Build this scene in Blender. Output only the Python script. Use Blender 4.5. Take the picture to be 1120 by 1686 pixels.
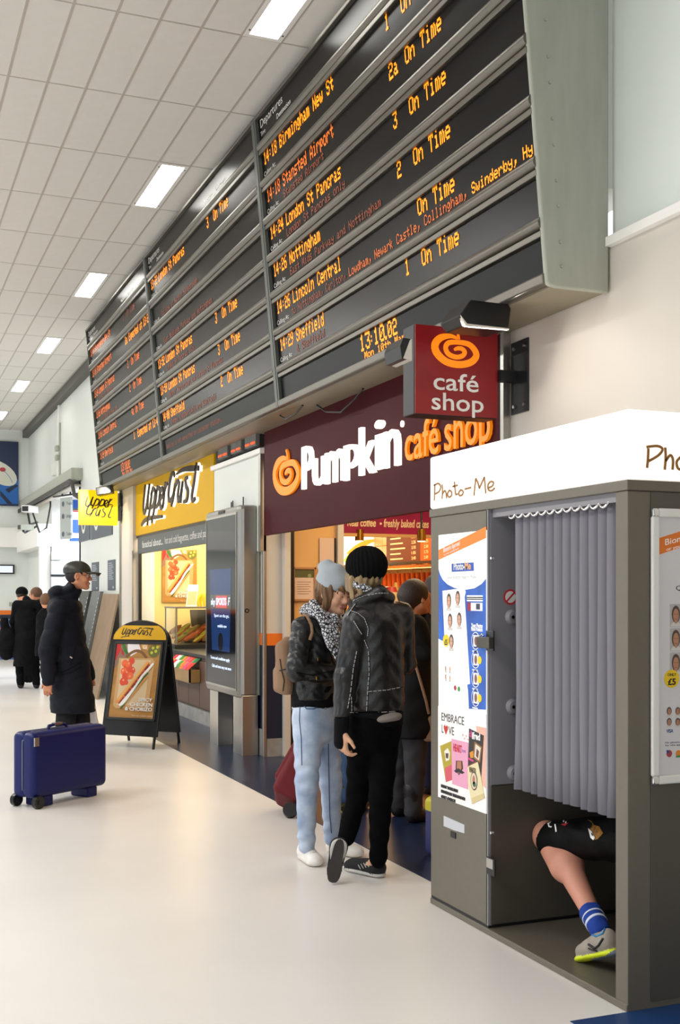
import bpy, bmesh, math, random
import numpy as np
from math import sin, cos, pi, atan, tan, sqrt, radians
from mathutils import Vector as V, Matrix, noise
from mathutils.bvhtree import BVHTree

for o in list(bpy.data.objects): bpy.data.objects.remove(o)
SC = bpy.context.scene
COL = SC.collection
random.seed(7)

# ------------------------------------------------------------ camera, sky, exposure
FPX, CXP, HYP, CH = 1893.0, 560.0, 979.0, 1.5
TH = atan(765 / FPX); SN, CN = sin(TH), cos(TH)
cam_d = bpy.data.cameras.new('camera'); cam = bpy.data.objects.new('camera', cam_d); COL.objects.link(cam)
cam.location = (0, 0, CH); cam.rotation_euler = (pi / 2, 0, -TH)
cam_d.sensor_fit = 'HORIZONTAL'; cam_d.sensor_width = 36; cam_d.lens = 36 * FPX / 1120
cam_d.shift_y = (HYP - 843) / 1120; cam_d.clip_start = 0.05; cam_d.clip_end = 200
SC.camera = cam
SC.view_settings.view_transform = 'Standard'; SC.view_settings.look = 'None'
SC.view_settings.gamma = 1; SC.view_settings.exposure = 0.33; SC.view_settings.use_curve_mapping = False

w = bpy.data.worlds.new('overcast_sky'); SC.world = w; w.use_nodes = True
bg = w.node_tree.nodes['Background']; bg.inputs[0].default_value = (0.86, 0.93, 1.0, 1); bg.inputs[1].default_value = 1.9

def lamp(name, kind, loc, energy, color=(1, 1, 1), size=1.0, size_y=None, rot=(0, 0, 0), **k):
    d = bpy.data.lights.new(name, kind); d.energy = energy; d.color = color
    if kind == 'AREA':
        d.size = size
        if size_y: d.shape = 'RECTANGLE'; d.size_y = size_y
    for a, b in k.items(): setattr(d, a, b)
    o = bpy.data.objects.new(name, d); COL.objects.link(o); o.location = loc; o.rotation_euler = rot
    return o
WARM = (1.0, 0.74, 0.42); CREAM = (1.0, 0.86, 0.62)
# lamps the shops have in their ceilings
lamp('shop_ceiling_light', 'AREA', (4.0, 13.8, 2.62), 75, CREAM, 0.8, 3.2)
lamp('shop_ceiling_light', 'AREA', (4.4, 8.3, 2.75), 52, WARM, 1.2, 2.6)
lamp('shop_ceiling_light', 'AREA', (5.2, 12.2, 2.6), 55, (1, .62, .28), 0.8, 1.5)
lamp('passage_light', 'AREA', (4.6, 22.3, 3.3), 120, (.82, .9, 1), 1.8, 2.5)
# added fill lamps under the ceiling, unseen past the left of the frame
for yy in (3, 8.5, 14, 19.5, 25):
    lamp('hall_fill_light', 'AREA', (-2.6, yy, 5.28), 170, (1, .97, .93), 0.5, 3.0)

# ------------------------------------------------------------ helpers
def at(u, v, d):
    l = (u - CXP) / FPX * d
    return V((l * CN + d * SN, d * CN - l * SN, CH + (HYP - v) / FPX * d))
def ray(u, v):
    l = (u - CXP) / FPX
    return V((l * CN + SN, CN - l * SN, (HYP - v) / FPX))
def flo(u, v, z=0.0):
    return at(u, v, FPX * (CH - z) / (v - HYP))
EYE = V((0, 0, CH))

def lin(h):
    h = h.lstrip('#'); r = []
    for i in (0, 2, 4):
        c = int(h[i:i + 2], 16) / 255
        r.append(c / 12.92 if c <= .04045 else ((c + .055) / 1.055) ** 2.4)
    return (*r, 1)

MATS = {}
def M(name, col='#808080', rough=.6, metal=0, emit=0, spec=None, bump=0, bscale=60, var=0, vscale=4, col2=None, stretch=None, trans=0, coat=0, ecol=None):
    if name in MATS: return MATS[name]
    m = bpy.data.materials.new(name); m.use_nodes = True; nt = m.node_tree; b = nt.nodes['Principled BSDF']
    c = lin(col) if isinstance(col, str) else (*col, 1)
    b.inputs['Base Color'].default_value = c; b.inputs['Roughness'].default_value = rough; b.inputs['Metallic'].default_value = metal
    if spec is not None: b.inputs['Specular IOR Level'].default_value = spec
    if trans: b.inputs['Transmission Weight'].default_value = trans; b.inputs['IOR'].default_value = 1.45
    if coat: b.inputs['Coat Weight'].default_value = coat; b.inputs['Coat Roughness'].default_value = .12
    if emit:
        b.inputs['Emission Color'].default_value = lin(ecol) if ecol else c; b.inputs['Emission Strength'].default_value = emit
    co = None
    if bump or var:
        tc = nt.nodes.new('ShaderNodeTexCoord'); mp = nt.nodes.new('ShaderNodeMapping'); nt.links.new(tc.outputs['Object'], mp.inputs[0])
        if stretch: mp.inputs['Scale'].default_value = stretch
        co = mp.outputs[0]
    if var:
        n = nt.nodes.new('ShaderNodeTexNoise'); n.inputs['Scale'].default_value = vscale; n.inputs['Detail'].default_value = 5
        nt.links.new(co, n.inputs['Vector'])
        r = nt.nodes.new('ShaderNodeValToRGB'); r.color_ramp.elements[0].position = .32; r.color_ramp.elements[1].position = .68
        c2 = lin(col2) if col2 else tuple(x * (1 - var) for x in c[:3]) + (1,)
        r.color_ramp.elements[0].color = c2; r.color_ramp.elements[1].color = c
        nt.links.new(n.outputs['Fac'], r.inputs[0]); nt.links.new(r.outputs[0], b.inputs['Base Color'])
    if bump:
        n2 = nt.nodes.new('ShaderNodeTexNoise'); n2.inputs['Scale'].default_value = bscale; n2.inputs['Detail'].default_value = 4
        nt.links.new(co, n2.inputs['Vector'])
        bp = nt.nodes.new('ShaderNodeBump'); bp.inputs['Strength'].default_value = bump; bp.inputs['Distance'].default_value = .01
        nt.links.new(n2.outputs['Fac'], bp.inputs['Height']); nt.links.new(bp.outputs[0], b.inputs['Normal'])
    MATS[name] = m
    return m

WL = {}                                   # world location of every object built
def empty(name, label, cat, loc, group=None):
    o = bpy.data.objects.new(name, None); COL.objects.link(o); o.empty_display_size = .1
    o.location = loc; WL[o.name] = V(loc); o['label'] = label; o['category'] = cat
    if group: o['group'] = group
    return o
def tag(o, label=None, cat=None, group=None, kind=None):
    if label: o['label'] = label
    if cat: o['category'] = cat
    if group: o['group'] = group
    if kind: o['kind'] = kind
    return o
def link_mesh(name, me, parent=None, loc=V((0, 0, 0)), bevel=0, seg=2, smooth=None):
    o = bpy.data.objects.new(name, me); COL.objects.link(o)
    WL[o.name] = V(loc)
    if parent is not None:
        o.parent = parent; o.location = V(loc) - WL[parent.name]
    else: o.location = loc
    if bevel:
        md = o.modifiers.new('bevel', 'BEVEL'); md.width = bevel; md.segments = seg; md.limit_method = 'ANGLE'; md.angle_limit = radians(40)
        md.harden_normals = False
    return o

class Fr:
    """a plane frame: s to the right, t up, n out of the surface"""
    def __init__(s, o, ex=(0, -1, 0), et=(0, 0, 1)):
        s.o = V(o); s.s = V(ex).normalized(); s.t = V(et).normalized(); s.n = s.s.cross(s.t).normalized()
    def w(s, a, b, c=0): return s.o + s.s * a + s.t * b + s.n * c
    def px(s, u, v):
        r = ray(u, v); k = (s.o - EYE).dot(s.n) / r.dot(s.n); q = EYE + r * k - s.o
        return (q.dot(s.s), q.dot(s.t))
    def pp(s, pts, u0=0, v0=0, k=1.0): return [s.px(u0 + a / k, v0 + b / k) for a, b in pts]
def wallX(x, y=0, z=0): return Fr((x, y, z), (0, -1, 0))
def wallY(y, x=0, z=0): return Fr((x, y, z), (1, 0, 0))
WORLD = Fr((0, 0, 0), (1, 0, 0), (0, 1, 0))

class MB:
    def __init__(s, fr=WORLD): s.v = []; s.f = []; s.m = []; s.fr = fr; s.mats = []; s.cur = 0; s.sm = []
    def mat(s, m):
        if m not in s.mats: s.mats.append(m)
        s.cur = s.mats.index(m); return s
    def add(s, vs, fs, sm=False, raw=False):
        b = len(s.v); s.v += [V(p) if raw else s.fr.w(*p) for p in vs]
        for f in fs: s.f.append([i + b for i in f]); s.m.append(s.cur); s.sm.append(sm)
        return s
    def box(s, a0, a1, b0, b1, c0, c1):
        vs = [(x, y, z) for z in (c0, c1) for y in (b0, b1) for x in (a0, a1)]
        return s.add(vs, [(0, 2, 3, 1), (4, 5, 7, 6), (0, 1, 5, 4), (2, 6, 7, 3), (0, 4, 6, 2), (1, 3, 7, 5)])
    def poly(s, pts, c0=0, c1=.001):
        n = len(pts); area = sum(pts[i][0] * pts[(i + 1) % n][1] - pts[(i + 1) % n][0] * pts[i][1] for i in range(n))
        if area < 0: pts = pts[::-1]
        vs = [(a, b, c0) for a, b in pts] + [(a, b, c1) for a, b in pts]
        return s.add(vs, [tuple(range(n, 2 * n)), tuple(range(n - 1, -1, -1))] + [(i, (i + 1) % n, n + (i + 1) % n, n + i) for i in range(n)])
    def disc(s, a, b, r, c0=0, c1=.001, n=20, ry=None, rot=0):
        ry = ry or r; P = []
        for i in range(n):
            t = 2 * pi * i / n; x, y = r * cos(t), ry * sin(t)
            P.append((a + x * cos(rot) - y * sin(rot), b + x * sin(rot) + y * cos(rot)))
        return s.poly(P, c0, c1)
    def cyl(s, p0, p1, r, r1=None, n=12, raw=True, caps=True):
        p0, p1 = (V(p0), V(p1)) if raw else (s.fr.w(*p0), s.fr.w(*p1))
        r1 = r if r1 is None else r1
        d = (p1 - p0).normalized(); a = d.orthogonal().normalized(); b = d.cross(a)
        vs = [p0 + (a * cos(2 * pi * i / n) + b * sin(2 * pi * i / n)) * r for i in range(n)] + [p1 + (a * cos(2 * pi * i / n) + b * sin(2 * pi * i / n)) * r1 for i in range(n)]
        s.add(vs, [(i, (i + 1) % n, n + (i + 1) % n, n + i) for i in range(n)], True, True)
        if caps: s.add(vs, [tuple(range(n - 1, -1, -1)), tuple(range(n, 2 * n))], False, True)
        return s
    def tube(s, pts, r, n=6, raw=True, closed=False):
        P = [V(p) if raw else s.fr.w(*p) for p in pts]; rs = r if isinstance(r, (list, tuple)) else [r] * len(P)
        vs = []; up = None; N = len(P)
        for i, p in enumerate(P):
            d = (P[(i + 1) % N if closed else min(i + 1, N - 1)] - P[(i - 1) % N if closed else max(i - 1, 0)])
            d = d.normalized() if d.length > 1e-9 else V((0, 0, 1))
            a = d.orthogonal().normalized() if up is None else (up - d * up.dot(d)).normalized()
            up = a; b = d.cross(a)
            vs += [p + (a * cos(2 * pi * k / n) + b * sin(2 * pi * k / n)) * rs[i] for k in range(n)]
        L = N if closed else N - 1
        fs = [(i * n + k, i * n + (k + 1) % n, ((i + 1) % N) * n + (k + 1) % n, ((i + 1) % N) * n + k) for i in range(L) for k in range(n)]
        s.add(vs, fs, True, True)
        if not closed: s.add(vs[:n] + vs[-n:], [tuple(range(n - 1, -1, -1)), tuple(range(n, 2 * n))], False, True)
        return s
    def ribbon(s, pts, ws, c0=0, c1=.001, smooth=4):
        """a pen stroke in the plane with a width at every point"""
        n = len(pts)
        if not isinstance(ws, (list, tuple)): ws = [ws] * n
        P = []; W = []
        for i in range(n - 1):
            p0, p1, p2, p3 = pts[max(i - 1, 0)], pts[i], pts[i + 1], pts[min(i + 2, n - 1)]
            for k in range(smooth):
                t = k / smooth
                P.append(tuple(.5 * (2 * p1[j] + (p2[j] - p0[j]) * t + (2 * p0[j] - 5 * p1[j] + 4 * p2[j] - p3[j]) * t * t + (3 * p1[j] - p0[j] - 3 * p2[j] + p3[j]) * t ** 3) for j in (0, 1)))
                W.append(ws[i] * (1 - t) + ws[i + 1] * t)
        P.append(pts[-1]); W.append(ws[-1]); N = len(P); vs = []
        for i in range(N):
            dx = P[min(i + 1, N - 1)][0] - P[max(i - 1, 0)][0]; dy = P[min(i + 1, N - 1)][1] - P[max(i - 1, 0)][1]
            l = math.hypot(dx, dy) or 1; nx, ny = -dy / l * W[i] / 2, dx / l * W[i] / 2
            vs += [(P[i][0] + nx, P[i][1] + ny, c1), (P[i][0] - nx, P[i][1] - ny, c1), (P[i][0] + nx, P[i][1] + ny, c0), (P[i][0] - nx, P[i][1] - ny, c0)]
        fs = []
        for i in range(N - 1):
            a = 4 * i; b = a + 4
            fs += [(a, a + 1, b + 1, b), (a + 2, a, b, b + 2), (a + 1, a + 3, b + 3, b + 1)]
        fs += [(0, 2, 3, 1), (4 * N - 4, 4 * N - 3, 4 * N - 1, 4 * N - 2)]
        return s.add(vs, fs)
    def text(s, st, a, b, h, w=None, c0=0, c1=.001, bold=0, shear=0, align='L', slope=0):
        me, H = text_mesh(st, bold, shear)
        xs = [v[0] for v in me[0]]
        if not xs: return s
        x0, x1 = min(xs), max(xs); k = h / H; kx = (w / (x1 - x0)) if w else k
        off = {'L': 0, 'C': -(x1 - x0) / 2, 'R': -(x1 - x0)}[align]
        vs = [(a + (x - x0 + off) * kx, b + y * k + (x - x0 + off) * kx * slope, c1) for x, y in me[0]]
        s.add(vs, me[1])
        if c1 - c0 > .003:
            n = len(vs); b0 = len(s.v); s.v += [s.fr.w(p[0], p[1], c0) for p in vs]
            for i, j in me[2]: s.f.append([b0 - n + i, b0 + i, b0 + j, b0 - n + j]); s.m.append(s.cur); s.sm.append(False)
        return s
    def build(s, name, m=None, parent=None, bevel=0, seg=2, loc=None):
        me = bpy.data.meshes.new(name)
        if loc is None:
            P = np.array([tuple(p) for p in s.v]); loc = V(((P.min(0) + P.max(0)) / 2).tolist())
        me.from_pydata([tuple(p - loc) for p in s.v], [], s.f)
        for x in (s.mats or [m]): me.materials.append(x)
        me.polygons.foreach_set('material_index', s.m); me.polygons.foreach_set('use_smooth', s.sm); me.update()
        if name not in ('wall_right',): me.validate()
        return link_mesh(name, me, parent, loc, bevel, seg)

_T = {}
def text_mesh(st, bold=0, shear=0):
    key = (st, bold, shear)
    if key in _T: return _T[key]
    def mk(x):
        cu = bpy.data.curves.new('t', 'FONT'); cu.body = x; cu.offset = bold; cu.shear = shear; cu.resolution_u = 3
        o = bpy.data.objects.new('t', cu); COL.objects.link(o); dg = bpy.context.evaluated_depsgraph_get()
        me = bpy.data.meshes.new_from_object(o.evaluated_get(dg)); bpy.data.objects.remove(o); bpy.data.curves.remove(cu)
        vs = [(v.co.x, v.co.y) for v in me.vertices]; fs = [tuple(p.vertices) for p in me.polygons]
        cnt = {}
        for f in fs:
            for i in range(len(f)):
                e = (f[i], f[(i + 1) % len(f)]); cnt[e] = 1
        bd = [e for e in cnt if (e[1], e[0]) not in cnt]
        bpy.data.meshes.remove(me); return vs, fs, bd
    if 'H' not in _T:
        r = mk('H'); _T['H'] = max(v[1] for v in r[0])
    _T[key] = (mk(st), _T['H']); return _T[key]

FONT = dict(zip([chr(i) for i in range(32, 91)], '''0000000000 00005F0000 0007000700 147F147F14 242A7F2A12 2313086462 3649562050 0008070300 001C224100 0041221C00 2A1C7F1C2A 08083E0808 0080703000 0808080808 0000606000 2010080402 3E5149453E 00427F4000 7249494946 2141494D33 1814127F10 2745454539 3C4A494931 4121110907 3649494936 464949291E 0000140000 0040340000 0008142241 1414141414 0041221408 0201590906 3E415D594E 7C1211127C 7F49494936 3E41414122 7F4141413E 7F49494941 7F09090901 3E41415173 7F0808087F 00417F4100 2040413F01 7F08142241 7F40404040 7F021C027F 7F0408107F 3E4141413E 7F09090906 3E4151215E 7F09192946 2649494932 03017F0103 3F4040403F 1F2040201F 3F4038403F 6314081463 0304780403 6159494D43'''.split()))
FONT.update(zip('abcdefghijklmnopqrstuvwxyz', '''2054547840 7F28444438 3844444428 384444287F 3854545418 00087E0902 18A4A49C78 7F08040478 00447D4000 2040403D00 7F10284400 00417F4000 7C04780478 7C08040478 3844444438 FC18242418 18242418FC 7C08040408 4854545424 04043F4424 3C4040207C 1C2040201C 3C4030403C 4428102844 4C9090907C 4464544C44'''.split()))
def led(mb, st, a, b, dx, dy, c=.002, fat=1.08, skip=0):
    """dot matrix lettering: one small square per lit dot"""
    for ch in st:
        g = FONT.get(ch, '0' * 10)
        for i in range(5):
            bits = int(g[2 * i:2 * i + 2], 16)
            for r in range(8):
                if bits >> r & 1:
                    x = a + i * dx; y = b + (6 - r) * dy; hx = dx * fat; hy = dy * fat
                    mb.add([(x, y, c), (x + hx, y, c), (x + hx, y + hy, c), (x, y + hy, c)], [(0, 1, 2, 3)])
        a += 6 * dx
    return a

# ------------------------------------------------------------ smooth solids from distance fields
class Sdf:
    def __init__(s, lo, hi, res):
        s.lo = np.array(lo, float); s.res = res; n = np.ceil((np.array(hi) - s.lo) / res).astype(int) + 1; s.n = n
        s.F = np.full(n, .2, np.float32); s.K = np.zeros(n, np.int16); s.mats = []
        s.ax = [s.lo[i] + np.arange(n[i]) * res for i in range(3)]
    def sub(s, lo, hi):
        a = np.maximum(((np.array(lo) - s.lo) / s.res).astype(int) - 1, 0); b = np.minimum(((np.array(hi) - s.lo) / s.res).astype(int) + 2, s.n)
        if (b <= a).any(): return None
        sl = tuple(slice(a[i], b[i]) for i in range(3))
        G = np.stack(np.meshgrid(*[s.ax[i][sl[i]] for i in range(3)], indexing='ij'), -1)
        return sl, G
    def mid(s, m):
        if m not in s.mats: s.mats.append(m)
        return s.mats.index(m)
    def comb(s, sl, d, k, m, carve):
        F = s.F[sl]; K = s.K[sl]; k = max(k, 1e-5)
        if carve:
            h = np.maximum(k - np.abs(F + d), 0) / k; s.F[sl] = np.maximum(F, -d) + h * h * k / 4; return
        h = np.maximum(k - np.abs(F - d), 0) / k
        K[d < F] = m; s.K[sl] = K; s.F[sl] = np.minimum(F, d) - h * h * k / 4
    def cap(s, p0, p1, r0, r1=None, m=None, k=.02, flat=None, carve=False, fn=None):
        p0 = np.array(p0, float); p1 = np.array(p1, float); r1 = r0 if r1 is None else r1
        R = max(r0, r1) * (max(1, flat[1]) if flat else 1) + k + .03
        q = s.sub(np.minimum(p0, p1) - R, np.maximum(p0, p1) + R)
        if q is None: return s
        sl, G = q; ba = p1 - p0; L = max(ba @ ba, 1e-9); t = np.clip(((G - p0) @ ba) / L, 0, 1)
        D = G - p0 - t[..., None] * ba; f = 1.0
        if flat:
            fd = np.array(flat[0], float); fd /= np.linalg.norm(fd); D = D + ((D @ fd) * (1 / flat[1] - 1))[..., None] * fd; f = min(flat[1], 1)
        d = (np.linalg.norm(D, axis=-1) - (r0 + t * (r1 - r0))) * f
        if fn is not None: d = d + fn(G)
        s.comb(sl, d.astype(np.float32), k, s.mid(m), carve); return s
    def ell(s, c, rad, B=None, m=None, k=.02, carve=False, fn=None):
        c = np.array(c, float); rad = np.array(rad, float); B = np.eye(3) if B is None else np.array(B, float)
        R = (np.abs(B.T) * rad).sum(1).max() + k + .03
        q = s.sub(c - R, c + R)
        if q is None: return s
        sl, G = q; L = (G - c) @ B.T; k0 = np.linalg.norm(L / rad, axis=-1); k1 = np.linalg.norm(L / rad ** 2, axis=-1) + 1e-6
        d = k0 * (k0 - 1) / k1
        if fn is not None: d = d + fn(G)
        s.comb(sl, d.astype(np.float32), k, s.mid(m), carve); return s
    def rbox(s, c, half, B=None, r=.02, m=None, k=.01, carve=False):
        c = np.array(c, float); half = np.array(half, float) - r; B = np.eye(3) if B is None else np.array(B, float)
        R = np.linalg.norm(half + r) + k + .02; q = s.sub(c - R, c + R)
        if q is None: return s
        sl, G = q; L = np.abs((G - c) @ B.T) - half
        d = np.linalg.norm(np.maximum(L, 0), axis=-1) + np.minimum(L.max(-1), 0) - r
        s.comb(sl, d.astype(np.float32), k, s.mid(m), carve); return s
    def post(s, fn):
        G = np.stack(np.meshgrid(*s.ax, indexing='ij'), -1); near = np.abs(s.F) < .05
        s.F[near] += fn(G[near]).astype(np.float32); return s
    def clip(s, n, p):
        """keep the side of the plane the normal n points to"""
        G = np.stack(np.meshgrid(*s.ax, indexing='ij'), -1); d = -((G - np.array(p)) @ np.array(n, float)); s.F = np.maximum(s.F, d.astype(np.float32)); return s
    def build(s, name, parent=None):
        F = s.F; F[0] = F[-1] = 1; F[:, 0] = F[:, -1] = 1; F[:, :, 0] = F[:, :, -1] = 1
        S = F < 0; c = [S[i:S.shape[0] - 1 + i, j:S.shape[1] - 1 + j, k:S.shape[2] - 1 + k] for i in (0, 1) for j in (0, 1) for k in (0, 1)]
        sm = sum(x.astype(np.int8) for x in c); act = (sm > 0) & (sm < 8); I = np.argwhere(act); idx = np.full(act.shape, -1, np.int64); idx[act] = np.arange(len(I))
        acc = np.zeros((len(I), 3)); cnt = np.zeros(len(I)); cs = [(i, j, k) for i in (0, 1) for j in (0, 1) for k in (0, 1)]
        val = {q: F[I[:, 0] + q[0], I[:, 1] + q[1], I[:, 2] + q[2]] for q in cs}
        for q in cs:
            for a in range(3):
                if q[a]: continue
                q2 = list(q); q2[a] = 1; q2 = tuple(q2); f0, f1 = val[q], val[q2]; x = (f0 < 0) != (f1 < 0)
                t = np.where(x, f0 / np.where(x, f0 - f1, 1), 0); P = np.tile(np.array(q, float), (len(I), 1)); P[:, a] += t
                acc[x] += P[x]; cnt[x] += 1
        Vt = (I + acc / cnt[:, None]) * s.res + s.lo; quads = []; mi = []
        for a in range(3):
            b, c2 = (a + 1) % 3, (a + 2) % 3; sh = [slice(None)] * 3; sh2 = list(sh); sh[a] = slice(0, -1); sh2[a] = slice(1, None)
            X = S[tuple(sh)] != S[tuple(sh2)]; E = np.argwhere(X); E = E[(E[:, b] > 0) & (E[:, c2] > 0)]
            E = E[(E[:, b] < act.shape[b]) & (E[:, c2] < act.shape[c2])]
            def g(db, dc):
                Q = E.copy(); Q[:, b] -= db; Q[:, c2] -= dc; return idx[Q[:, 0], Q[:, 1], Q[:, 2]]
            q = np.stack([g(0, 0), g(1, 0), g(1, 1), g(0, 1)], 1); ins = S[E[:, 0], E[:, 1], E[:, 2]]
            q[~ins] = q[~ins][:, ::-1]; quads.append(q); E2 = E.copy(); E2[~ins, a] += 1; mi.append(s.K[E2[:, 0], E2[:, 1], E2[:, 2]])
        Q = np.concatenate(quads); mi = np.concatenate(mi)
        used = np.unique(Q); rm = np.zeros(len(Vt), int); rm[used] = np.arange(len(used)); Vt = Vt[used]; Q = rm[Q]
        loc = (Vt.min(0) + Vt.max(0)) / 2; me = bpy.data.meshes.new(name)
        me.vertices.add(len(Vt)); me.vertices.foreach_set('co', (Vt - loc).astype(np.float32).ravel())
        me.loops.add(len(Q) * 4); me.loops.foreach_set('vertex_index', Q.astype(np.int32).ravel()); me.polygons.add(len(Q))
        me.polygons.foreach_set('loop_start', np.arange(0, len(Q) * 4, 4, dtype=np.int32))
        for x in s.mats: me.materials.append(x)
        me.polygons.foreach_set('material_index', mi.astype(np.int32)); me.polygons.foreach_set('use_smooth', np.ones(len(Q), bool)); me.update(calc_edges=True)
        return link_mesh(name, me, parent, V(loc.tolist()))
# ------------------------------------------------------------ materials of the room
m_floor = M('white_vinyl', '#e6e3df', rough=.3, var=.06, vscale=1.2, bump=.04, bscale=220)
m_blue = M('blue_vinyl', '#1d2b4a', rough=.28, var=.25, vscale=3, bump=.05, bscale=200)
m_wood = M('cafe_floor', '#8a5a34', rough=.4, var=.4, vscale=3, stretch=(1, 6, 1))
m_tile = M('ceiling_tile', '#dcd9d3', rough=.8, bump=.08, bscale=300, var=.03, vscale=9)
m_grid = M('ceiling_grid', '#b4aea4', rough=.6)
m_wall = M('white_wall', '#e0e4de', rough=.45, var=.04, vscale=.8)
m_wallw = M('cream_wall', '#cbc4ba', rough=.55, var=.05, vscale=1)
m_frost = M('frosted_panel', '#dfe6e1', rough=.25, var=.03)
m_tan = M('tan_wall', '#d9ab6c', rough=.7, bump=.05, bscale=120)
m_yel = M('pale_yellow_wall', '#e9cf86', rough=.7)
m_alu = M('aluminium', '#9a9893', rough=.38, metal=.85, bump=.03, bscale=60, stretch=(1, 1, 20))
m_gal = M('galvanised', '#a9ac9f', rough=.6, metal=.0, var=.12, vscale=3, stretch=(6, 6, 1), bump=.03, bscale=80)
m_dark = M('dark_metal', '#15171a', rough=.45)
m_black = M('black_plastic', '#0c0c0e', rough=.35)
m_white = M('white_plastic', '#eceae6', rough=.35)
m_chrome = M('chrome', '#e8e8ea', rough=.12, metal=1)
m_steel = M('steel', '#b5b2ac', rough=.3, metal=.9)
m_light = M('light_diffuser', '#ffffff', emit=9, ecol='#fffdf6')
m_orange = M('orange_paint', '#e07018', rough=.5)
m_navy = M('navy_paint', '#121a30', rough=.45)
m_grime = M('skirting', '#a9a7a2', rough=.5, metal=.3, var=.3, vscale=8)

XW = 3.34; CZ = 5.35; YE = 27.9
# floor, with the dark blue strip along the shops
f = tag(MB().box(-8, XW + 3.2, -3, YE, -.12, 0).build('floor', m_floor), kind='structure')
P = [(2.69, 4.0), (2.69, 11.0), (2.72, 15.2), (XW, 15.9), (XW, 11.95), (3.5, 11.9), (3.5, 5.7), (XW, 5.7), (XW, 4.0)]
b = MB().poly([(2.69, 5.03), (2.69, 14.6), (2.80, 15.1), (3.06, 15.5), (3.34, 15.66), (4.6, 15.66), (4.6, 11.9), (3.34, 11.9), (3.34, 10.1), (3.5, 10.1), (3.5, 5.7), (3.34, 5.7), (3.34, 5.03)], 0, .003).build('blue_strip', m_blue, f)
MB().poly([(2.262, 3.44), (2.30, 1.0), (3.34, 1.0), (3.34, 3.43)], 0, .003).build('blue_patch', M('blue_mat', '#10386c', rough=.4), f)
# cafe floor tiles, lifted from the screed
tm = None
for i in range(5):
    for j in range(11):
        x0 = 3.5 + i * .48; y0 = 5.72 + j * .6
        if tm is None:
            o = MB().box(x0 + .004, x0 + .476, y0 + .004, y0 + .596, -.01, .008).build('floor_tile', m_wood, f); tm = o.data
        else: o = link_mesh('floor_tile', tm, f, V((x0 + .24, y0 + .3, -.001)))
MB().box(3.47, 3.51, 5.72, 10.08, 0, .012).build('threshold_strip', m_steel, f)

# ceiling: slab, tile grid, one object per visible tile
ce = tag(MB().box(-8, XW, -3, YE, CZ + .012, CZ + .1).build('ceiling', m_grid), kind='structure')
TX, TY = .285, 1.245; x_0 = 2.338; y_0 = 7.59
xl = [x_0 + TX * k for k in range(-6, 4)]
near = MB(); first = None; n = 0
LY = [y_0 - TY + 3 * TY * k for k in range(0, 6)]
def is_light(ix, y): return abs(xl[ix] - x_0) < .01 and any(abs(y - q) < .05 for q in LY)
for ix in range(len(xl)):
    x = xl[ix]; x1 = min(x + TX, XW - .02)
    if x1 - x < .05: continue
    for r in range(-3, 18):
        y = y_0 + TY * r; y1 = min(y + TY, YE)
        if y1 - y < .05 or is_light(ix, y): continue
        if abs(x1 - x - TX) < .001 and abs(y1 - y - TY) < .001:
            if first is None:
                o = MB().box(x + .005, x1 - .005, y + .005, y1 - .005, CZ, CZ + .014).build('tile', m_tile, ce, bevel=.002, seg=1); first = o.data
            else:
                o = link_mesh('tile', first, ce, V(((x + x1) / 2, (y + y1) / 2, CZ + .007)), .002, 1)
        else: MB().box(x + .005, x1 - .005, y + .005, y1 - .005, CZ, CZ + .014).build('tile', m_tile, ce)
        n += 1
far = MB()
for ix in range(7, 34):
    x = x_0 - TX * ix
    for r in range(-8, 17): far.box(x + .005, x + TX - .005, y_0 + TY * r + .005, y_0 + TY * (r + 1) - .005, CZ, CZ + .014)
tag(far.build('outer_tiles', m_tile, ce), kind='stuff')
gb = MB()
for x in xl + [x_0 - TX * k for k in range(7, 12)]: gb.box(x - .009, x + .009, 2, YE, CZ - .003, CZ + .012)
for r in range(-4, 17): gb.box(-1.5, XW, y_0 + TY * r - .007, y_0 + TY * r + .007, CZ - .002, CZ + .012)
tag(gb.build('grid_bar', m_grid, ce), kind='stuff')

for k, y in enumerate(LY):
    lab = ['recessed ceiling light nearest the top edge, cut by the frame', 'second recessed ceiling light, level with the middle departures board',
           'third recessed ceiling light, over the far departures board', 'fourth ceiling light, just above the dark wall trim', 'fifth ceiling light from the front, small in the distance', 'farthest ceiling light, at the left edge near the end wall'][k]
    e = empty('ceiling_light', lab, 'light', (x_0 + TX / 2, y + TY / 2, CZ + .02), 'fluorescent ceiling lights in one row')
    m = MB(); a0, a1, b0, b1 = x_0 + .006, x_0 + TX - .006, y + .006, y + TY - .006
    m.box(a0, a0 + .034, b0, b1, CZ - .006, CZ + .012).box(a1 - .034, a1, b0, b1, CZ - .006, CZ + .012)
    m.box(a0 + .034, a1 - .034, b0, b0 + .04, CZ - .006, CZ + .012).box(a0 + .034, a1 - .034, b1 - .04, b1, CZ - .006, CZ + .012)
    m.build('frame', m_white, e)
    MB().box(a0 + .034, a1 - .034, b0 + .04, b1 - .04, CZ - .001, CZ + .011).build('diffuser', m_light, e)
    sc = MB()
    for i in (0, 1):
        for j in (0, 1): sc.cyl((a0 + .017 + i * (a1 - a0 - .034), b0 + .1 + j * (b1 - b0 - .2), CZ - .009), (a0 + .017 + i * (a1 - a0 - .034), b0 + .1 + j * (b1 - b0 - .2), CZ - .005), .007, n=8)
    sc.build('screw', m_dark, e)

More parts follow.
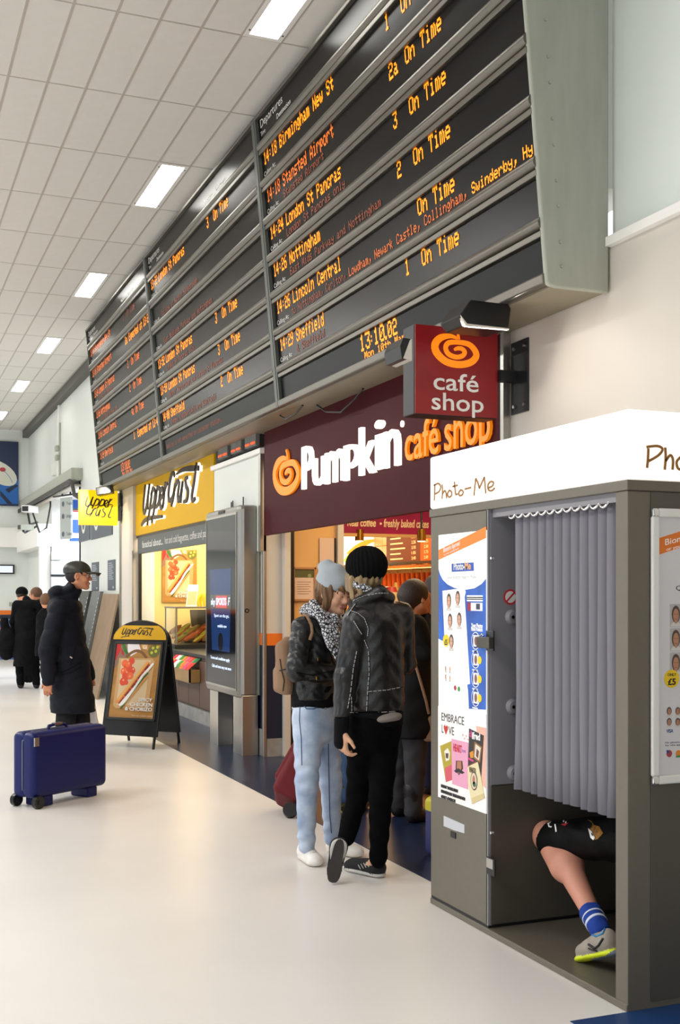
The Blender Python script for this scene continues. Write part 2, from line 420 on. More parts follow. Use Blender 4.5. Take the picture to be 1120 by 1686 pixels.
# right wall with its openings
wm = MB(); T = .22
wm.mat(m_wall)
wm.box(XW, XW + T, 4.75, YE, 3.5, CZ)                          # upper wall
wm.box(XW, XW + T, 15.62, 20.6, 0, 3.5).box(XW, XW + T, 24.0, YE, 0, 3.5)
wm.box(XW, XW + T, 10.1, 15.62, 3.0, 3.5)
wm.mat(m_wallw)
wm.box(XW, XW + T, -3, 5.70, 0, 3.23).box(XW, XW + T, 5.70, 10.1, 2.9, 3.5).box(XW, XW + T, 10.1, 11.95, 0, 3.0)
wr = tag(wm.build('wall_right'), kind='structure')
MB().mat(m_frost).box(XW + .03, XW + T, -3, 4.75, 3.26, CZ).build('frosted_panel', None, wr)
MB().box(XW - .035, XW + .1, -3, 4.72, 3.2, 3.245).build('ledge', m_white, wr)
MB().box(XW + .01, XW + .03, 3.9, 3.915, 3.26, CZ).build('panel_joint', m_gal, wr)
wb = wallX(XW)
MB(wb).poly(wb.pp([(979, 392), (994, 392), (994, 408), (979, 418)]), 0, .02).build('sensor_plate', m_dark, wr)
# the hall's other two walls, with their wide doorways to the street
wl = MB().mat(M('shade_wall', '#74716d', rough=.7))
for a_, b_ in ((-3, 2.0), (8.5, 12.0), (18.5, 22.0), (26.0, YE)): wl.box(-8, -7.8, a_, b_, 0, CZ)
for a_, b_ in ((2.0, 8.5), (12.0, 18.5), (22.0, 26.0)): wl.box(-8, -7.8, a_, b_, 3.7, CZ)
tag(wl.build('wall_left'), kind='structure')
wq = MB().mat(m_wall); wq.box(-8, -5.5, -3.2, -3, 0, CZ).box(-1.0, XW + T, -3.2, -3, 0, CZ).box(-5.5, -1.0, -3.2, -3, 3.4, CZ)
tag(wq.build('wall_rear'), kind='structure')
for yy in (3, 8.5, 14, 19.5, 25): MB().box(-2.85, -2.35, yy - 1.5, yy + 1.5, CZ - .012, CZ + .01).build('fill_panel', M('fill_panel', '#ffffff', emit=2, ecol='#fffdf6'), ce)  # added glowing panels, out of view, dressing the hall's fill lamps
# end wall
ew = tag(MB().box(-8, XW + T, YE, YE + .2, 0, CZ).build('wall_end', m_wall), kind='structure')
MB().box(-8, XW, YE - .25, YE, 2.60, 3.06).build('beam', m_white, ew, bevel=.01)
MB().box(3.05, XW, 24.0, YE - .25, 2.48, 2.95).build('beam', m_white, ew, bevel=.01)
MB().box(3.10, 3.32, 24.02, 24.2, 0, 2.48).build('column', m_white, ew, bevel=.008)
MB().box(-8, 3.1, YE - .03, YE, 1.03, 1.13).build('orange_band', m_orange, ew)
MB().box(-8, 3.1, YE - .03, YE, 0, 1.03).build('navy_dado', m_navy, ew)
tag(MB().box(XW - .13, XW, 16.4, YE, CZ - .16, CZ).build('trim_1', M('trim_grey', '#55544f', rough=.6)), kind='structure')
# passage between the end beam and the shops
pb = MB(); pb.mat(m_white).box(XW, 7, 20.42, 20.6, 0, 3.5).box(XW + T, 7, 24.0, 24.2, 0, 3.5).box(6.8, 7, 20.6, 24, 0, 3.5).box(XW, 7, 20.42, 24.2, 3.45, 3.62)
tag(pb.build('wall_passage'), kind='structure')
# cafe room and sandwich shop room
cw = MB(); cw.mat(m_tan).box(XW + T - .02, 4.06, 10.1, 10.25, 0, 3.0)
cw.mat(m_wallw).box(4.04, 4.1, 10.05, 10.25, 0, 3.0)
m_bt = M('brick_tile', '#b9a98a', rough=.25)
cw.mat(m_tan).box(5.9, 6.1, 5.6, 13.6, 0, 3.0).box(4.6, 6.1, 13.5, 13.7, 0, 3.0).box(4.6, 4.7, 11.8, 13.6, 0, 3.0).box(XW + T, 6.1, 5.5, 5.7, 0, 3.0)
cw.mat(m_wallw).box(XW + T, 6.1, 5.5, 13.7, 2.85, 3.0)
tag(cw.build('wall_cafe'), kind='structure')
uw = MB(); uw.mat(m_yel).box(XW + T, 4.9, 15.62, 15.8, 0, 3.0).box(4.6, 4.75, 11.9, 15.7, 0, 3.0).box(XW + .16, 4.62, 11.75, 11.9, 0, 3.0)
uw.mat(m_wallw).box(XW + T, 4.75, 11.75, 15.7, 2.75, 3.0)
tag(uw.build('wall_shop'), kind='structure')
# glazed wall tiles over the cafe's back counter
wt = [w_ for w_ in bpy.data.objects if w_.name == 'wall_cafe'][0]
bt = None; n = 0
for r in range(9):
    for c in range(14):
        y = 10.5 + c * .22; z = 1.55 + r * .14
        if bt is None: o = MB().box(5.885, 5.902, y + .004, y + .216, z + .004, z + .136).build('wall_tile', m_bt, wt, bevel=.003, seg=1); bt = o.data
        else: link_mesh('wall_tile', bt, wt, V((5.8935, y + .11, z + .07)))
bt = None
for r in range(9):
    for c in range(6):
        x = 4.7 + c * .2; z = 1.55 + r * .14
        if bt is None: o = MB().box(x + .004, x + .196, 13.485, 13.502, z + .004, z + .136).build('wall_tile', m_bt, wt); bt = o.data
        else: link_mesh('wall_tile', bt, wt, V((x + .1, 13.4935, z + .07)))

# pillar faces: metal strip, orange band, navy dado beside the kiosk
tag(MB().box(3.315, 3.345, 10.085, 10.13, 0, 2.85).build('trim_2', m_steel, bevel=.004), kind='structure')
pw = MB(); pw.mat(m_orange).box(3.35, 3.50, 10.088, 10.1, 1.03, 1.14); pw.mat(m_navy).box(3.35, 3.50, 10.088, 10.1, .17, 1.03); pw.mat(m_grime).box(3.35, 3.50, 10.086, 10.1, 0, .17)
pw.mat(m_orange).box(3.33, 3.34, 10.13, 11.7, 1.03, 1.14); pw.mat(m_navy).box(3.33, 3.34, 10.13, 11.7, .25, 1.03); pw.mat(m_grime).box(3.325, 3.34, 10.13, 11.7, 0, .25)
tag(pw.build('baseboard_pillar'), kind='structure')
tag(MB().box(3.50, 3.56, 10.02, 10.1, 0, 2.1).build('trim_3', m_wallw, bevel=.004), kind='structure')
tag(MB().box(3.55, 3.60, 10.04, 10.1, 0, 2.1).build('trim_4', m_black), kind='structure')
# pillar left of the sandwich shop
pl = MB(); pl.mat(m_wallw).box(3.26, 3.36, 15.62, 16.45, 0, 3.05); pl.mat(m_alu).box(3.235, 3.26, 16.40, 16.45, 0, 3.05).box(3.25, 3.262, 15.60, 15.63, 0, 2.1)
tag(pl.build('trim_5'), kind='structure')
tag(MB().box(3.33, 3.37, 15.56, 15.6, 0, 2.1).build('trim_6', m_black), kind='structure')
# white rising cabinet over the kiosk, and the conduit on the upper wall
e = empty('service_cabinet', 'pale grey service cabinet on the wall above the tall screen totem', 'cabinet', (3.3, 10.9, 2.0))
MB().box(3.30, 3.34, 10.13, 11.7, 1.9, 2.80).build('door', m_wall, e, bevel=.006)
MB().box(3.27, 3.34, 10.06, 11.74, 2.80, 2.85).build('top_rail', m_white, e, bevel=.006)
MB().box(3.285, 3.34, 10.085, 10.15, 1.9, 2.80).build('side_post', m_steel, e)
fr = wallX(XW)
e = empty('wall_conduit', 'white vertical conduit with small boxes on the far upper wall', 'conduit', (XW, 22.9, 3.9))
s0, t0 = fr.px(98, 656); s1, t1 = fr.px(98, 785)
MB(fr).box(s0, s0 + .13, t1, t0, 0, .04).build('conduit', m_white, e)
MB(fr).box(s0 + .16, s0 + .19, t1, t0 - .5, 0, .03).build('cable', m_gal, e)
for v in (737, 752):
    s2, t2 = fr.px(98, v); MB(fr).box(s2 - .02, s2 + .18, t2 - .08, t2 + .02, .04, .09).build('junction_box', m_gal, e)
s2, t2 = fr.px(89, 768); MB(fr).box(s2, s2 + .3, t2 - .2, t2 + .03, 0, .06).build('junction_box', m_white, e)

# fascia box over the passage with its dark cable tray
e = empty('passage_fascia', 'long slanting-looking grey fascia box over the far passage opening', 'fascia', (3.2, 23.5, 3.6))
MB().box(3.14, XW, 20.2, YE, 3.50, 3.70).build('fascia_box', m_gal, e, bevel=.01)
MB().box(3.10, 3.14, 20.2, YE, 3.42, 3.50).build('cable_tray', M('cable_tray', '#45433f', rough=.7), e)
MB().box(3.2, XW, 20.4, YE, 3.40, 3.43).build('light_strip', m_wallw, e)
MB().tube([(3.12, 20.2, 3.46), (3.12, 20.0, 3.44), (3.14, 19.85, 3.2), (3.2, 19.6, 3.12), (3.3, 19.3, 3.16)], .035).build('hanging_cable', M('cable_tray'), e)
# ------------------------------------------------------------ departures boards
m_panel = M('display_glass', '#0c0b0a', rough=.26, bump=.015, bscale=30, spec=.12)
m_pfoot = M('footer_panel', '#0f1313', rough=.4, spec=.12)
m_rail = M('rail_aluminium', '#6f6b63', rough=.36, metal=.75)
m_post = M('divider_grey', '#5f635e', rough=.45, metal=.4)
m_under = M('board_underside', '#8f8672', rough=.5, metal=.3)
m_l3 = M('led_bright', '#ff8a00', rough=.5, emit=1.15, ecol='#ff8c08')
m_l2 = M('led_mid', '#e06a10', rough=.5, emit=.62, ecol='#e8701c')
m_l1 = M('led_dim', '#7a3010', rough=.5, emit=.17, ecol='#a84a1c')
m_print = M('white_print', '#e4e2dc', rough=.5)
BT = V((-.21, 0, 2.25)).normalized(); BL = 2.26
def brd(y): return Fr((3.0, y, 3.0), (0, -1, 0), tuple(BT))
SEC = [
 (16.45, 3.76, 'far departures board, third from the front, half lost in glare', [
  ('13:18', 'Birmingham New St', '1', 'On Time', '', 2, 1), ('13:18', 'Stansted Airport', '2a', 'Expected at 13:27', '', 2, 3), ('13:24', 'London St Pancras', '3', 'On Time', 'London St Pancras', 2, 2),
  ('13:26', 'Nottingham', '2', 'On Time', 'East Mids Parkway and', 2, 2), ('13:26', 'Lincoln Central', '4a', 'On Time', '', 2, 2), ('13:29', 'Sheffield', '1', 'Expected at 13:41', '', 2, 3)]),
 (12.6, 3.89, 'middle departures board with two rows left blank', [
  ('13:32', 'London St Pancras', '3', 'On Time', '', 3, 3), ('', '', '', '', 'Calling at Market Harborough', 1, 1), ('', '', '', '', 'East Midlands Parkway and Nottingham', 1, 1),
  ('13:52', 'London St Pancras', '3', 'On Time', 'London St Pancras only', 3, 3), ('13:59', 'London St Pancras', '3', 'On Time', 'Market Harborough and London St Pancras', 3, 3), ('14:00', 'Sheffield', '2', 'On Time', 'Derby, Chesterfield and Sheffield', 3, 3)]),
 (8.62, 3.88, 'near departures board, largest, ending in the grey metal end plate', [
  ('14:18', 'Birmingham New St', '1', 'On Time', '', 3, 3), ('14:18', 'Stansted Airport', '2a', 'On Time', 'Stansted Airport', 2, 3), ('14:24', 'London St Pancras', '3', 'On Time', 'London St Pancras only', 3, 3),
  ('14:26', 'Nottingham', '2', 'On Time', 'East Mids Parkway and Nottingham', 3, 3), ('14:26', 'Lincoln Central', '', 'On Time', 'to Nottingham, Carlton, Lowdham, Newark Castle, Collingham, Swinderby, Hy', 3, 3),
  ('14:29', 'Sheffield', '1', 'On Time', '& Sheffield', 3, 3)])]
LM = {1: m_l1, 2: m_l2, 3: m_l3}
for si, (yl, wd, lab, rows) in enumerate(SEC):
    g = brd(yl); e = empty('departures_board', lab, 'departures board', (3.1, yl - wd / 2, 3.0), 'three departures boards in a row')
    full = wd + (.058 if si < 2 else 0)
    y0, y1 = yl, yl - full
    hb = MB(); hb.mat(m_under)
    sec = [(3.02, 2.985), (2.812, 5.245), (3.33, 5.245), (3.33, 2.985)]
    hb.add([(x, y, z) for y in (y0 + .03, y1 + .002) for x, z in sec], [(0, 1, 2, 3), (7, 6, 5, 4), (0, 4, 5, 1), (1, 5, 6, 2), (2, 6, 7, 3), (3, 7, 4, 0)])
    hb.build('housing', None, e)
    # front frame
    MB(g).box(-.03, full - .001, 2.235, 2.262, -.02, .035).build('top_rail', m_rail, e, bevel=.005)
    MB(g).box(-.03, full - .001, -.008, .045, -.02, .035).build('bottom_rail', m_rail, e, bevel=.008)
    MB(g).box(-.03, 0, -.008, 2.262, -.02, .03).build('divider_post', m_post, e)
    if si < 2: MB(g).box(wd, wd + .06, -.008, 2.262, -.02, .035).build('divider_post', m_post, e, bevel=.003)
    # panels
    MB(g).box(0, wd, 2.07, 2.236, -.02, .004).build('header_panel', m_panel, e)
    MB(g).box(0, wd, .045, .21, -.02, .004).build('footer_panel', m_pfoot, e)
    for j in range(6): MB(g).box(0, wd, .318 + .29 * j, .502 + .29 * j, -.02, .002).build('display_panel', m_panel, e)
    for j in range(7):
        b0 = .29 * j
        sill = MB(g); n = 9; pr_ = []
        for q in range(n): t = pi * q / (n - 1); pr_.append((.285 + b0 - .033 * cos(t), .004 + .034 * sin(t)))
        for a_ in (0,):
            vs = [(x, b_, c_) for x in (0, wd) for b_, c_ in pr_]
            sill.add(vs, [(q, q + 1, n + q + 1, n + q)[::-1] for q in range(n - 1)], True); sill.add(vs, [tuple(range(n)), tuple(range(2 * n - 1, n - 1, -1))])
        sill.build('sill_rail', m_rail, e)
        MB(g).box(0, wd, .218 + b0, .249 + b0, -.02, .026).build('top_strip', m_rail, e, bevel=.004)
    # printing
    pm = MB(g).mat(m_print)
    pm.text('Departures', .05, 2.155, .062, .52, c0=.004, c1=.006).text('Time', .04, 2.094, .034, .11, c0=.004, c1=.006).text('Destination', .42, 2.086, .036, .31, c0=.004, c1=.006, bold=.01)
    pm.text('Platform', 2.35, 2.092, .034, .25, c0=.004, c1=.006).text('Comments', 2.72, 2.092, .034, .3, c0=.004, c1=.006)
    for j in range(6): pm.text('Calling At:', .035, .333 + .29 * j, .034, .27, c0=.002, c1=.004)
    pm.build('header_lettering', None, e)
    for j, (tm_, ds, pf, cm, cal, b1_, b2_) in enumerate(rows):
        z = .415 + .29 * (5 - j)
        lm = MB(g)
        if tm_:
            lm.mat(LM[b1_] if si else (m_l2)); led(lm, tm_, .06, z, .0104, .0142, .005); led(lm, ds, .43, z, .0108, .0142, .005)
            lm.mat(LM[b2_] if si == 2 or b2_ == 3 else LM[b2_]); led(lm, pf, 2.36, z, .0112, .0142, .005); led(lm, cm, 2.585, z, .0112, .0142, .005)
        if lm.v: tag(lm.build('departure_text', None, e), kind='stuff')
        if cal:
            cmb = MB(g).mat(m_l1)
            if si == 2 and j == 4:
                x = led(cmb, 'to Nottingham, Carlton, ', .38, z - .078, .0079, .0085, .005)
                cmb.mat(m_l2 if False else M('led_low', '#c05a10', rough=.5, emit=.4, ecol='#c8601a')); x = led(cmb, 'Lowdham, Newark Castle, Collingham, ', x, z - .078, .0079, .0085, .005)
                cmb.mat(m_l3); led(cmb, 'Swinderby, Hy', x, z - .078, .0079, .0085, .005)
            else: led(cmb, cal, .42, z - .078, .0088 if si else .009, .0085, .005)
            tag(cmb.build('calling_text', None, e), kind='stuff')
    if si != 1:
        c_ = MB(g).mat(m_l3 if si else m_l2)
        a0 = 1.60 if si else 1.42
        x = led(c_, '13', a0, .108, .0152, .0152, .006); led(c_, ':', x - .022, .112, .0125, .0135, .006); x = led(c_, '10', x + .045, .108, .0152, .0152, .006); c_.box(x - .012, x + .012, .108, .13, .004, .006); led(c_, '02', x + .035, .108, .0125, .0145, .006)
        led(c_, 'Mon 10th Mar', a0 + .06, .052, .0088, .0066, .006); tag(c_.build('clock_text', None, e), kind='stuff')
    else:
        c_ = MB(g).mat(m_l1); led(c_, 'Smoking is not permitted on Leicester station.', .1, .11, .0079, .0075, .006); tag(c_.build('notice_text', None, e), kind='stuff')
    if si == 2:
        f2 = wallY(4.735)
        xs = [(2.975, 2.99), (2.77, 5.27), (3.33, 5.27), (3.33, 2.975), (3.03, 2.975), (2.995, 2.98)]
        MB(f2).poly(xs, -.02, .012).build('end_plate', m_gal, e, bevel=.012, seg=3)
        r = MB(f2)
        for u, v in [(895.7, 35), (900, 95.7), (902.9, 138), (906.9, 197), (909.5, 240), (913.8, 299), (916.7, 341), (920, 400), (922, 440)]:
            a_, b_ = f2.px(u, v); r.cyl(f2.w(a_, b_, .01), f2.w(a_, b_, .019), .009, .006, n=8)
        r.build('rivet', m_steel, e)
        b_ = MB().tube([(3.2, 8.4, 2.98), (3.2, 8.2, 2.9), (3.22, 7.95, 2.86), (3.25, 7.75, 2.93), (3.25, 7.6, 2.98)], .008); b_.tube([(3.1, 9.0, 2.98), (3.1, 8.85, 2.93), (3.1, 8.6, 2.94), (3.1, 8.45, 2.98)], .008); b_.build('loose_cable', m_black, e)

# relay cabinet with small red lamps, under the boards
e = empty('relay_unit', 'grey electrical relay unit with glowing red dashes above the pale cabinet', 'relay unit', (3.3, 10.9, 2.9))
MB().box(3.29, 3.335, 10.12, 11.6, 2.87, 3.13).build('back_plate', m_dark, e)
m_mod = M('relay_grey', '#6e716d', rough=.5); m_red = M('red_lamp', '#ff3010', emit=3, ecol='#ff3a12')
for i in range(6):
    y = 11.44 - i * .23 - (.06 if i % 2 == 0 else 0)
    mo = MB().box(3.25, 3.29, y - .17, y, 2.88, 3.02).build('relay_module', m_mod, e, bevel=.004)
    MB().box(3.244, 3.25, y - .14, y - .03, 2.90, 2.915).build('lamp', m_red, mo)
    mo = MB().box(3.26, 3.29, y - .15, y, 3.04, 3.11).build('relay_module', m_mod, e, bevel=.004)
    if i in (0, 2, 4): MB().box(3.254, 3.26, y - .02, y, 3.06, 3.09).build('lamp', m_red, mo)
# ------------------------------------------------------------ shop signs
def glyph(mb, ch, a0, a1, b0, b1, c0, c1, bold=.03):
    me, H = text_mesh(ch, bold); xs = [p[0] for p in me[0]]; ys = [p[1] for p in me[0]]
    x0, x1, y0, y1 = min(xs), max(xs), min(ys), max(ys)
    P = [(a0 + (x - x0) / (x1 - x0) * (a1 - a0), b0 + (y - y0) / (y1 - y0) * (b1 - b0)) for x, y in me[0]]
    mb.add([(x, y, c1) for x, y in P], me[1]); n = len(P); b = len(mb.v)
    mb.v += [mb.fr.w(x, y, c0) for x, y in P]
    for i, j in me[2]: mb.f.append([b - n + i, b + i, b + j, b - n + j]); mb.m.append(mb.cur); mb.sm.append(False)
m_ucy = M('sign_yellow', '#dcab02', rough=.45, var=.05, vscale=1, spec=.12)
m_ucyg = M('lit_sign_yellow', '#ffd800', rough=.4, emit=.35)
m_brown = M('dark_brown', '#2b2018', rough=.5)
m_mar = M('maroon', '#450d16', rough=.45, var=.1, vscale=2, spec=.06)
m_red = M('cafe_red', '#8e1219', rough=.35, var=.08)
m_or = M('pumpkin_orange', '#ff8a0c', rough=.45, emit=.35)
m_glow = M('glowing_white', '#fff8ec', rough=.4, emit=1.0)
frU = wallX(3.30)
UP = [[(232, 425), (222, 520), (218, 595), (228, 622), (243, 560), (262, 420)], [(264, 420), (252, 520), (250, 600)], [(287, 440), (270, 550), (255, 655)], [(272, 500), (290, 455), (302, 480), (292, 560), (272, 590)],
      [(320, 432), (305, 540), (288, 640)], [(308, 490), (326, 445), (337, 470), (328, 550), (308, 585)], [(340, 530), (358, 490), (356, 450), (342, 470), (337, 550), (348, 590), (366, 550)], [(376, 405), (366, 500), (358, 585)], [(366, 500), (380, 430), (392, 412)]]
UNDER = [[(205, 708), (235, 672), (290, 655), (355, 648)], [(255, 655), (246, 705)], [(288, 640), (278, 690)]]
CR = [[(442, 365), (436, 340), (420, 355), (405, 420), (398, 500), (406, 535), (424, 520), (436, 480)], [(446, 415), (436, 500), (418, 572)], [(438, 480), (456, 410), (472, 395)],
      [(478, 400), (466, 490), (470, 535), (486, 500), (500, 400)], [(502, 400), (492, 480), (486, 552)], [(536, 372), (520, 385), (524, 430), (538, 470), (530, 530), (506, 545)], [(600, 268), (582, 400), (566, 500), (572, 535), (590, 520)]]
CROSS = [[(455, 350), (500, 318), (560, 308), (616, 305)]]
def ucpx(P): return [[frU.px(190 + x / 4.308, 700 + y / 4.308) for x, y in s] for s in P]
G = {k: ucpx(v) for k, v in dict(up=UP, un=UNDER, cr=CR, ct=CROSS).items()}
allp = [p for k in G for s in G[k] for p in s]
bx = (min(p[0] for p in allp), min(p[1] for p in allp), max(p[0] for p in allp), max(p[1] for p in allp))
def logo(mb, keys, a0, b0, w_, h_, c0, c1, wt, box=None):
    pts = [p for k in keys for s in G[k] for p in s]
    X0, Y0, X1, Y1 = box or (min(p[0] for p in pts), min(p[1] for p in pts), max(p[0] for p in pts), max(p[1] for p in pts))
    for k in keys:
        for s in G[k]:
            q = [(a0 + (p[0] - X0) / (X1 - X0) * w_, b0 + (p[1] - Y0) / (Y1 - Y0) * h_) for p in s]
            n = len(q); ws = [wt * (.75 + .5 * sin(pi * i / max(n - 1, 1))) for i in range(n)]
            if k == 'ct': ws = [wt * .3, wt * 1.0, wt * 1.5, wt * 1.2]
            mb.ribbon(q, ws, c0, c1, 4)
# sandwich shop fascia
e = empty('shop_fascia', 'yellow fascia panel of the baguette shop with dark raised script lettering', 'shop sign', (3.32, 14, 2.3))
ya, yb = 15.95, 11.72
MB(frU).box(-ya, -yb, 2.30, 3.12, -.04, 0).build('panel', m_ucy, e, bevel=.01)
MB(frU).box(-ya, -yb, 2.27, 2.30, -.04, -.01).build('lower_lip', m_brown, e)
lm = MB(frU); lm.mat(m_glow)
logo(lm, ['up', 'un', 'cr', 'ct'], bx[0] + .013, bx[1] - .004, bx[2] - bx[0], bx[3] - bx[1], .0, .02, .052, bx); lm.build('letter_edge', None, e)
lm = MB(frU); lm.mat(m_brown); logo(lm, ['up', 'un', 'cr', 'ct'], bx[0], bx[1], bx[2] - bx[0], bx[3] - bx[1], .03, .045, .048, bx); lm.build('script_lettering', None, e)
# grey strapline board
e = empty('strapline_board', 'long grey board lettered in white beneath the yellow fascia', 'shop sign', (3.33, 13.6, 2.1))
MB(wallX(3.31)).box(-15.55, -11.75, 2.05, 2.27, -.03, 0).build('board', M('slate_grey', '#4a5254', rough=.45), e, bevel=.004)
t = MB(wallX(3.31)).mat(m_print); t.text('fanatical about...', -15.25, 2.125, .085, 1.2, 0, .002, bold=.015); t.text('hot and cold baguettes, coffee and pastries', -13.95, 2.125, .085, 2.15, 0, .002); t.build('lettering', None, e)

# pumpkin mark, used twice
SPIRAL = [((552, 322), 14), ((572, 312), 22), ((600, 312), 24), ((618, 330), 26), ((600, 352), 26), ((560, 360), 26), ((515, 345), 28), ((500, 312), 28), ((520, 285), 28), ((580, 278), 26), ((645, 285), 30), ((684, 320), 36), ((686, 352), 38), ((650, 384), 38), ((580, 400), 38), ((500, 388), 40), ((445, 345), 44), ((436, 300), 44), ((470, 262), 38), ((530, 248), 24), ((575, 258), 12)]
STEM = [((563, 215), 10), ((576, 235), 14), ((578, 262), 22)]
def pumpkin(mb, a, b, k, c0, c1, kx=1):
    for S_ in (SPIRAL, STEM):
        mb.ribbon([(a + (p[0] - 562) * k * kx, b - (p[1] - 316) * k) for p, _ in S_], [q * k for _, q in S_], c0, c1, 4)
# cafe fascia
frC = wallX(3.30)
e = empty('cafe_fascia', 'dark maroon cafe fascia with swirl mark and big white and orange lettering', 'shop sign', (3.32, 7.9, 2.1))
MB(frC).box(-10.02, -5.72, 2.04, 3.06, -.035, 0).build('panel', m_mar, e, bevel=.005)
MB(frC).box(-5.715, -5.68, 2.0, 3.08, -.04, .008).build('edge_trim', m_steel, e)
L = MB(frC).mat(m_glow)
for ch, x0, x1, y0, y1 in [('P', 208, 250, 240, 418), ('u', 253, 303, 288, 405), ('m', 306, 384, 258, 392), ('p', 385, 447, 232, 380), ('k', 449, 514, 155, 358), ('i', 516, 549, 132, 338), ('n', 551, 616, 172, 328)]:
    um = (x0 + x1) / 2; a0 = frC.px(420 + x0 / 2.5455, 760)[0]; a1 = frC.px(420 + x1 / 2.5455, 760)[0]
    b1 = frC.px(420 + um / 2.5455, 640 + y0 / 2.5455)[1]; b0 = frC.px(420 + um / 2.5455, 640 + y1 / 2.5455)[1]
    glyph(L, ch, a0, a1, b0, b1, 0, .03, .004)
L.build('white_lettering', None, e)
a, b = frC.px(664, 698); MB(frC).mat(m_glow).disc(a, b, .022, 0, .012).build('small_disc', None, e)
L = MB(frC).mat(m_or); a0, b0 = frC.px(671, 759); a1, _ = frC.px(812, 740)
L.text('café', a0, b0, .235, (a1 - a0) * .43, 0, .02, bold=.008).text('shop', a0 + (a1 - a0) * .50, b0, .235, (a1 - a0) * .50, 0, .02, bold=.008); L.build('orange_lettering', None, e)
a, b = frC.px(474, 778); k_ = (frC.px(494, 778)[0] - frC.px(454, 778)[0]) / 270
mp = MB(frC).mat(m_or); pumpkin(mp, a, b, k_ * .82, 0, .02, 1.25); mp.build('swirl_mark', None, e)

def spot_head(mb, p, d, up, L_, W_, H_):
    """a trapezium flood-lamp head: p centre, d facing"""
    d = V(d).normalized(); s_ = d.cross(V(up)).normalized(); u_ = s_.cross(d)
    vs = [p + s_ * x * L_ / 2 + u_ * y * H_ / 2 * k + d * z for z, k in ((W_ / 2, 1), (-W_ / 2, .5)) for y in (-1, 1) for x in (-1, 1)]
    mb.add(vs, [(0, 1, 3, 2), (4, 6, 7, 5), (0, 4, 5, 1), (2, 3, 7, 6), (0, 2, 6, 4), (1, 5, 7, 3)], False, True)
# projecting cafe sign
y = 5.62; fS = wallY(y)
e = empty('projecting_sign', 'square red double-sided cafe sign projecting from the wall on a black bracket', 'sign', (3.0, y, 2.47))
a0, b1 = fS.px(683, 532); a1, b0 = fS.px(820, 690)
MB(fS).box(a0, a1, b0, b1, -.15, -.008).build('light_box', m_dark, e, bevel=.006)
MB(fS).box(a0 + .004, a1 - .002, b0 + .004, b1 - .004, -.008, 0).build('face_panel', m_red, e)
mp = MB(fS).mat(m_or); a, b = fS.px(600 + 562 / 3.733, 490 + 316 / 3.733); kk = (fS.px(751, 600)[0] - fS.px(750, 600)[0]) / 3.733
pumpkin(mp, a, b, kk, 0, .002); mp.build('swirl_mark', None, e)
L = MB(fS).mat(m_white)
c0_, d0_ = fS.px(600 + 424 / 3.733, 490 + 562 / 3.733); c1_, _ = fS.px(600 + 702 / 3.733, 600); L.text('café', c0_, d0_, kk * 92, c1_ - c0_, 0, .002, bold=.01)
c0_, d0_ = fS.px(600 + 413 / 3.733, 490 + 685 / 3.733); c1_, _ = fS.px(600 + 733 / 3.733, 600); L.text('shop', c0_, d0_, kk * 92, c1_ - c0_, 0, .002, bold=.01); L.build('lettering', None, e)
a0p, b1p = fS.px(841, 563); a1p, b0p = fS.px(859, 683)
MB().box(XW - .012, XW, 5.48, 5.66, b0p, b1p).build('wall_plate', m_dark, e, bevel=.003)
MB().box(a1, XW, 5.59, 5.65, 2.69, 2.75).build('bracket_arm', m_dark, e)
sc = MB()
for yy in (5.51, 5.62):
    for zz in (b0p + .04, b1p - .04): sc.cyl((XW - .022, yy, zz), (XW - .012, yy, zz), .010, n=8)
sc.build('bolt', m_steel, e)
pipe = MB().cyl((3.0, 5.69, b1), (3.0, 5.69, b1 + .03), .03).cyl((3.0, 5.69, b1 + .015), (2.86, 5.3, 2.955), .014); pipe.build('lamp_arm', m_alu, e)
p = at(800, 520, 5.9); h = MB(); spot_head(h, at(801, 519, 5.75), (.05, .35, -.9), (1, -.2, 0), .13, .13, .34); 
lh = MB(); fl = Fr(at(757, 537, 5.72), (CN, -SN, 0))
hp = [(0, 0), (13, 20), (17, -0)]
def pxpoly(frm, pts): return [frm.px(u, v) for u, v in pts]
hd = wallY(5.15)
MB(hd).poly(pxpoly(hd, [(757, 519), (775, 493), (838, 501), (842, 508), (838, 541), (768, 534)]), -.22, 0).build('lamp_head', m_black, e, bevel=.006)
MB(hd).poly(pxpoly(hd, [(758, 519), (769, 533), (838, 541), (838, 543), (767, 537)]), -.02, .004).build('lamp_lip', m_wallw, e)
hb_ = Fr(at(668, 575, 5.95), (1, 0, 0))
MB(hb_).poly(pxpoly(hb_, [(659, 570), (664, 556), (676, 558), (676, 593), (662, 590)]), -.2, 0).build('lamp_head', m_black, e)
MB(hb_).poly(pxpoly(hb_, [(675, 560), (678, 558), (678, 594), (664, 590)]), -.19, .003).build('lamp_lip', m_wallw, e)
lamp('sign_lamp', 'AREA', (2.9, 5.2, 2.86), 4.0, (1, .9, .8), .3, .1, rot=(radians(-50), 0, 0))

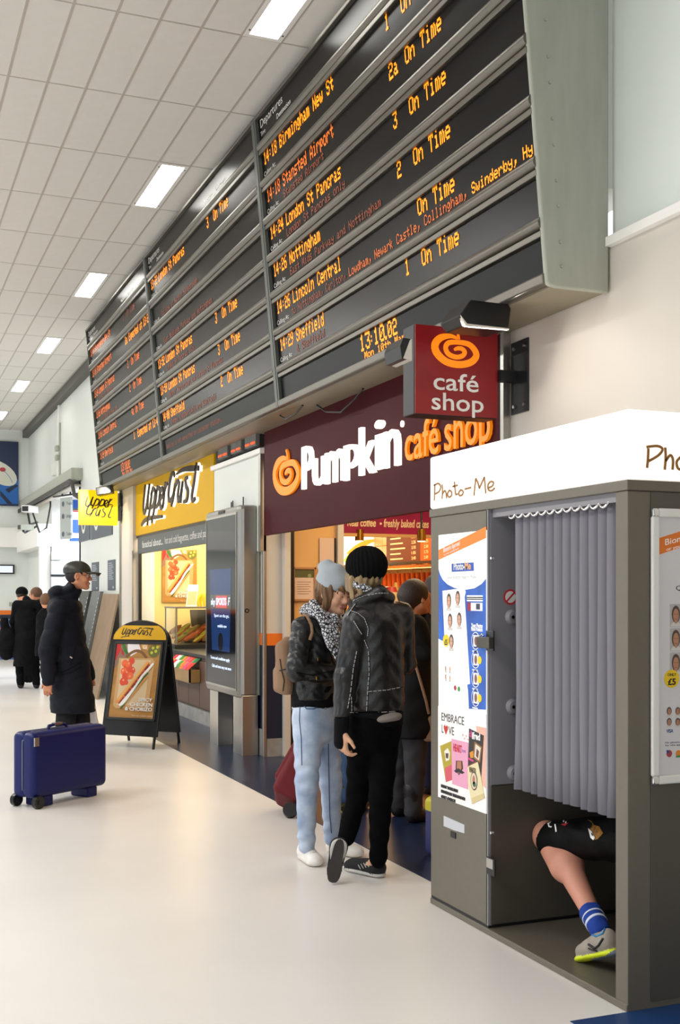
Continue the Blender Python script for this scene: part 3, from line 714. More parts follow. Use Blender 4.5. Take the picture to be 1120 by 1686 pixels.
# projecting sandwich shop sign
y = 16.3; fS = wallY(y)
e = empty('projecting_sign', 'square bright yellow sign projecting beside the pillar, lamp above it', 'sign', (2.9, y, 2.45))
a0, b1 = fS.px(131, 806); a1, b0 = fS.px(194, 865)
MB(fS).box(a0, a1, b0, b1, -.12, 0).build('panel', m_ucyg, e, bevel=.004)
L = MB(fS).mat(m_brown); W_ = a1 - a0; H_ = b1 - b0
logo(L, ['up'], a0 + .16 * W_, b0 + .46 * H_, W_ * .7, H_ * .36, 0, .004, .016); logo(L, ['cr'], a0 + .18 * W_, b0 + .22 * H_, W_ * .68, H_ * .36, 0, .004, .016)
L.ribbon([(a0 + .5 * W_, b0 + .55 * H_), (a0 + .85 * W_, b0 + .6 * H_)], .012, 0, .004); L.build('script_lettering', None, e)
MB().box(a1, XW - .03, 16.32, 16.38, 2.69, 2.75).build('bracket_arm', m_dark, e)
pz0 = fS.px(211, 857)[1]; pz1 = fS.px(211, 812)[1]
MB().box(3.21, 3.235, 16.30, 16.44, pz0, pz1).build('wall_plate', m_dark, e)
hd = Fr(at(170, 800, 15.6), (CN, -SN, 0))
MB(hd).poly(pxpoly(hd, [(157, 803), (182, 798), (184, 811), (159, 816)]), -.2, 0).build('lamp_head', m_black, e, bevel=.01)
MB().cyl(at(165, 806, 16.0), at(166, 801, 15.7), .02).build('lamp_arm', m_dark, e)
lamp('sign_lamp', 'SPOT', at(165, 803, 15.3), 60, (1, .93, .75), spot_size=1.9, spot_blend=.6, rot=(radians(60), 0, radians(10)))
fl_ = lamp('fascia_spill_light', 'SPOT', (2.93, 15.85, 2.9), 110, (1, .9, .6), spot_size=2.3, spot_blend=1.0, rot=tuple(V((.6, -.75, -.45)).to_track_quat('-Z', 'Y').to_euler()))  # added spot without a fitting, stands for the sign lamp's spill on the fascia

# ------------------------------------------------------------ the food poster, printed flat; used on the A-board and inside the shop
def C2(h): return M('print_' + h, '#' + h, rough=.45)
def food_poster(fr, a0, b0, w_, h_, parent, c=.001):
    """poster coordinates measured on the A-board: x 70..705, y 345..1275 of a zoomed view, straightened"""
    def q(pts):
        out = []
        for x, y in pts:
            t = (y - 345) / (1262 - 345); xl_ = 148 + (72 - 148) * t; xr = 705 + (628 - 705) * t
            out.append((a0 + (x - xl_) / (xr - xl_) * w_, b0 + (1 - t) * h_))
        return [(min(max(x, a0 + .001), a0 + w_ - .001), min(max(y, b0 + .001), b0 + h_ - .001)) for x, y in out]
    m = MB(fr); e_ = c
    def lay(h, pts, k): m.mat(C2(h)).poly(q(pts), e_ + (k - 1) * .0006, e_ + k * .0006)
    m.mat(M('poster_wood', '#b9853f', rough=.4, var=.28, vscale=2.2, stretch=(1, 1, 6))).box(a0, a0 + w_, b0, b0 + h_, 0, e_)
    lay('8c6a58', [(148, 345), (300, 345), (310, 470), (140, 640), (125, 655)], 1)
    lay('e9e4e4', [(285, 345), (430, 345), (455, 420), (330, 500), (290, 440)], 2)
    lay('c41d17', [(152, 347), (205, 350), (200, 430), (165, 500), (135, 560), (140, 450)], 2); lay('b01a12', [(205, 400), (235, 440), (245, 490), (215, 480)], 3)
    lay('2f6e22', [(210, 347), (250, 347), (292, 450), (280, 485), (240, 440)], 3)
    lay('d8a96a', [(455, 347), (540, 347), (540, 420), (470, 400)], 2); lay('f4ead2', [(480, 360), (525, 360), (528, 400), (485, 405)], 3); lay('e3a13a', [(492, 368), (512, 368), (512, 388), (492, 388)], 4)
    m.mat(C2('6a6a2c')).disc(*q([(618, 430)])[0], w_ * .13, e_, e_ + .0012, ry=w_ * .125)
    for x, y_ in ((605, 390), (590, 450), (640, 430), (660, 380)): m.mat(C2('c8c83a')).disc(*q([(x, y_)])[0], w_ * .03, e_, e_ + .0018)
    m.mat(C2('7d5327')).ribbon(q([(270, 520), (330, 460), (400, 430), (470, 450), (530, 520)]), w_ * .055, e_, e_ + .0018)
    lay('caa06b', [(185, 525), (600, 520), (632, 560), (560, 1150), (160, 1150), (130, 1110)], 4)
    lay('d9bf95', [(215, 540), (585, 545), (560, 700), (520, 1110), (170, 1110), (200, 760)], 5)
    for i, (x, y_, r_) in enumerate([(260, 590, 40), (345, 560, 38), (300, 640, 52), (250, 690, 40), (350, 680, 42), (280, 750, 48), (335, 745, 38), (245, 820, 42), (285, 830, 26), (300, 600, 34)]):
        m.mat(C2('dd4a24' if i % 3 else 'ee6a35')).disc(*q([(x, y_)])[0], w_ * r_ / 560 * 1.05, e_, e_ + .0034 + i * .0002, n=9, rot=i)
    for i, (x, y_) in enumerate([(310, 590), (250, 800), (370, 660), (290, 700), (330, 750), (240, 680)]): m.mat(C2('f6a070')).disc(*q([(x, y_)])[0], w_ * .02, e_, e_ + .0058)
    lay('d98f3e', [(540, 555), (580, 580), (200, 1090), (165, 1090), (160, 1060)], 10)
    lay('e8ac5c', [(530, 560), (560, 565), (210, 1040), (170, 1060)], 11)
    lay('6b2014', [(560, 585), (575, 620), (225, 1100), (195, 1090)], 11)
    for i in range(14):
        t_ = i / 13; m.mat(C2(['b5301c', '8c2718', 'd04a20'][i % 3])).disc(*q([(560 - 340 * t_, 610 + 470 * t_)])[0], w_ * .027, e_, e_ + .0078 + (i % 2) * .0003, n=8)
    lay('f0efe6', [(610, 575), (628, 590), (560, 680), (500, 740), (440, 860), (260, 1110), (215, 1125), (205, 1105), (330, 950), (400, 860), (470, 740)], 14)
    lay('2e5a20', [(556, 690), (560, 710), (500, 780), (380, 940), (240, 1160), (215, 1155), (300, 1060), (390, 920), (480, 780)], 15)
    lay('d79240', [(540, 740), (555, 750), (400, 960), (262, 1140), (240, 1160), (300, 1080), (400, 930)], 14)
    for st, x1_, y_, h in (('SPICY', 628, 1055, 40), ('CHICKEN', 630, 1115, 42), ('& CHORIZO', 628, 1172, 42)):
        a_, b_ = q([(x1_, y_)])[0]; n_ = len(st)
        m.mat(m_white).text(st, a_ - .01 - w_ * {5: .30, 7: .49, 9: .60}[n_], b_, h / 917 * h_, w_ * {5: .30, 7: .49, 9: .60}[n_], 0, e_ + .011, bold=.02)
    m.mat(m_white).text('Now also available toasted', q([(370, 1235)])[0][0], q([(370, 1237)])[0][1], .008, w_ * .45, 0, e_ + .002)
    return m.build('food_poster_print', None, parent)

# A-board on the floor
FR_ = flo(255.4, 1234.4); FL_ = at(164, 1209, 11.36); FL_.z = 0
ex = (FR_ - FL_); Wd = ex.length; ex.normalize(); back = V((-ex.y, ex.x, 0)); lean = (V((0, 0, 1.25)) + back * .27).normalized()
e = empty('a_board_sign', 'black arched A-board on the floor with yellow top and food poster', 'sandwich board', tuple((FL_ + FR_) / 2))
fa = Fr(FL_, tuple(ex), tuple(lean)); fb2 = Fr(FL_ + back * .52, tuple(ex), tuple((V((0, 0, 1.25)) - back * .25).normalized()))
def arch(w_, b0, b1, n=16):
    r_ = w_ / 2; return [(0, b0), (w_, b0)] + [(w_ / 2 + r_ * cos(pi * i / n), b1 + .2 * sin(pi * i / n)) for i in range(n + 1)]
def slab(frm, nm):
    s_ = MB(frm).mat(m_black); s_.poly(arch(Wd, .12, 1.075), -.03, 0); o_ = s_.build(nm, None, e, bevel=.005); return o_
slab(fa, 'front_board'); 
bk = MB(Fr(fb2.o + ex * Wd, tuple(-ex), tuple(fb2.t))).mat(m_black); bk.poly(arch(Wd, .12, 1.07), -.03, 0); bk.build('back_board', None, e, bevel=.005)
y_ = MB(fa).mat(M('board_yellow', '#dca914', rough=.35)); y_.poly([(.012, 1.075), (Wd - .012, 1.075)] + [(Wd / 2 + (Wd / 2 - .012) * cos(pi * i / 16), 1.08 + .185 * sin(pi * i / 16)) for i in range(17)], 0, .006); y_.build('arched_header', None, e)
L = MB(fa).mat(m_brown); logo(L, ['up', 'cr', 'ct'], .11, 1.11, .36, .085, .006, .008, .009); L.ribbon([(.1, 1.095), (.16, 1.105), (.2, 1.11)], .007, .006, .008); L.build('script_lettering', None, e)
fm = MB(fa).mat(M('frame_black', '#1b1c1d', rough=.5)); fm.box(.035, Wd - .035, 1.03, 1.055, 0, .012).box(.035, Wd - .035, .27, .295, 0, .012).box(.035, .06, .27, 1.055, 0, .012).box(Wd - .06, Wd - .035, .27, 1.055, 0, .012); fm.build('poster_frame', None, e, bevel=.003)
food_poster(fa, .06, .295, Wd - .12, .735, e, .003)
for s_ in (0.015, Wd - .03):
    q0 = fa.w(s_, 0, -.015); q1 = fa.w(s_, .14, -.015); MB().cyl(q0, q1, .014).build('leg', m_black, e)
    q0 = fb2.w(s_, 0, .015); q1 = fb2.w(s_, .14, .015); MB().cyl(q0, q1, .014).build('leg', m_black, e)
for s_ in (.02, Wd - .02):
    MB().cyl(fa.w(s_, 1.02, -.02), fb2.w(s_, 1.02, .02), .008).build('hinge_stay', m_steel, e)
# ------------------------------------------------------------ screen totem
e = empty('screen_totem', 'tall brushed metal advertising screen standing on two square legs', 'screen', (3.2, 10.85, 0))
X0, X1, Y0, Y1 = 3.125, 3.29, 10.23, 11.43
s_ = Sdf((X0 - .03, Y0 - .03, .48), (X1 + .05, Y1 + .03, 2.42), .0085) if False else None
fk = wallX(X0)
k = MB(); k.mat(m_alu)
# rounded section: front edges curve back
pr_ = [(X1, 0), (X0 + .05, 0), (X0 + .022, .012), (X0 + .006, .04), (X0, .075)]
prof = [(x, Y0 + d) for x, d in pr_] + [(x, Y1 - d) for x, d in reversed(pr_)]
zb, zt = .535, 2.335
rings = [(zb, .03), (zb + .012, .008), (zb + .04, 0), (zt - .04, 0), (zt - .012, .008), (zt, .03)]
vs = []; n = len(prof)
for z, ins in rings:
    for x, y in prof: vs.append((min(x + ins, X1), y + (ins if y < 10.8 else -ins), z))
k.add(vs, [(r * n + i, (r + 1) * n + i, (r + 1) * n + (i + 1) % n, r * n + (i + 1) % n) for r in range(5) for i in range(n)], False)
k.add(vs[:n], [tuple(range(n))]); k.add(vs[-n:], [tuple(range(n - 1, -1, -1))])
k.build('casing', None, e, bevel=.002)
MB().box(X1, 3.33, Y0 + .02, Y1 - .02, .56, 2.28).build('rear_box', m_gal, e)
m_scr = M('screen_glass', '#0b0e16', rough=.06, spec=.12)
sb = MB(fk); sb.mat(m_scr).box(-Y1 + .085, -Y0 - .085, .62, 2.25, .0, .004); sb.build('screen', None, e)
scr = MB(fk); A0, A1 = -Y1 + .085, -Y0 - .085; W_ = A1 - A0
m_blu = M('screen_blue', '#10254a', rough=.1, spec=.12, emit=.35, ecol='#1d3f78')
scr.mat(m_blu).poly([(A0 + .12 * W_, 1.75), (A0 + .85 * W_, 1.75), (A0 + .8 * W_, .95), (A0 + .2 * W_, .95)], .004, .005)
scr.mat(M('screen_black', '#07080c', rough=.1)).box(A0 + .15 * W_, A0 + .85 * W_, 1.36, 1.50, .005, .006)
scr.mat(M('screen_red', '#8c1424', rough=.1, emit=.6, ecol='#c01c34')).box(A0 + .34 * W_, A0 + .72 * W_, 1.37, 1.49, .006, .007)
m_st = M('screen_white', '#c8d4e8', rough=.2, emit=.7, ecol='#c8d8f0')
scr.mat(m_st).text('sky', A0 + .17 * W_, 1.40, .06, .15 * W_, 0, .0072, bold=.02).text('SPORTS', A0 + .35 * W_, 1.40, .065, .35 * W_, 0, .008, bold=.03).text('F', A0 + .75 * W_, 1.40, .07, .06 * W_, 0, .0072, bold=.03, shear=.3)
scr.mat(m_st)
for zz, st, f0, f1 in ((1.28, 'The channel that could be', .28, .78), (1.18, 'a career', .4, .7), (.86, 'for more information visit', .15, .8), (.78, 'www.example', .2, .85)): 
    st = {1.28: 'Sport on the go,', 1.18: 'available now', .86: 'Terms and conditions apply', .78: 'Calls and texts may cost more'}[zz]
    scr.text(st, A0 + f0 * W_, zz, .03, (f1 - f0) * W_, 0, .0062)
scr.mat(M('screen_black')).disc(A0 + .5 * W_, 1.04, .09, .005, .0058, ry=.09)
scr.build('screen_picture', None, e)
bz = MB(fk); bz.mat(m_steel).box(A0 - .012, A0, .60, 2.27, 0, .008).box(A1, A1 + .012, .60, 2.27, 0, .008).box(A0, A1, 2.25, 2.27, 0, .008).box(A0, A1, .60, .62, 0, .008); bz.build('bezel', None, e)
MB(fk).mat(m_dark).box(A0 + .42 * W_, A0 + .62 * W_, 2.285, 2.315, .0, .006).build('name_badge', None, e)
MB().cyl((3.2, Y0 - .006, 1.35), (3.2, Y0 + .01, 1.35), .022).build('lock', m_dark, e)
MB().cyl((3.2, Y0 - .008, 1.35), (3.2, Y0 - .004, 1.35), .01).build('lock_barrel', m_steel, e)
for yy in (10.30, 11.12): MB().box(3.155, 3.31, yy - .07, yy + .22, 0, .56).build('leg', m_steel, e, bevel=.004)
for yy, h in ((11.0, .06), (10.95, .07), (10.6, .08)): MB().cyl((3.28, yy, 2.33), (3.28, yy, 2.33 + h + .03), .006).build('aerial', m_dark, e)

# ------------------------------------------------------------ photo booth
m_bg = M('booth_grey', '#726c60', rough=.42, metal=.3, bump=.05, bscale=400, var=.05, vscale=30)
m_bd = M('booth_dark', '#5a564e', rough=.42, metal=.3, bump=.05, bscale=400)
m_bi = M('booth_inner', '#8a888e', rough=.5, bump=.04, bscale=300)
m_lb = M('lightbox_acrylic', '#ffffff', rough=.35, emit=.62, ecol='#fff8ee')
m_cur = M('curtain_cloth', '#7d7b84', rough=.95, bump=.15, bscale=500)
BX, BY0, BY1, BXb = 2.505, 3.44, 5.02, 3.27
fb_ = wallX(BX); fs_ = wallY(BY0)
e = empty('photo_booth', 'grey photo booth with glowing white top band and pleated grey curtain', 'photo booth', (2.9, 4.2, 0))
lb = MB().box(BX - .004, BXb, BY0 - .004, BY1 + .004, 1.915, 2.168); lb.build('light_band', m_lb, e, bevel=.012, seg=3)
MB().box(BX - .006, BXb, BY0 - .006, BY1 + .006, 1.875, 1.913).build('header_rail', m_bg, e, bevel=.003)
MB().box(BX, BXb, 4.46, BY1, .04, 1.875).build('machine_cabinet', m_bg, e, bevel=.004)
MB().box(BX + .012, BXb, 4.452, 4.46, .66, 1.86).build('inner_panel', m_bi, e)
MB().box(BX + .012, BXb, 4.448, 4.46, .045, .655).build('inner_panel', m_bd, e)
MB().box(BX, BX + .02, 4.455, 4.47, .04, 1.875).build('edge_strip', m_bi, e)
MB().box(BX, BX + .10, BY0, BY0 + .075, .02, 1.875).build('corner_post', m_bg, e, bevel=.004)
MB().box(BX + .1, BXb, BY0, BY0 + .03, .02, 1.875).build('side_panel', m_bd, e, bevel=.003)
MB().box(BXb, BXb + .03, BY0, BY1, .02, 2.12).build('back_panel', m_bd, e)
MB().box(BX - .004, BXb, BY0, BY1, .0, .028).build('base_plate', m_bg, e, bevel=.004)
MB().box(BX + .02, BXb, BY0 + .03, 4.45, 1.84, 1.875).build('inner_roof', m_bi, e)
MB().box(BX + .004, BXb, 4.46, BY1 + .002, .028, .04).build('plinth_gap', m_dark, e)
# lettering on the band
m_sig = M('marker_brown', '#9a6a2a', rough=.5)
def handwriting(mb, pts_list, wt): 
    for s in pts_list: mb.ribbon(s, wt, 0, .003, 4)
def hpx(frm, P, u0, v0, k): return [[frm.px(u0 + x / k, v0 + y / k) for x, y in s] for s in P]
PM = [[(45, 418), (43, 455), (42, 492)], [(40, 425), (60, 416), (70, 432), (62, 452), (46, 462)], [(76, 420), (78, 450), (76, 484)], [(78, 462), (88, 448), (94, 460), (96, 482)], [(108, 446), (100, 462), (106, 476), (117, 470), (118, 454), (108, 446)],
      [(130, 408), (133, 440), (136, 464), (144, 462)], [(122, 430), (144, 424)], [(158, 444), (149, 458), (154, 470), (166, 464), (168, 450), (158, 444)], [(176, 441), (203, 434)], [(216, 470), (220, 430), (224, 394)], [(224, 394), (234, 414), (240, 438)], [(240, 438), (252, 410), (262, 388)], [(262, 388), (265, 425), (268, 460)],
      [(278, 436), (296, 428), (302, 412), (290, 408), (278, 422), (280, 444), (294, 448), (307, 436)]]
m_ = MB(Fr(fb_.w(0, 0, .0045), (0, -1, 0))).mat(m_sig); handwriting(m_, hpx(m_.fr, PM, 700, 640, 2.667), .0085); m_.build('handwritten_lettering', None, e)
fsb = Fr(fs_.w(0, 0, .0045), (1, 0, 0))
P2 = [[(980, 262), (978, 310), (974, 348)], [(972, 256), (1020, 252), (1042, 266), (1025, 292), (982, 318)], [(1054, 258), (1056, 300), (1052, 356)], [(1056, 318), (1076, 292), (1088, 312), (1086, 356)], [(1122, 300), (1104, 322), (1112, 352), (1136, 350), (1146, 318), (1122, 300)], [(1172, 250), (1176, 310), (1182, 352), (1196, 350)], [(1156, 292), (1204, 284)], [(1232, 300), (1216, 322), (1224, 352), (1246, 348), (1252, 320), (1232, 300)]]
m_ = MB(fsb).mat(m_sig); handwriting(m_, hpx(fsb, P2, 700, 640, 2.667), .0095); m_.build('handwritten_lettering', None, e)
# lit poster window on the cabinet
pf = Fr(fb_.w(0, 0, .001), (0, -1, 0))
a0, a1, b0, b1 = -4.93, -4.462, .532, 1.785
def Q(pts, u0, v0, k): return [pf.px(u0 + x / k, v0 + y / k) for x, y in pts]
m_pp = M('poster_paper', '#f3f3f1', rough=.35, emit=.28); m_pb = M('poster_blue', '#2a6ad0', rough=.35, emit=.15, var=.35, vscale=5, col2='#12408f'); m_po = M('poster_orange', '#f07a18', rough=.35, emit=.2)
pp = MB(pf).mat(m_pp); pp.box(a0, a1, b0, b1, 0, .002)
def L_(mat_, pts, k_): pp.mat(mat_).poly(pts, .0005, .002 + k_ * .0004)
K1 = (720, 860, 11.24)
L_(m_po, Q([(36, 512), (915, 78), (915, 290), (36, 695)], *K1), 1)
L_(m_pb, Q([(34, 870), (60, 960), (110, 1060), (200, 1150), (330, 1215), (520, 1250), (700, 1220), (830, 1140), (915, 1040), (915, 3470), (400, 3440), (380, 2950), (300, 2700), (200, 2480), (36, 2460)], *K1), 1)
# white sweep at the lower left
L_(m_pp, Q([(34, 440), (380, 640), (440, 800), (500, 1030), (545, 1350), (560, 1686), (36, 1610)], 720, 1010, 10.53), 3)
L_(M('print_bluelogo', '#2450b0', rough=.35, emit=.1), Q([(275, 768), (685, 742), (688, 898), (280, 918)], *K1), 2)
pp.mat(m_print); x0_, y0_ = Q([(315, 880)], *K1)[0]; x1_, _ = Q([(520, 850)], *K1)[0]; x2_, _ = Q([(635, 850)], *K1)[0]
pp.text('Photo-', x0_, y0_, .032, x1_ - x0_, 0, .0032, bold=.03); pp.mat(C2('f0b070')).text('Me', x1_, y0_, .032, x2_ - x1_, 0, .0032, bold=.03)
sl = (Q([(490, 350)], *K1)[0][1] - Q([(120, 520)], *K1)[0][1]) / (Q([(490, 350)], *K1)[0][0] - Q([(120, 520)], *K1)[0][0])
x_, y_ = Q([(125, 560)], *K1)[0]; pp.mat(m_print).text('Biometric Approved', x_, y_, .022, .165, 0, .0034, bold=.02, slope=sl)
x_, y_ = Q([(135, 622)], *K1)[0]; pp.text('or your money back', x_, y_, .011, .15, 0, .0034, slope=sl)
x_, y_ = Q([(170, 1055)], *K1)[0]; pp.mat(C2('a8a8a8')).text('Quicker & Better Value For Money', x_, y_, .018, .30, 0, .0026)
L_(m_pp, Q([(112, 1268), (512, 1215), (540, 1290), (520, 1380), (620, 2990), (190, 3090)], *K1), 5)
m_sk = C2('d9a98c'); m_hr = C2('57463d'); m_shirt = C2('d8d4d0')
def portrait(mb, frm, uc, vc, hw, hh, c, dark=False):
    """a printed passport portrait: hair, shoulders, face"""
    q0 = frm.px(uc, vc); ax = frm.px(uc + hw, vc)[0] - q0[0]; by = frm.px(uc, vc - hh)[1] - q0[1]
    mb.mat(m_hr).disc(q0[0], q0[1] + by * .12, ax * .80, c, c + .0004, n=14, ry=by * .80)
    mb.mat(m_shirt).poly([(q0[0] - ax, q0[1] - by), (q0[0] + ax, q0[1] - by), (q0[0] + ax * .8, q0[1] - by * .72), (q0[0], q0[1] - by * .5), (q0[0] - ax * .8, q0[1] - by * .72)], c, c + .0005)
    sk = C2('b98568') if dark else m_sk
    mb.mat(sk).box(q0[0] - ax * .25, q0[0] + ax * .25, q0[1] - by * .72, q0[1] - by * .2, c, c + .0007).disc(q0[0], q0[1] + by * .02, ax * .55, c, c + .0009, n=14, ry=by * .62)
    mb.mat(m_hr).poly([(q0[0] - ax * .5, q0[1] + by * .45), (q0[0], q0[1] + by * .85), (q0[0] + ax * .5, q0[1] + by * .45), (q0[0] + ax * .2, q0[1] + by * .62), (q0[0] - ax * .2, q0[1] + by * .62)], c, c + .0011)
    mb.box(q0[0] - ax * .34, q0[0] - ax * .12, q0[1] + by * .1, q0[1] + by * .16, c, c + .0011).box(q0[0] + ax * .12, q0[0] + ax * .34, q0[1] + by * .1, q0[1] + by * .16, c, c + .0011)
    mb.mat(C2('b0505a')).box(q0[0] - ax * .18, q0[0] + ax * .18, q0[1] - by * .36, q0[1] - by * .29, c, c + .0011)
for x, y_ in ((235, 1470), (398, 1420)): portrait(pp, pf, 720 + x / 11.24, 860 + y_ / 11.24, 4.6, 15, .005)
for x, y_ in ((240, 140), (400, 120), (262, 500)): portrait(pp, pf, 720 + x / 10.53, 1010 + y_ / 10.53, 4.6, 14.5, .005)
for x, y_ in ((163, 965), (235, 970), (165, 1110), (235, 1120)): portrait(pp, pf, 720 + x / 10.53, 1010 + y_ / 10.53, 1.9, 5.8, .0035)
m_y = C2('f5d81c')
for x, y_, r_ in ((172, 470, .030),): pp.mat(m_y).disc(*Q([(x, y_)], 720, 1010, 10.53)[0], r_, 0, .0068, ry=r_ * .95); pp.mat(m_black).text('£5', *Q([(150, 540)], 720, 1010, 10.53)[0], .024, .03, 0, .0072, bold=.03)
m_wr = C2('ffffff')
for y_ in (475, 800, 1130, 1460):
    c_ = Q([(675, y_)], 720, 1010, 10.53)[0]; pp.mat(m_wr).disc(*c_, .038, 0, .0030, ry=.040); pp.mat(C2('1c3f9a')).disc(*c_, .034, 0, .0034, ry=.036); pp.mat(C2('eef2f8')).box(c_[0] - .02, c_[0] + .026, c_[1] - .026, c_[1] + .026, 0, .0038)
    d_ = Q([(750, y_ + 10)], 720, 1010, 10.53)[0]; pp.mat(m_y).disc(*d_, .018, 0, .0044); pp.mat(m_wr).box(c_[0] - .03, c_[0] + .02, c_[1] - .050, c_[1] - .044, 0, .003)
    pp.mat(C2('8a5a48')).disc(c_[0] + .004, c_[1], .012, 0, .0042, ry=.02)
for y_ in (1375, 1405, 1437): c_ = Q([(560, y_)], *K1)[0]; d_ = Q([(855, y_)], *K1)[0]; pp.mat(m_wr).box(c_[0], d_[0], c_[1] - .006, c_[1] + .006, 0, .003)
c_ = Q([(575, 1635)], *K1)[0]; d_ = Q([(850, 1490)], *K1)[0]; pp.mat(C2('eef0f6')).box(c_[0], d_[0], c_[1], d_[1], 0, .003); pp.mat(C2('a01830')).box(c_[0], c_[0] + .03, c_[1], d_[1], 0, .0035); pp.mat(C2('3a3a50')).box(c_[0] + .08, c_[0] + .115, d_[1] - .03, d_[1] - .004, 0, .0035)
for y_, st in ((240, 'Your Photos'), (300, 'More Products')): x_, z_ = Q([(600, y_)], 720, 1010, 10.53)[0]; pp.mat(m_wr).text(st, x_, z_, .018, .105, 0, .0032, bold=.04)
for x, y_, cc in ((325, 1290, 'b03a48'), (390, 1310, '3f9a4a')): pp.mat(C2(cc)).disc(*Q([(x, y_)], 720, 1010, 10.53)[0], .012, 0, .0046)
# lower poster
K3 = (720, 1160, 9.11)
L_(M('poster_paper2', '#ece9e6', rough=.4, emit=.15), [(a0, b0), (a1, b0), (a1, Q([(748, 145)], *K3)[0][1]), (a0, Q([(36, 22)], *K3)[0][1])], 8)
x_, y_ = Q([(82, 236)], *K3)[0]; pp.mat(m_black).text('EMBRACE', x_, y_, .037, .225, 0, .006, bold=.0)
x_, y_ = Q([(85, 418)], *K3)[0]; pp.text('L', x_, y_, .037, .018, 0, .006).text('VE', x_ + .07, y_, .037, .055, 0, .006)
hx, hy = x_ + .043, y_ + .020; hpnt = [(hx, hy - .026), (hx + .019, hy), (hx + .021, hy + .012), (hx + .011, hy + .020), (hx, hy + .011), (hx - .011, hy + .020), (hx - .021, hy + .012), (hx - .019, hy)]
pp.mat(C2('c8382c')).poly(hpnt, 0, .0065)
def card(h, pts, k_): pp.mat(C2(h)).poly(Q(pts, *K3), .001, .0055 + k_ * .0004)
card('efb9a8', [(600, 320), (750, 350), (748, 1260), (690, 1200)], .5)
for i in range(14): card('eba998', [(390 + i * 25, 440 + (i * 53) % 90), (415 + i * 25, 450 + (i * 53) % 90), (400 + i * 25, 480 + (i * 53) % 90)], 1)
card('b7a32e', [(60, 620), (235, 545), (245, 1130), (148, 1165)], 2); card('eceae0', [(125, 700), (175, 650), (210, 720), (200, 830), (150, 850)], 3); card('5c3a2a', [(145, 730), (190, 730), (185, 810), (150, 800)], 4); card('d85a6a', [(135, 950), (235, 900), (240, 1130), (150, 1160)], 3)
card('2a2322', [(498, 358), (718, 465), (680, 1080), (482, 1000)], 3); card('9a6a34', [(580, 552), (694, 635), (664, 875), (560, 800)], 4); card('e8ddd0', [(598, 590), (676, 650), (650, 840), (580, 780)], 5); card('6a4030', [(615, 660), (650, 700), (635, 810), (605, 770)], 6); card('e0921a', [(505, 720), (560, 690), (570, 800), (520, 800)], 4)
card('d8408a', [(484, 790), (575, 835), (560, 860), (484, 820)], 5)
x_, y_ = Q([(505, 480)], *K3)[0]; pp.mat(C2('d8408a')).text('d', x_, y_, .03, .02, 0, .0076, bold=.03); pp.mat(m_wr).text('ifred', x_ + .024, y_ - .006, .03, .075, 0, .0076, bold=.03)
card('eaa6c4', [(236, 512), (484, 572), (482, 1272), (246, 1190)], 5); card('4a2c22', [(305, 840), (400, 845), (412, 960), (350, 1060), (300, 980)], 7); card('b87a5c', [(325, 850), (385, 850), (390, 950), (350, 1040), (320, 950)], 8)
card('1f1518', [(278, 990), (345, 955), (435, 1020), (400, 1040), (345, 1010), (310, 1025)], 9)
x_, y_ = Q([(262, 690)], *K3)[0]; pp.mat(C2('c81c3c')).text('HEART', x_, y_, .032, .085, 0, .0082, bold=.04)
x_, y_ = Q([(395, 715)], *K3)[0]; pp.mat(C2('b070b8')).text('love', x_, y_, .02, .035, 0, .0082)
card('8a5030', [(482, 920), (600, 855), (628, 850), (630, 900), (482, 980)], 8); card('e9dcb0', [(482, 932), (635, 860), (680, 1080), (730, 1390), (545, 1490), (490, 1180)], 9); card('d8c690', [(545, 1400), (722, 1330), (732, 1400), (548, 1488)], 10)
pp.mat(C2('3a3428')).disc(*Q([(582, 1145)], *K3)[0], .031, 0, .0105, ry=.042); pp.mat(C2('e0ccb4')).disc(*Q([(582, 1145)], *K3)[0], .027, 0, .0109, ry=.037); pp.mat(C2('b07a5c')).disc(*Q([(582, 1130)], *K3)[0], .011, 0, .0113, ry=.02); pp.mat(C2('2f6a4a')).disc(*Q([(590, 1195)], *K3)[0], .015, 0, .0113, ry=.012)
x_, y_ = Q([(510, 1010)], *K3)[0]; pp.mat(C2('5a4a30')).text('WANTED', x_, y_, .024, .062, 0, .0104, bold=.01)
for st, y_, wd in (('PRINT YOUR FUN', 1238, .165), ('PHOTOS IN THIS BOOTH', 1318, .235), ('ONLY £3 EACH', 1396, .14)):
    x_, z_ = Q([(84, y_)], *K3)[0]; pp.mat(C2('3a3a3c')).text(st, x_, z_, .0145, wd, 0, .0104)
tag(pp.build('poster_window', None, e), kind='stuff')
# small fittings on the cabinet face
def boxpx(frm, u0, v0, u1, v1, c0, c1, m_, name, bevel=.002):
    q0 = frm.px(u0, v0); q1 = frm.px(u1, v1); return MB(frm).box(q0[0], q1[0], min(q0[1], q1[1]), max(q0[1], q1[1]), c0, c1).build(name, m_, e, bevel=bevel)
boxpx(fb_, 803, 1038, 815, 1072, 0, .008, m_black, 'hasp_plate'); boxpx(fb_, 794, 1048, 815, 1068, .008, .03, M('padlock_grey', '#5a554c', rough=.35, metal=.7), 'padlock')
MB().tube([fb_.w(*fb_.px(797, 1050), .02), fb_.w(*fb_.px(797, 1046), .02), fb_.w(*fb_.px(801, 1044), .02), fb_.w(*fb_.px(803, 1047), .02)], .004).build('shackle', m_chrome, e)
for u, v in ((812.3, 919), (812, 1371)): q = fb_.px(u, v); MB().cyl(fb_.w(*q, 0), fb_.w(*q, .012), .009, .006).build('cam_lock', m_chrome, e)
sk_ = MB(fb_).mat(m_black); q0 = fb_.px(803, 1410); q1 = fb_.px(816, 1444); sk_.box(q0[0], q1[0], q1[1] - .0, q0[1], 0, .005); sk_.build('socket_plate', None, e)
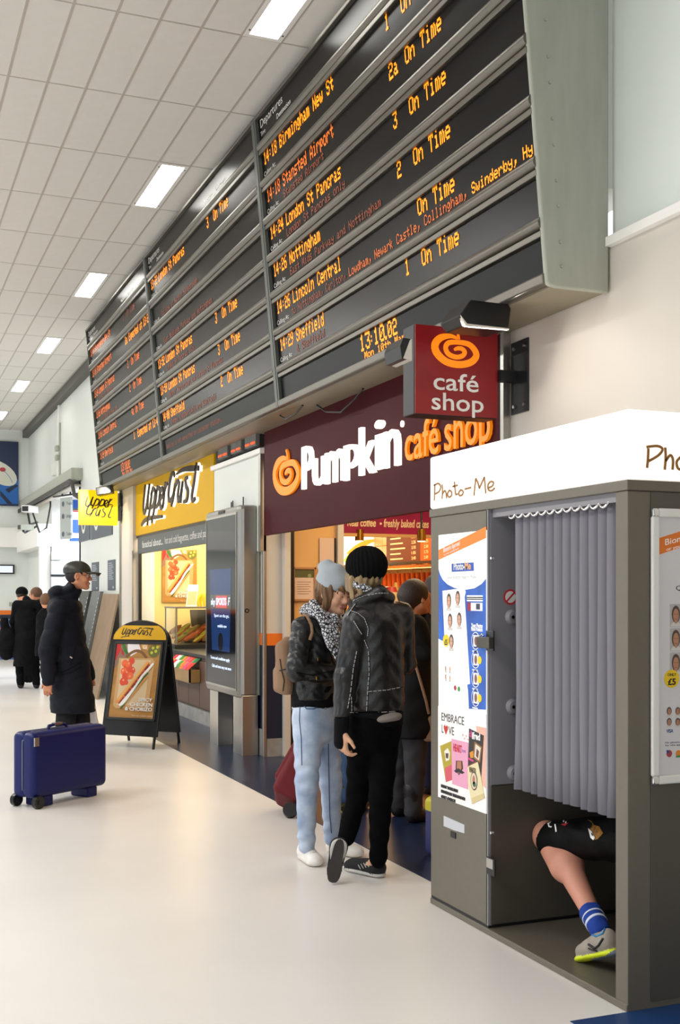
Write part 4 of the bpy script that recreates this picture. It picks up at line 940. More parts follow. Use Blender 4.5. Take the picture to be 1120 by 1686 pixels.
sk_ = MB(fb_).mat(m_steel); sk_.box(q0[0] + .004, q1[0] - .01, q1[1] + .03, q0[1] - .004, .005, .008); sk_.build('coin_return', None, e)
st_ = MB(fb_).mat(M('sticker', '#c6c8cf', rough=.4)); st_.poly([fb_.px(*p) for p in ((731, 1343), (765, 1358), (765, 1372), (748, 1367), (731, 1360))], 0, .001); st_.build('worn_sticker', None, e)
boxpx(fb_, 743, 1368, 751, 1381, 0, .004, m_black, 'dark_sticker', 0)
# inner panel fittings: no-entry sticker and round fixings (on the partition, facing the side panel)
fi = wallY(4.452)
q = fi.px(840.5, 983); r0 = .035
MB(fi).mat(C2('c8303a')).disc(*q, r0, 0, .001).mat(m_white).disc(*q, r0 * .75, 0, .0015).mat(C2('c8303a')).ribbon([(q[0] - r0 * .6, q[1] - r0 * .6), (q[0] + r0 * .6, q[1] + r0 * .6)], .008, 0, .002).build('prohibition_sticker', None, e)
for u, v in ((843, 1016), (844, 1163), (846, 1272)):
    q = fi.px(u, v); MB().cyl(fi.w(q[0], q[1], 0), fi.w(q[0], q[1], .02), .035, .025, n=16).build('round_fixing', m_bi, e); MB().cyl(fi.w(q[0] - .01, q[1], .02), fi.w(q[0] - .01, q[1], .028), .008).build('screw', m_chrome, e)
# curtain on rings
cu = MB(); cu.mat(m_cur); N = 12; ys = []; yA, yB = 4.315, 3.585
pts = []
for i in range(N):
    ya_ = yA + (yB - yA) * i / N; yb_ = yA + (yB - yA) * (i + 1) / N; d_ = yb_ - ya_
    pts += [(ya_, .000), (ya_ + d_ * .1, -.018), (ya_ + d_ * .5, -.030), (ya_ + d_ * .9, -.014), (ya_ + d_ * 1.02, .030)]
pts.append((yB, .03))
zs = [1.862, 1.80, 1.5, 1.1, .85, .665]; vs = []; nn = len(pts)
for j, z in enumerate(zs):
    for i, (y, d_) in enumerate(pts):
        fl_ = 1 + .25 * sin(i * 1.7 + j * .9) * (j / 5); jit = .006 * sin(i * .55 + j * 1.3) * (j / 5)
        vs.append((2.575 + d_ * fl_, y + jit, z))
cu.add(vs, [(j * nn + i, (j + 1) * nn + i, (j + 1) * nn + i + 1, j * nn + i + 1) for j in range(5) for i in range(nn - 1)], True)
co = cu.build('curtain', None, e); sd = co.modifiers.new('thick', 'SOLIDIFY'); sd.thickness = .003
MB().cyl((2.56, 3.52, 1.862), (2.56, 4.455, 1.862), .009).build('curtain_rail', m_steel, e)
for i in range(N):
    yc = yA + (yB - yA) * (i + .5) / N; t = MB()
    t.tube([(2.532 + .010 * sin(a_), yc + .025 * cos(a_), 1.848 + .022 * sin(a_)) for a_ in [2 * pi * q_ / 14 for q_ in range(14)]], .006, n=6, closed=True); t.build('curtain_ring', m_chrome, e)
# snap-frame poster on the booth side
e2 = empty('snap_frame_poster', 'white snap-frame poster on the side of the photo booth, cut by the edge', 'poster', (3.0, BY0, .8))
a0_, a1_, b0_, b1_ = 2.60, 3.22, .812, 1.813; ff = wallY(BY0 - .002)
fm = MB(ff).mat(m_white); fm.box(a0_ + .03, a1_ - .03, b0_, b0_ + .032, 0, .016).box(a0_ + .03, a1_ - .03, b1_ - .032, b1_, 0, .016).box(a0_, a0_ + .032, b0_ + .03, b1_ - .03, 0, .016).box(a1_ - .032, a1_, b0_ + .03, b1_ - .03, 0, .016); fm.build('snap_frame', None, e2, bevel=.006)
for x in (a0_, a1_ - .032):
    for z in (b0_, b1_ - .032): MB(ff).box(x, x + .032, z, z + .032, 0, .018).build('corner_piece', m_chrome, e2, bevel=.01, seg=3)
sp = MB(ff).mat(M('poster_sheet', '#dcd9dc', rough=.3)); sp.box(a0_ + .03, a1_ - .03, b0_ + .03, b1_ - .03, 0, .004)
def S2(u, v): return ff.px(1040 + u / 3.372, 800 + v / 3.372)
pA = S2(149, 290); pB = S2(270, 266); pC = S2(270, 366); pD = S2(149, 382); sl = (pB[1] - pA[1]) / (pB[0] - pA[0]); ext = a1_ - .03 - pA[0]
sp.mat(C2('e87a22')).poly([pA, (pA[0] + ext, pA[1] + ext * .28), (pA[0] + ext, pA[1] + ext * .28 - .06), pD], 0, .0045)
x_, y_ = S2(183, 330); sp.mat(m_wr).text('Biometric Approved', x_, y_, .022, .33, 0, .005, slope=.22); x_, y_ = S2(190, 362); sp.text('or your money back', x_, y_, .012, .2, 0, .005, slope=.22)
x_, y_ = S2(243, 580); sp.mat(C2('2a2a2c')).text('Quicker & Better Value', x_, y_, .017, .34, 0, .005)
L0 = S2(204, 655); 
for r in range(3):
    for c in range(2):
        uu = 1040 + (242 + c * 72) / 3.372; vv = 800 + (720 + r * 134) / 3.372
        q0 = ff.px(uu - 9.5, vv + 19); q1 = ff.px(uu + 9.5, vv - 19); sp.mat(C2('b9b4b4')).box(q0[0], q1[0], q0[1], q1[1], 0, .0048); portrait(sp, ff, uu, vv, 8.5, 18, .005, True)
c_ = S2(218, 1070); sp.mat(C2('f0c818')).disc(*c_, .033, 0, .0068); x_, y_ = S2(194, 1056); sp.mat(m_black).text('ONLY', x_, y_, .010, .038, 0, .0074, bold=.02); x_, y_ = S2(196, 1104); sp.text('£5', x_, y_, .022, .035, 0, .0074, bold=.03)
for r in range(2):
    for c in range(3): portrait(sp, ff, 1040 + (205 + c * 48) / 3.372, 800 + (1252 + r * 60) / 3.372, 5, 8, .005, True)
x_, y_ = S2(190, 1370); sp.mat(C2('2b4a8a')).text('VISA', x_, y_, .012, .03, 0, .005, bold=.02)
for i, (st, yy) in enumerate((('No photos accepted', 1430), ('for visa applications', 1445))): x_, y_ = S2(184, yy); sp.mat(C2('4a4a6a')).text(st, x_, y_, .006, .12, 0, .005)
for x, y_, h in ((205, 1485, 'a83a48'), (256, 1485, 'e08a2a')): sp.mat(C2('e8e4e0')).disc(*S2(x, y_), .015, 0, .005); sp.mat(C2(h)).disc(*S2(x, y_), .013, 0, .0055)
q = S2(256, 1497); sp.mat(C2('3a8a4a')).box(q[0] - .011, q[0] + .011, q[1] - .006, q[1] + .001, 0, .006); q = S2(200, 1478); sp.mat(C2('2a3f80')).box(q[0] - .008, q[0] + .003, q[1] - .003, q[1] + .008, 0, .006)
sp.build('poster_print', None, e2)
# stool inside
e3 = empty('booth_stool', 'round stool inside the photo booth, mostly hidden by the curtain', 'stool', (2.93, 3.72, 0))
MB().cyl((2.93, 3.72, .43), (2.93, 3.72, .47), .16, n=24).build('seat', m_black, e3); MB().cyl((2.93, 3.72, .028), (2.93, 3.72, .43), .035).build('column', m_steel, e3); MB().cyl((2.93, 3.72, .028), (2.93, 3.72, .04), .12, n=20).build('foot', m_steel, e3)
# ------------------------------------------------------------ blue suitcase
m_blue_s = M('suitcase_blue', '#081756', spec=.3, rough=.42, bump=.12, bscale=160)
A = V((1.055, 8.235, 0)); B = V((1.60, 8.625, 0)); ex = (B - A).normalized(); ey = V((-ex.y, ex.x, 0))
e = empty('suitcase', 'dark blue hard shell suitcase standing on its side next to the man in the cap', 'suitcase', tuple((A + B) / 2 + ey * .12))
Lc = .74; c0 = A - ex * .03 + ey * .13
Bm = np.array([tuple(ex), tuple(ey), (0, 0, 1)])
for sgn, nm in ((-1, 'front_shell'), (1, 'rear_shell')):
    S = Sdf(c0 + V((-.2, -.2, 0)) - ey * .05, c0 + ex * Lc + V((.2, .4, .65)), .009)
    S.rbox(tuple(c0 + ex * (Lc / 2) + ey * (.047 * sgn) + V((0, 0, .3))), (Lc / 2, .064, .232), Bm, .045, m_blue_s)
    S.build(nm, e)
S = MB(Fr(c0 + ey * 0, tuple(ex), (0, 0, 1)))
ring = []
for i in range(40):
    t = 2 * pi * i / 40; x = max(-1, min(1, 1.25 * cos(t))); z = max(-1, min(1, 1.25 * sin(t))); ring.append(c0 + ex * (Lc / 2 + x * (Lc / 2 - .004)) + V((0, 0, .3 + z * .229)))
MB().tube(ring, .008, closed=True).build('zip_seam', M('seam_grey', '#5a6078', rough=.4, metal=.5), e)
for s_ in (.012,):
    for k_ in (-.115, .105):
        p = c0 + ex * (s_ + .03) + ey * k_ + V((0, 0, .045)); w_ = MB().cyl(p - ey * .018, p + ey * .018, .045, n=20); o_ = w_.build('wheel', m_black, e); MB().cyl(p - ey * .024, p + ey * .024, .018).build('hub', m_dark, o_)
for s_ in (.16, .60):
    q = c0 + ex * s_; MB(Fr(q - V((0, 0, 0)), tuple(ex), (0, 0, 1))).box(-.05, .05, .0, .075, -.09, .09).build('foot', m_blue_s, e, bevel=.012)
h = MB().tube([c0 + ex * .24 + V((0, 0, .528)), c0 + ex * .25 + V((0, 0, .553)), c0 + ex * .33 + V((0, 0, .562)), c0 + ex * .41 + V((0, 0, .553)), c0 + ex * .42 + V((0, 0, .528))], .013); h.build('handle', m_blue_s, e)
MB(Fr(c0 + ex * .33, tuple(ex), (0, 0, 1))).box(-.035, .035, .556, .572, -.02, .02).build('handle_grip', m_steel, e)
for s_ in (.02,): MB(Fr(c0 + ex * .0, tuple(ex), (0, 0, 1))).box(.0, .04, .44, .50, .118, .128).build('corner_badge', m_steel, e)
q = c0 + ex * (Lc + .01) + V((0, 0, .37)); MB(Fr(q, tuple(ex), (0, 0, 1))).box(-.02, .03, -.012, .012, -.02, .02).build('side_catch', m_dark, e)

# ------------------------------------------------------------ red wheeled suitcase, tilted
m_rs = M('red_fabric', '#640b18', rough=.8, bump=.2, bscale=200)
b0_ = flo(462, 1345); up = (at(535, 1215, 8.0) - at(466, 1340, 7.75)).normalized(); dd = V((-SN * .3 + CN, -CN * .3 - SN, 0)).normalized()
e = empty('trolley_case', 'dark red soft trolley case tilted behind the legs in pale jeans', 'suitcase', tuple(b0_))
rt = V((CN, -SN, 0)); fw = up.cross(rt).normalized(); rt2 = fw.cross(up).normalized() * -1
if rt2.dot(rt) < 0: rt2 = -rt2
c1 = b0_ + V((0, 0, .06)) + up * .31 + rt * .02 + V((SN, CN, 0)) * .1
Bm = np.array([tuple(rt2), tuple(fw), tuple(up)])
S = Sdf(c1 - V((.45, .45, .45)), c1 + V((.45, .45, .45)), .009); S.rbox(tuple(c1), (.105, .19, .29), Bm, .045, m_rs); S.rbox(tuple(c1 - rt2 * .11), (.025, .15, .2), Bm, .02, m_rs, k=.01); S.build('body', e)
for k_ in (-1, 1):
    p = c1 - up * .285 + fw * .15 * k_ + rt2 * .04; p.z = .05; w_ = MB().cyl(p - fw * .02, p + fw * .02, .05, n=18); w_.build('wheel', m_black, e)
MB().tube([c1 + up * .28 + rt2 * .08 - fw * .1, c1 + up * .62 + rt2 * .08 - fw * .1, c1 + up * .63 + rt2 * .08 + fw * .1, c1 + up * .28 + rt2 * .08 + fw * .1], .008).build('pull_handle', m_dark, e)
for k_ in (-.12, .06): MB().tube([c1 - rt2 * .134 + up * k_ - fw * .12, c1 - rt2 * .136 + up * k_, c1 - rt2 * .134 + up * k_ + fw * .12], .004).build('pocket_zip', m_dark, e)

# ------------------------------------------------------------ panels leaning by the far wall
m_cb = M('cardboard', '#8f7a62', rough=.8, var=.15, vscale=5, bump=.05)
fw_ = wallX(3.22)
def lean(name, lab, cat, ya, yb, zt, x0, x1, th, m_, extra=None, group=None):
    """sheet leaning on the wall: foot at x0, top at x1"""
    e_ = empty(name, lab, cat, ((x0 + x1) / 2, (ya + yb) / 2, 0), group)
    vs = []
    for y in (ya, yb): vs += [(x0, y, 0), (x1, y, zt), (x1 + th, y, zt), (x0 + th, y, 0)]
    m = MB().mat(m_); m.add(vs, [(0, 1, 2, 3), (7, 6, 5, 4), (0, 4, 5, 1), (1, 5, 6, 2), (2, 6, 7, 3), (3, 7, 4, 0)]); m.build('sheet', None, e_, bevel=.003)
    return e_
m_gp = M('perforated_grey', '#6f7473', rough=.5, metal=.4, var=.2, vscale=10)
e_ = lean('leaning_board', 'tall brown board leaning on the wall beside the pillar', 'board', 16.55, 17.75, 1.51, 2.93, 3.24, .03, m_cb)
m = MB(); m.mat(M('edge_orange', '#c8916a', rough=.6)); m.add([(2.925, 17.75, 0), (3.235, 17.75, 1.51), (3.255, 17.80, 1.51), (2.945, 17.80, 0)], [(0, 1, 2, 3)]); m.build('edge_trim', None, e_)
e_ = lean('leaning_shelf_panel', 'grey slotted metal panel leaning behind the brown board', 'shelf panel', 17.85, 18.6, 1.55, 2.90, 3.22, .05, m_gp)
m = MB().mat(m_white)
for i in range(22): z = .1 + i * .063; x = 2.90 + .32 * z / 1.55 - .003; m.add([(x, 17.87, z), (x, 17.90, z), (x + .006, 17.90, z + .03), (x + .006, 17.87, z + .03)], [(0, 1, 2, 3)])
m.build('slots', None, e_)
e_ = lean('leaning_shelf_panel', 'darker slotted metal panel farthest back in the leaning stack', 'shelf panel', 18.7, 19.5, 1.56, 2.86, 3.2, .06, M('dark_slotted', '#4d504c', rough=.5, metal=.4))
m = MB().mat(m_white)
for i in range(20): z = .1 + i * .07; x = 2.86 + .34 * z / 1.56 - .003; m.add([(x, 18.72, z), (x, 18.76, z), (x + .006, 18.76, z + .03), (x + .006, 18.72, z + .03)], [(0, 1, 2, 3)])
m.build('slots', None, e_)
# notices on that wall
fw_ = wallX(XW)
m_nt = M('notice_grey', '#4c5560', rough=.5)
for (u0, v0, u1, v1, lab) in ((152, 925, 163, 973, 'narrow dark notice on the wall directly over the slotted panels'), (178.5, 921, 190.5, 972, 'narrow dark notice on the wall nearest the pillar')):
    q0 = fw_.px(u0, v1); q1 = fw_.px(u1, v0); e_ = empty('wall_notice', lab, 'notice', tuple(fw_.w(*q0, 0)), None)
    MB(fw_).box(q0[0], q1[0], q0[1], q1[1], 0, .012).build('panel', m_nt, e_)
    m = MB(fw_).mat(M('notice_text', '#aab2ba', rough=.5))
    for i in range(9): z = q0[1] + (q1[1] - q0[1]) * (.88 - i * .065); m.box(q0[0] + .08, q0[0] + (q1[0] - q0[0]) * (.6 + .3 * ((i * 7) % 3) / 3), z, z + .012, .012, .013)
    m.box(q1[0] - .18, q1[0] - .08, q0[1] + .03, q0[1] + .06, .012, .014)
    m.build('lines', None, e_)
for (u0, v0, u1, v1, lab, ch, sub) in ((131, 864, 149, 893, 'grey-blue direction board behind the yellow sign, left half', '0', 'AIRE'), (151, 864, 186, 889, 'grey-blue direction board with a white ring, right of its twin', '0', 'waiting room')):
    q0 = fw_.px(u0, v1); q1 = fw_.px(u1, v0); e_ = empty('direction_board', lab, 'sign', tuple(fw_.w(*q0, 0)))
    MB(fw_).box(q0[0], q1[0], q0[1], q1[1] + .25, 0, .015).build('panel', m_nt, e_)
    L = MB(fw_).mat(m_print); cx_ = q0[0] + .5; 
    ringp = [(cx_ + .2 * cos(t), q0[1] + .42 + .26 * sin(t)) for t in [2 * pi * i / 20 for i in range(21)]]; L.ribbon(ringp, .06, .015, .017, 1)
    L.text('ONE' if ch and u0 < 140 else 'way out', q0[0] + .9, q0[1] + .3, .12, min(.7, q1[0] - q0[0] - 1.0), .015, .017); L.build('lettering', None, e_)
# passage contents
fp = wallY(20.9)
e_ = empty('hanging_sign', 'pale grey hanging sign on black droppers inside the bright passage', 'sign', (2.6 + 1.0, 21.4, 2.5))
hs = Fr((3.62, 21.1, 0), (.35, -1, 0)); q0 = hs.px(99, 888); q1 = hs.px(116.5, 818)
MB(hs).box(q0[0], q1[0], q0[1], q1[1], -.03, 0).build('panel', M('hanging_grey', '#a9b0ac', rough=.5), e_)
MB(hs).box(q0[0] - .3, q1[0] + .6, q1[1] + .03, q1[1] + .06, -.03, 0).build('rail', m_dark, e_)
for f_ in (.15, .9): a_ = q0[0] + (q1[0] - q0[0]) * f_; MB().cyl(hs.w(a_, q1[1] + .03, -.015), hs.w(a_, 3.45, -.015), .018).build('dropper', m_dark, e_)
L = MB(hs).mat(m_nt)
for i, f_ in enumerate((.85, .55, .12)): z = q0[1] + (q1[1] - q0[1]) * f_; L.disc(q0[0] + .12, z, .05, 0, .003); L.text(['Trains', 'Left luggage', 'Toilets'][i], q0[0] + .25, z - .03, .06, (q1[0] - q0[0]) * .55, 0, .003)
L.build('lettering', None, e_)
fq = wallY(24.0)
def panelpx(frm, u0, v0, u1, v1, c, m_, name, parent): q0 = frm.px(u0, v1); q1 = frm.px(u1, v0); return MB(frm).box(q0[0], q1[0], q0[1], q1[1], 0, c).build(name, m_, parent)
e_ = empty('blue_posters', 'bright blue poster panels on the back wall of the passage', 'poster', (4.2, 23.98, 2.5))
m_bp = M('poster_blue_flat', '#1c55b4', rough=.4)
for a_ in ((120, 818, 131, 837), (120, 856, 131, 877), (115, 886, 131, 893)): panelpx(fq, *a_, .03, m_bp, 'panel', e_)
panelpx(fq, 120, 838, 131, 839.5, .035, m_dark, 'dark_line', e_); panelpx(fq, 120, 841, 131, 842.5, .035, C2('c83a4a'), 'red_line', e_)
e_ = empty('bright_window', 'glowing white window pane at the back of the passage', 'window', (4.2, 23.98, 2.0))
panelpx(fq, 112, 893, 131, 928, .02, M('daylit_pane', '#ffffff', emit=3, ecol='#eef4ff'), 'pane', e_); panelpx(fq, 110, 891.5, 131, 893, .04, m_white, 'frame', e_)
e_ = empty('wall_box', 'small white cabinet with dark base line on the passage wall', 'cabinet', (3.6, 23.98, 1.9))
panelpx(fq, 84, 909, 100, 922, .12, m_white, 'upper_box', e_); panelpx(fq, 83.5, 924, 106, 947, .14, M('box_grey', '#cfd6dd', rough=.4), 'lower_box', e_); panelpx(fq, 83, 946, 106, 949, .15, m_dark, 'base_line', e_)
e_ = empty('wall_box', 'tall pale locker below the dark base line on the passage wall', 'cabinet', (3.6, 23.98, .9)); panelpx(fq, 83.5, 950, 107, 1080, .14, M('box_grey'), 'door', e_)
# end wall poster (abstract ball on blue), lit bar
fe = wallY(YE - .02)
e_ = empty('end_wall_poster', 'large navy poster with a pale oval shape, high on the end wall', 'poster', (2.5, YE - .02, 3.6))
q0 = fe.px(-60, 831); q1 = fe.px(30, 728)
MB(fe).box(q0[0], q1[0], q0[1], q1[1], 0, .05).build('panel', C2('16264a'), e_)
m = MB(fe); m.mat(C2('1a5fa8')).poly([fe.px(*p) for p in ((-20, 800), (15, 798), (30, 790), (30, 830), (-20, 830))], .05, .052)
m.mat(C2('10203c')).poly([fe.px(*p) for p in ((0, 808), (20, 830), (12, 830), (0, 816))], .05, .054); m.mat(C2('10203c')).poly([fe.px(*p) for p in ((8, 806), (26, 798), (30, 800), (14, 812))], .05, .054)
m.mat(C2('d0cfc0')).disc(*fe.px(0, 779), .42, .05, .056, ry=.24, rot=-.55); m.mat(C2('b83444')).disc(*fe.px(4, 773.5), .07, .05, .059, ry=.05)
m.mat(C2('4a7ab0')).ribbon([fe.px(4, 774), fe.px(14, 784), fe.px(20, 795)], .012, .05, .059); m.build('print', None, e_)
e_ = empty('light_bar', 'long pale strip panel in a dark frame on the end wall', 'panel', (2.6, YE - .02, 2.0))
q0 = fe.px(-60, 944.5); q1 = fe.px(40, 930); 
MB(fe).box(q0[0], 3.02, q0[1], q1[1], 0, .05).build('frame', m_dark, e_); MB(fe).box(q0[0], 2.98, q0[1] + .03, q1[1] - .03, .05, .06).build('panel', M('bar_white', '#dfe6f2', rough=.3, emit=.3), e_)
e_ = empty('wall_socket', 'small grey wall box low on the end wall near the stooping figure', 'socket', (2.9, YE, 1.2)); q0 = fe.px(15, 998); MB(fe).box(q0[0], q0[0] + .09, q0[1], q0[1] + .09, 0, .04).build('box', m_gal, e_)
e_ = empty('timetable_desk', 'blue and orange edged desk at the far left edge', 'desk', (2.0, 20.5, 0))
fd = Fr(at(0, 1020, 20.5), (CN, -SN, 0)); 
def dp(u0, v0, u1, v1, c0, c1, m_, nm): a = fd.px(u0, v1); b = fd.px(u1, v0); MB(fd).box(a[0], b[0], a[1], b[1], c0, c1).build(nm, m_, e_)
dp(-30, 1023, 3, 1031, -.3, 0, C2('1c4fa0'), 'upper_panel'); dp(-30, 1020, 4, 1023, -.32, .01, m_orange, 'top_strip'); dp(-30, 1033, 5, 1036, -.3, .01, C2('c05050'), 'red_strip'); dp(-30, 1036, 2, 1075, -.3, 0, C2('4a80c0'), 'lower_panel')
a_ = fd.px(-30, 1100); b_ = fd.px(22, 1086); MB(fd).box(a_[0], b_[0], 0, b_[1], -.35, 0).build('base', C2('2a4a80'), e_)
# cctv cameras by the beam
for (u, v, d, yaw, lab) in ((46, 838, 22.8, -.5, 'white box camera on its bracket beside the end beam'), (38, 868, 22.6, -.2, 'small dark camera just below the white one')):
    p = at(u, v, d); e_ = empty('security_camera', lab, 'camera', tuple(p)); big = v < 850
    dr = V((-.55, -.8, -.12)).normalized() if big else V((-.9, -.3, -.1)).normalized()
    fr_ = Fr(p, tuple(V((0, 0, 1)).cross(dr).normalized()), (0, 0, 1)); L_c, w_c = (.28, .085) if big else (.2, .07)
    m = MB(fr_).mat(m_white if big else m_gal); m.box(-w_c, w_c, -w_c * .8, w_c * .8, -L_c, L_c * .4); m.build('housing', None, e_, bevel=.012)
    MB(fr_).box(-w_c * .75, w_c * .75, -w_c * .6, w_c * .55, L_c * .4, L_c * .4 + .01).build('lens_window', m_black, e_)
    MB().tube([p + V((0, 0, -w_c)), p + V((.05, .1, -.3 if big else -.1)), V((3.05, 24.0, 2.97)) if big else V((3.06, 24.02, 2.9))], .022).build('bracket', m_dark, e_)
    if big: MB().tube([p + V((.1, .1, -.05)), p + V((.25, .2, -.45)), p + V((.4, .3, -.35)), V((3.3, 23.9, 3.3)), V((3.3, 23.9, 3.45))], .018).build('cable', m_dark, e_)

# ------------------------------------------------------------ sandwich shop interior
m_glass = M('clear_glass', '#ffffff', rough=.02, trans=1, spec=.5)
m_wd = M('counter_wood', '#a8824c', rough=.4, var=.2, vscale=4, stretch=(6, 1, 1))
m_brp = M('brown_panel', '#5a4234', rough=.5)
fi = wallY(15.6)
e = empty('wall_poster', 'food poster on the yellow wall inside the baguette shop', 'poster', (3.9, 15.6, 1.4)); q0 = fi.px(267, 992); q1 = fi.px(324, 906); food_poster(fi, q0[0], q0[1], q1[0] - q0[0], q1[1] - q0[1], e, .006)
e = empty('shop_counter', 'brown panelled counter of the baguette shop', 'counter', (3.8, 13.5, 0))
for i in range(5): MB().box(3.53, 3.55, 12.15 + i * .5, 12.64 + i * .5, .17, .72).build('front_panel', m_brp, e, bevel=.003)
MB().box(3.55, 4.4, 12.1, 15.2, 0, .76).build('carcass', M('carcass', '#3a2c24', rough=.6), e)
MB().box(3.50, 3.55, 12.1, 15.2, 0, .16).build('kickboard', m_grime, e)
MB().box(3.52, 4.42, 12.05, 15.25, .76, .80).build('worktop', m_dark, e, bevel=.004)
# glass display case
e = empty('display_case', 'glass display case on the counter filled with baguettes', 'display case', (3.95, 14.87, .80))
x0, x1, y0, y1, z0, z1 = 3.6, 4.34, 14.57, 15.18, .80, 1.32
for x in (x0, x1 - .02):
    for y in (y0, y1 - .02): MB().box(x, x + .02, y, y + .02, z0, z1).build('post', m_alu, e)
MB().box(x0 - .01, x1, y0 - .01, y1, z1, z1 + .022).build('top', m_alu, e); MB().box(x0 - .02, x1, y0 - .02, y1, z0, z0 + .05).build('base', m_dark, e)
MB().box(x0 + .02, x1 - .02, y0 + .004, y0 + .009, z0 + .05, z1).build('glass_pane', m_glass, e); MB().box(x0 + .004, x0 + .009, y0 + .02, y1 - .02, z0 + .05, z1).build('glass_pane', m_glass, e)
m_bg1 = M('baguette', '#c47a34', rough=.6, var=.4, vscale=14); m_bg2 = M('baguette_green', '#7f9a2e', rough=.6, var=.4, vscale=20); m_bg3 = M('baguette_red', '#cc5a30', rough=.6, var=.3, vscale=20)
def food(name, lab, cat, p0, p1, r, m_, fill, grp):
    e_ = empty(name, lab, cat, tuple((V(p0) + V(p1)) / 2 - V((0, 0, r))), grp); d = V(p1) - V(p0)
    P = [V(p0) + d * t for t in (0, .08, .25, .5, .75, .92, 1)]; R = [r * k for k in (.3, .75, 1, 1.05, 1, .75, .3)]
    MB().tube(P, R, n=10).build('bread', m_, e_)
    if fill: sd = V((0, -1, .6)).normalized() * r * .8; MB().tube([q + sd for q in P], [x * .45 for x in R], n=7).build('filling', fill, e_)
k_ = 0
for row in range(3):
    for i in range(5):
        x = 3.66 + i * .125; y = 14.68 + row * .14; z = .875 + row * .055 + (.02 if i % 2 else 0)
        food('baguette', 'filled baguette, %s from the left in the %s row of the display case' % (['first', 'second', 'third', 'fourth', 'fifth'][i], ['front', 'middle', 'back'][row]), 'baguette', (x - .06, y - .03, z), (x + .12, y + .05, z + .10), .032, [m_bg1, m_bg3, m_bg1][(row + i) % 3], [m_bg2, m_bg3, M('salad', '#b9c43a', rough=.6)][(row * 2 + i) % 3], 'filled baguettes in the display case')
# till and clutter behind the case
e = empty('till', 'dark cash till seen through the glass display case', 'till', (4.1, 15.35, 1.0)); MB().box(3.9, 4.25, 15.3, 15.55, .8, 1.05).build('base', m_black, e, bevel=.01)
f_t = Fr((4.0, 15.3, 1.05), (1, 0, 0), (0, .35, 1)); MB(f_t).box(.0, .26, .02, .26, -.03, 0).build('screen', m_black, e, bevel=.006)
# card stand and bananas
e = empty('card_stand', 'sloped white card stand on top of the display case', 'stand', (3.8, 14.7, 1.34)); f_t = Fr((3.76, 14.68, 1.345), (1, 0, 0), (.14, .1, 1)); MB(f_t).box(0, .14, 0, .29, -.01, 0).build('card', m_white, e); MB(f_t).box(.01, .13, .02, .2, 0, .002).build('print', C2('cbbf90'), e)
m_ban = M('banana', '#e8c81c', rough=.45, var=.1)
e = empty('banana_bunch', 'bunch of yellow bananas on top of the display case', 'bananas', (4.1, 14.75, 1.34))
for i in range(6):
    a_ = -.9 + i * .33; P = []; R = []
    for j in range(8):
        t = j / 7; th_ = -.6 + 1.9 * t; P.append((4.04 + .11 * cos(th_) * sin(a_) + .04 * i * .5, 14.76 + .05 * cos(a_) + .02 * i, 1.37 + .13 * sin(th_) * .9 + .03)); R.append(.019 * (1 - abs(2 * t - 1) ** 3 * .75))
    MB().tube(P, R, n=8).build('banana', m_ban, e)
e = empty('banana_bunch', 'greener bananas at the right of the yellow bunch', 'bananas', (4.22, 14.72, 1.34))
for i in range(3): MB().tube([(4.18 + .05 * i, 14.66, 1.37 + .02), (4.21 + .05 * i, 14.68, 1.43), (4.2 + .05 * i, 14.72, 1.49)], [.018, .022, .008], n=8).build('banana', M('green_banana', '#a8c020', rough=.45), e)
# wooden bin with snack packets
e = empty('snack_bin', 'pale wooden bin at the counter front holding packets', 'bin', (3.5, 13.7, .5)); bx_ = (3.395, 3.525, 13.1, 14.3, .47, .62)
MB().box(bx_[0], bx_[0] + .02, bx_[2], bx_[3], bx_[4], bx_[5]).build('front_board', m_wd, e); MB().box(bx_[0], bx_[1], bx_[2], bx_[2] + .02, bx_[4], bx_[5]).build('end_board', m_wd, e); MB().box(bx_[0], bx_[1], bx_[3] - .02, bx_[3], bx_[4], bx_[5]).build('end_board', m_wd, e); MB().box(bx_[0] + .02, bx_[1], bx_[2] + .02, bx_[3] - .02, bx_[4] - .01, bx_[4] + .02).build('floor_board', m_wd, e)
MB().box(bx_[0] + .02, bx_[1], bx_[2] + .02, bx_[3] - .02, bx_[5] - .03, bx_[5] + .012).build('black_tray', m_black, e, bevel=.006)
cols = ['d83a30', '3f8a3a', 'e8c020', 'd84a70', 'f0f0e8', '2f7a48', 'e87a28', 'c82838']
for i in range(14):
    y = 13.2 + (i % 7) * .155; x = 3.44 + (i // 7) * .06; z = .655 + (i // 7) * .05; c_ = cols[(i * 3) % 8]
    S = MB(Fr((x, y, z), (0, -1, .0), (.75, 0, .66))); S.mat(C2(c_)); S.add([(-.06, -.07, 0), (.06, -.07, 0), (.06, .07, 0), (-.06, .07, 0), (-.03, -.03, .03), (.03, -.03, .03), (.03, .03, .03), (-.03, .03, .03)], [(3, 2, 1, 0), (4, 5, 6, 7), (0, 1, 5, 4), (1, 2, 6, 5), (2, 3, 7, 6), (3, 0, 4, 7)])
    o = S.build('snack_packet', None, None, bevel=.004); tag(o, '%s snack packet, %s from the far end in the %s row of the bin' % ({'d83a30': 'red', '3f8a3a': 'green', 'e8c020': 'yellow', 'd84a70': 'pink', 'f0f0e8': 'white', '2f7a48': 'dark green', 'e87a28': 'orange', 'c82838': 'crimson'}[c_], ['seventh', 'sixth', 'fifth', 'fourth', 'third', 'second', 'first'][i % 7], 'front' if i < 7 else 'back'), 'packet', 'snack packets in the wooden bin')

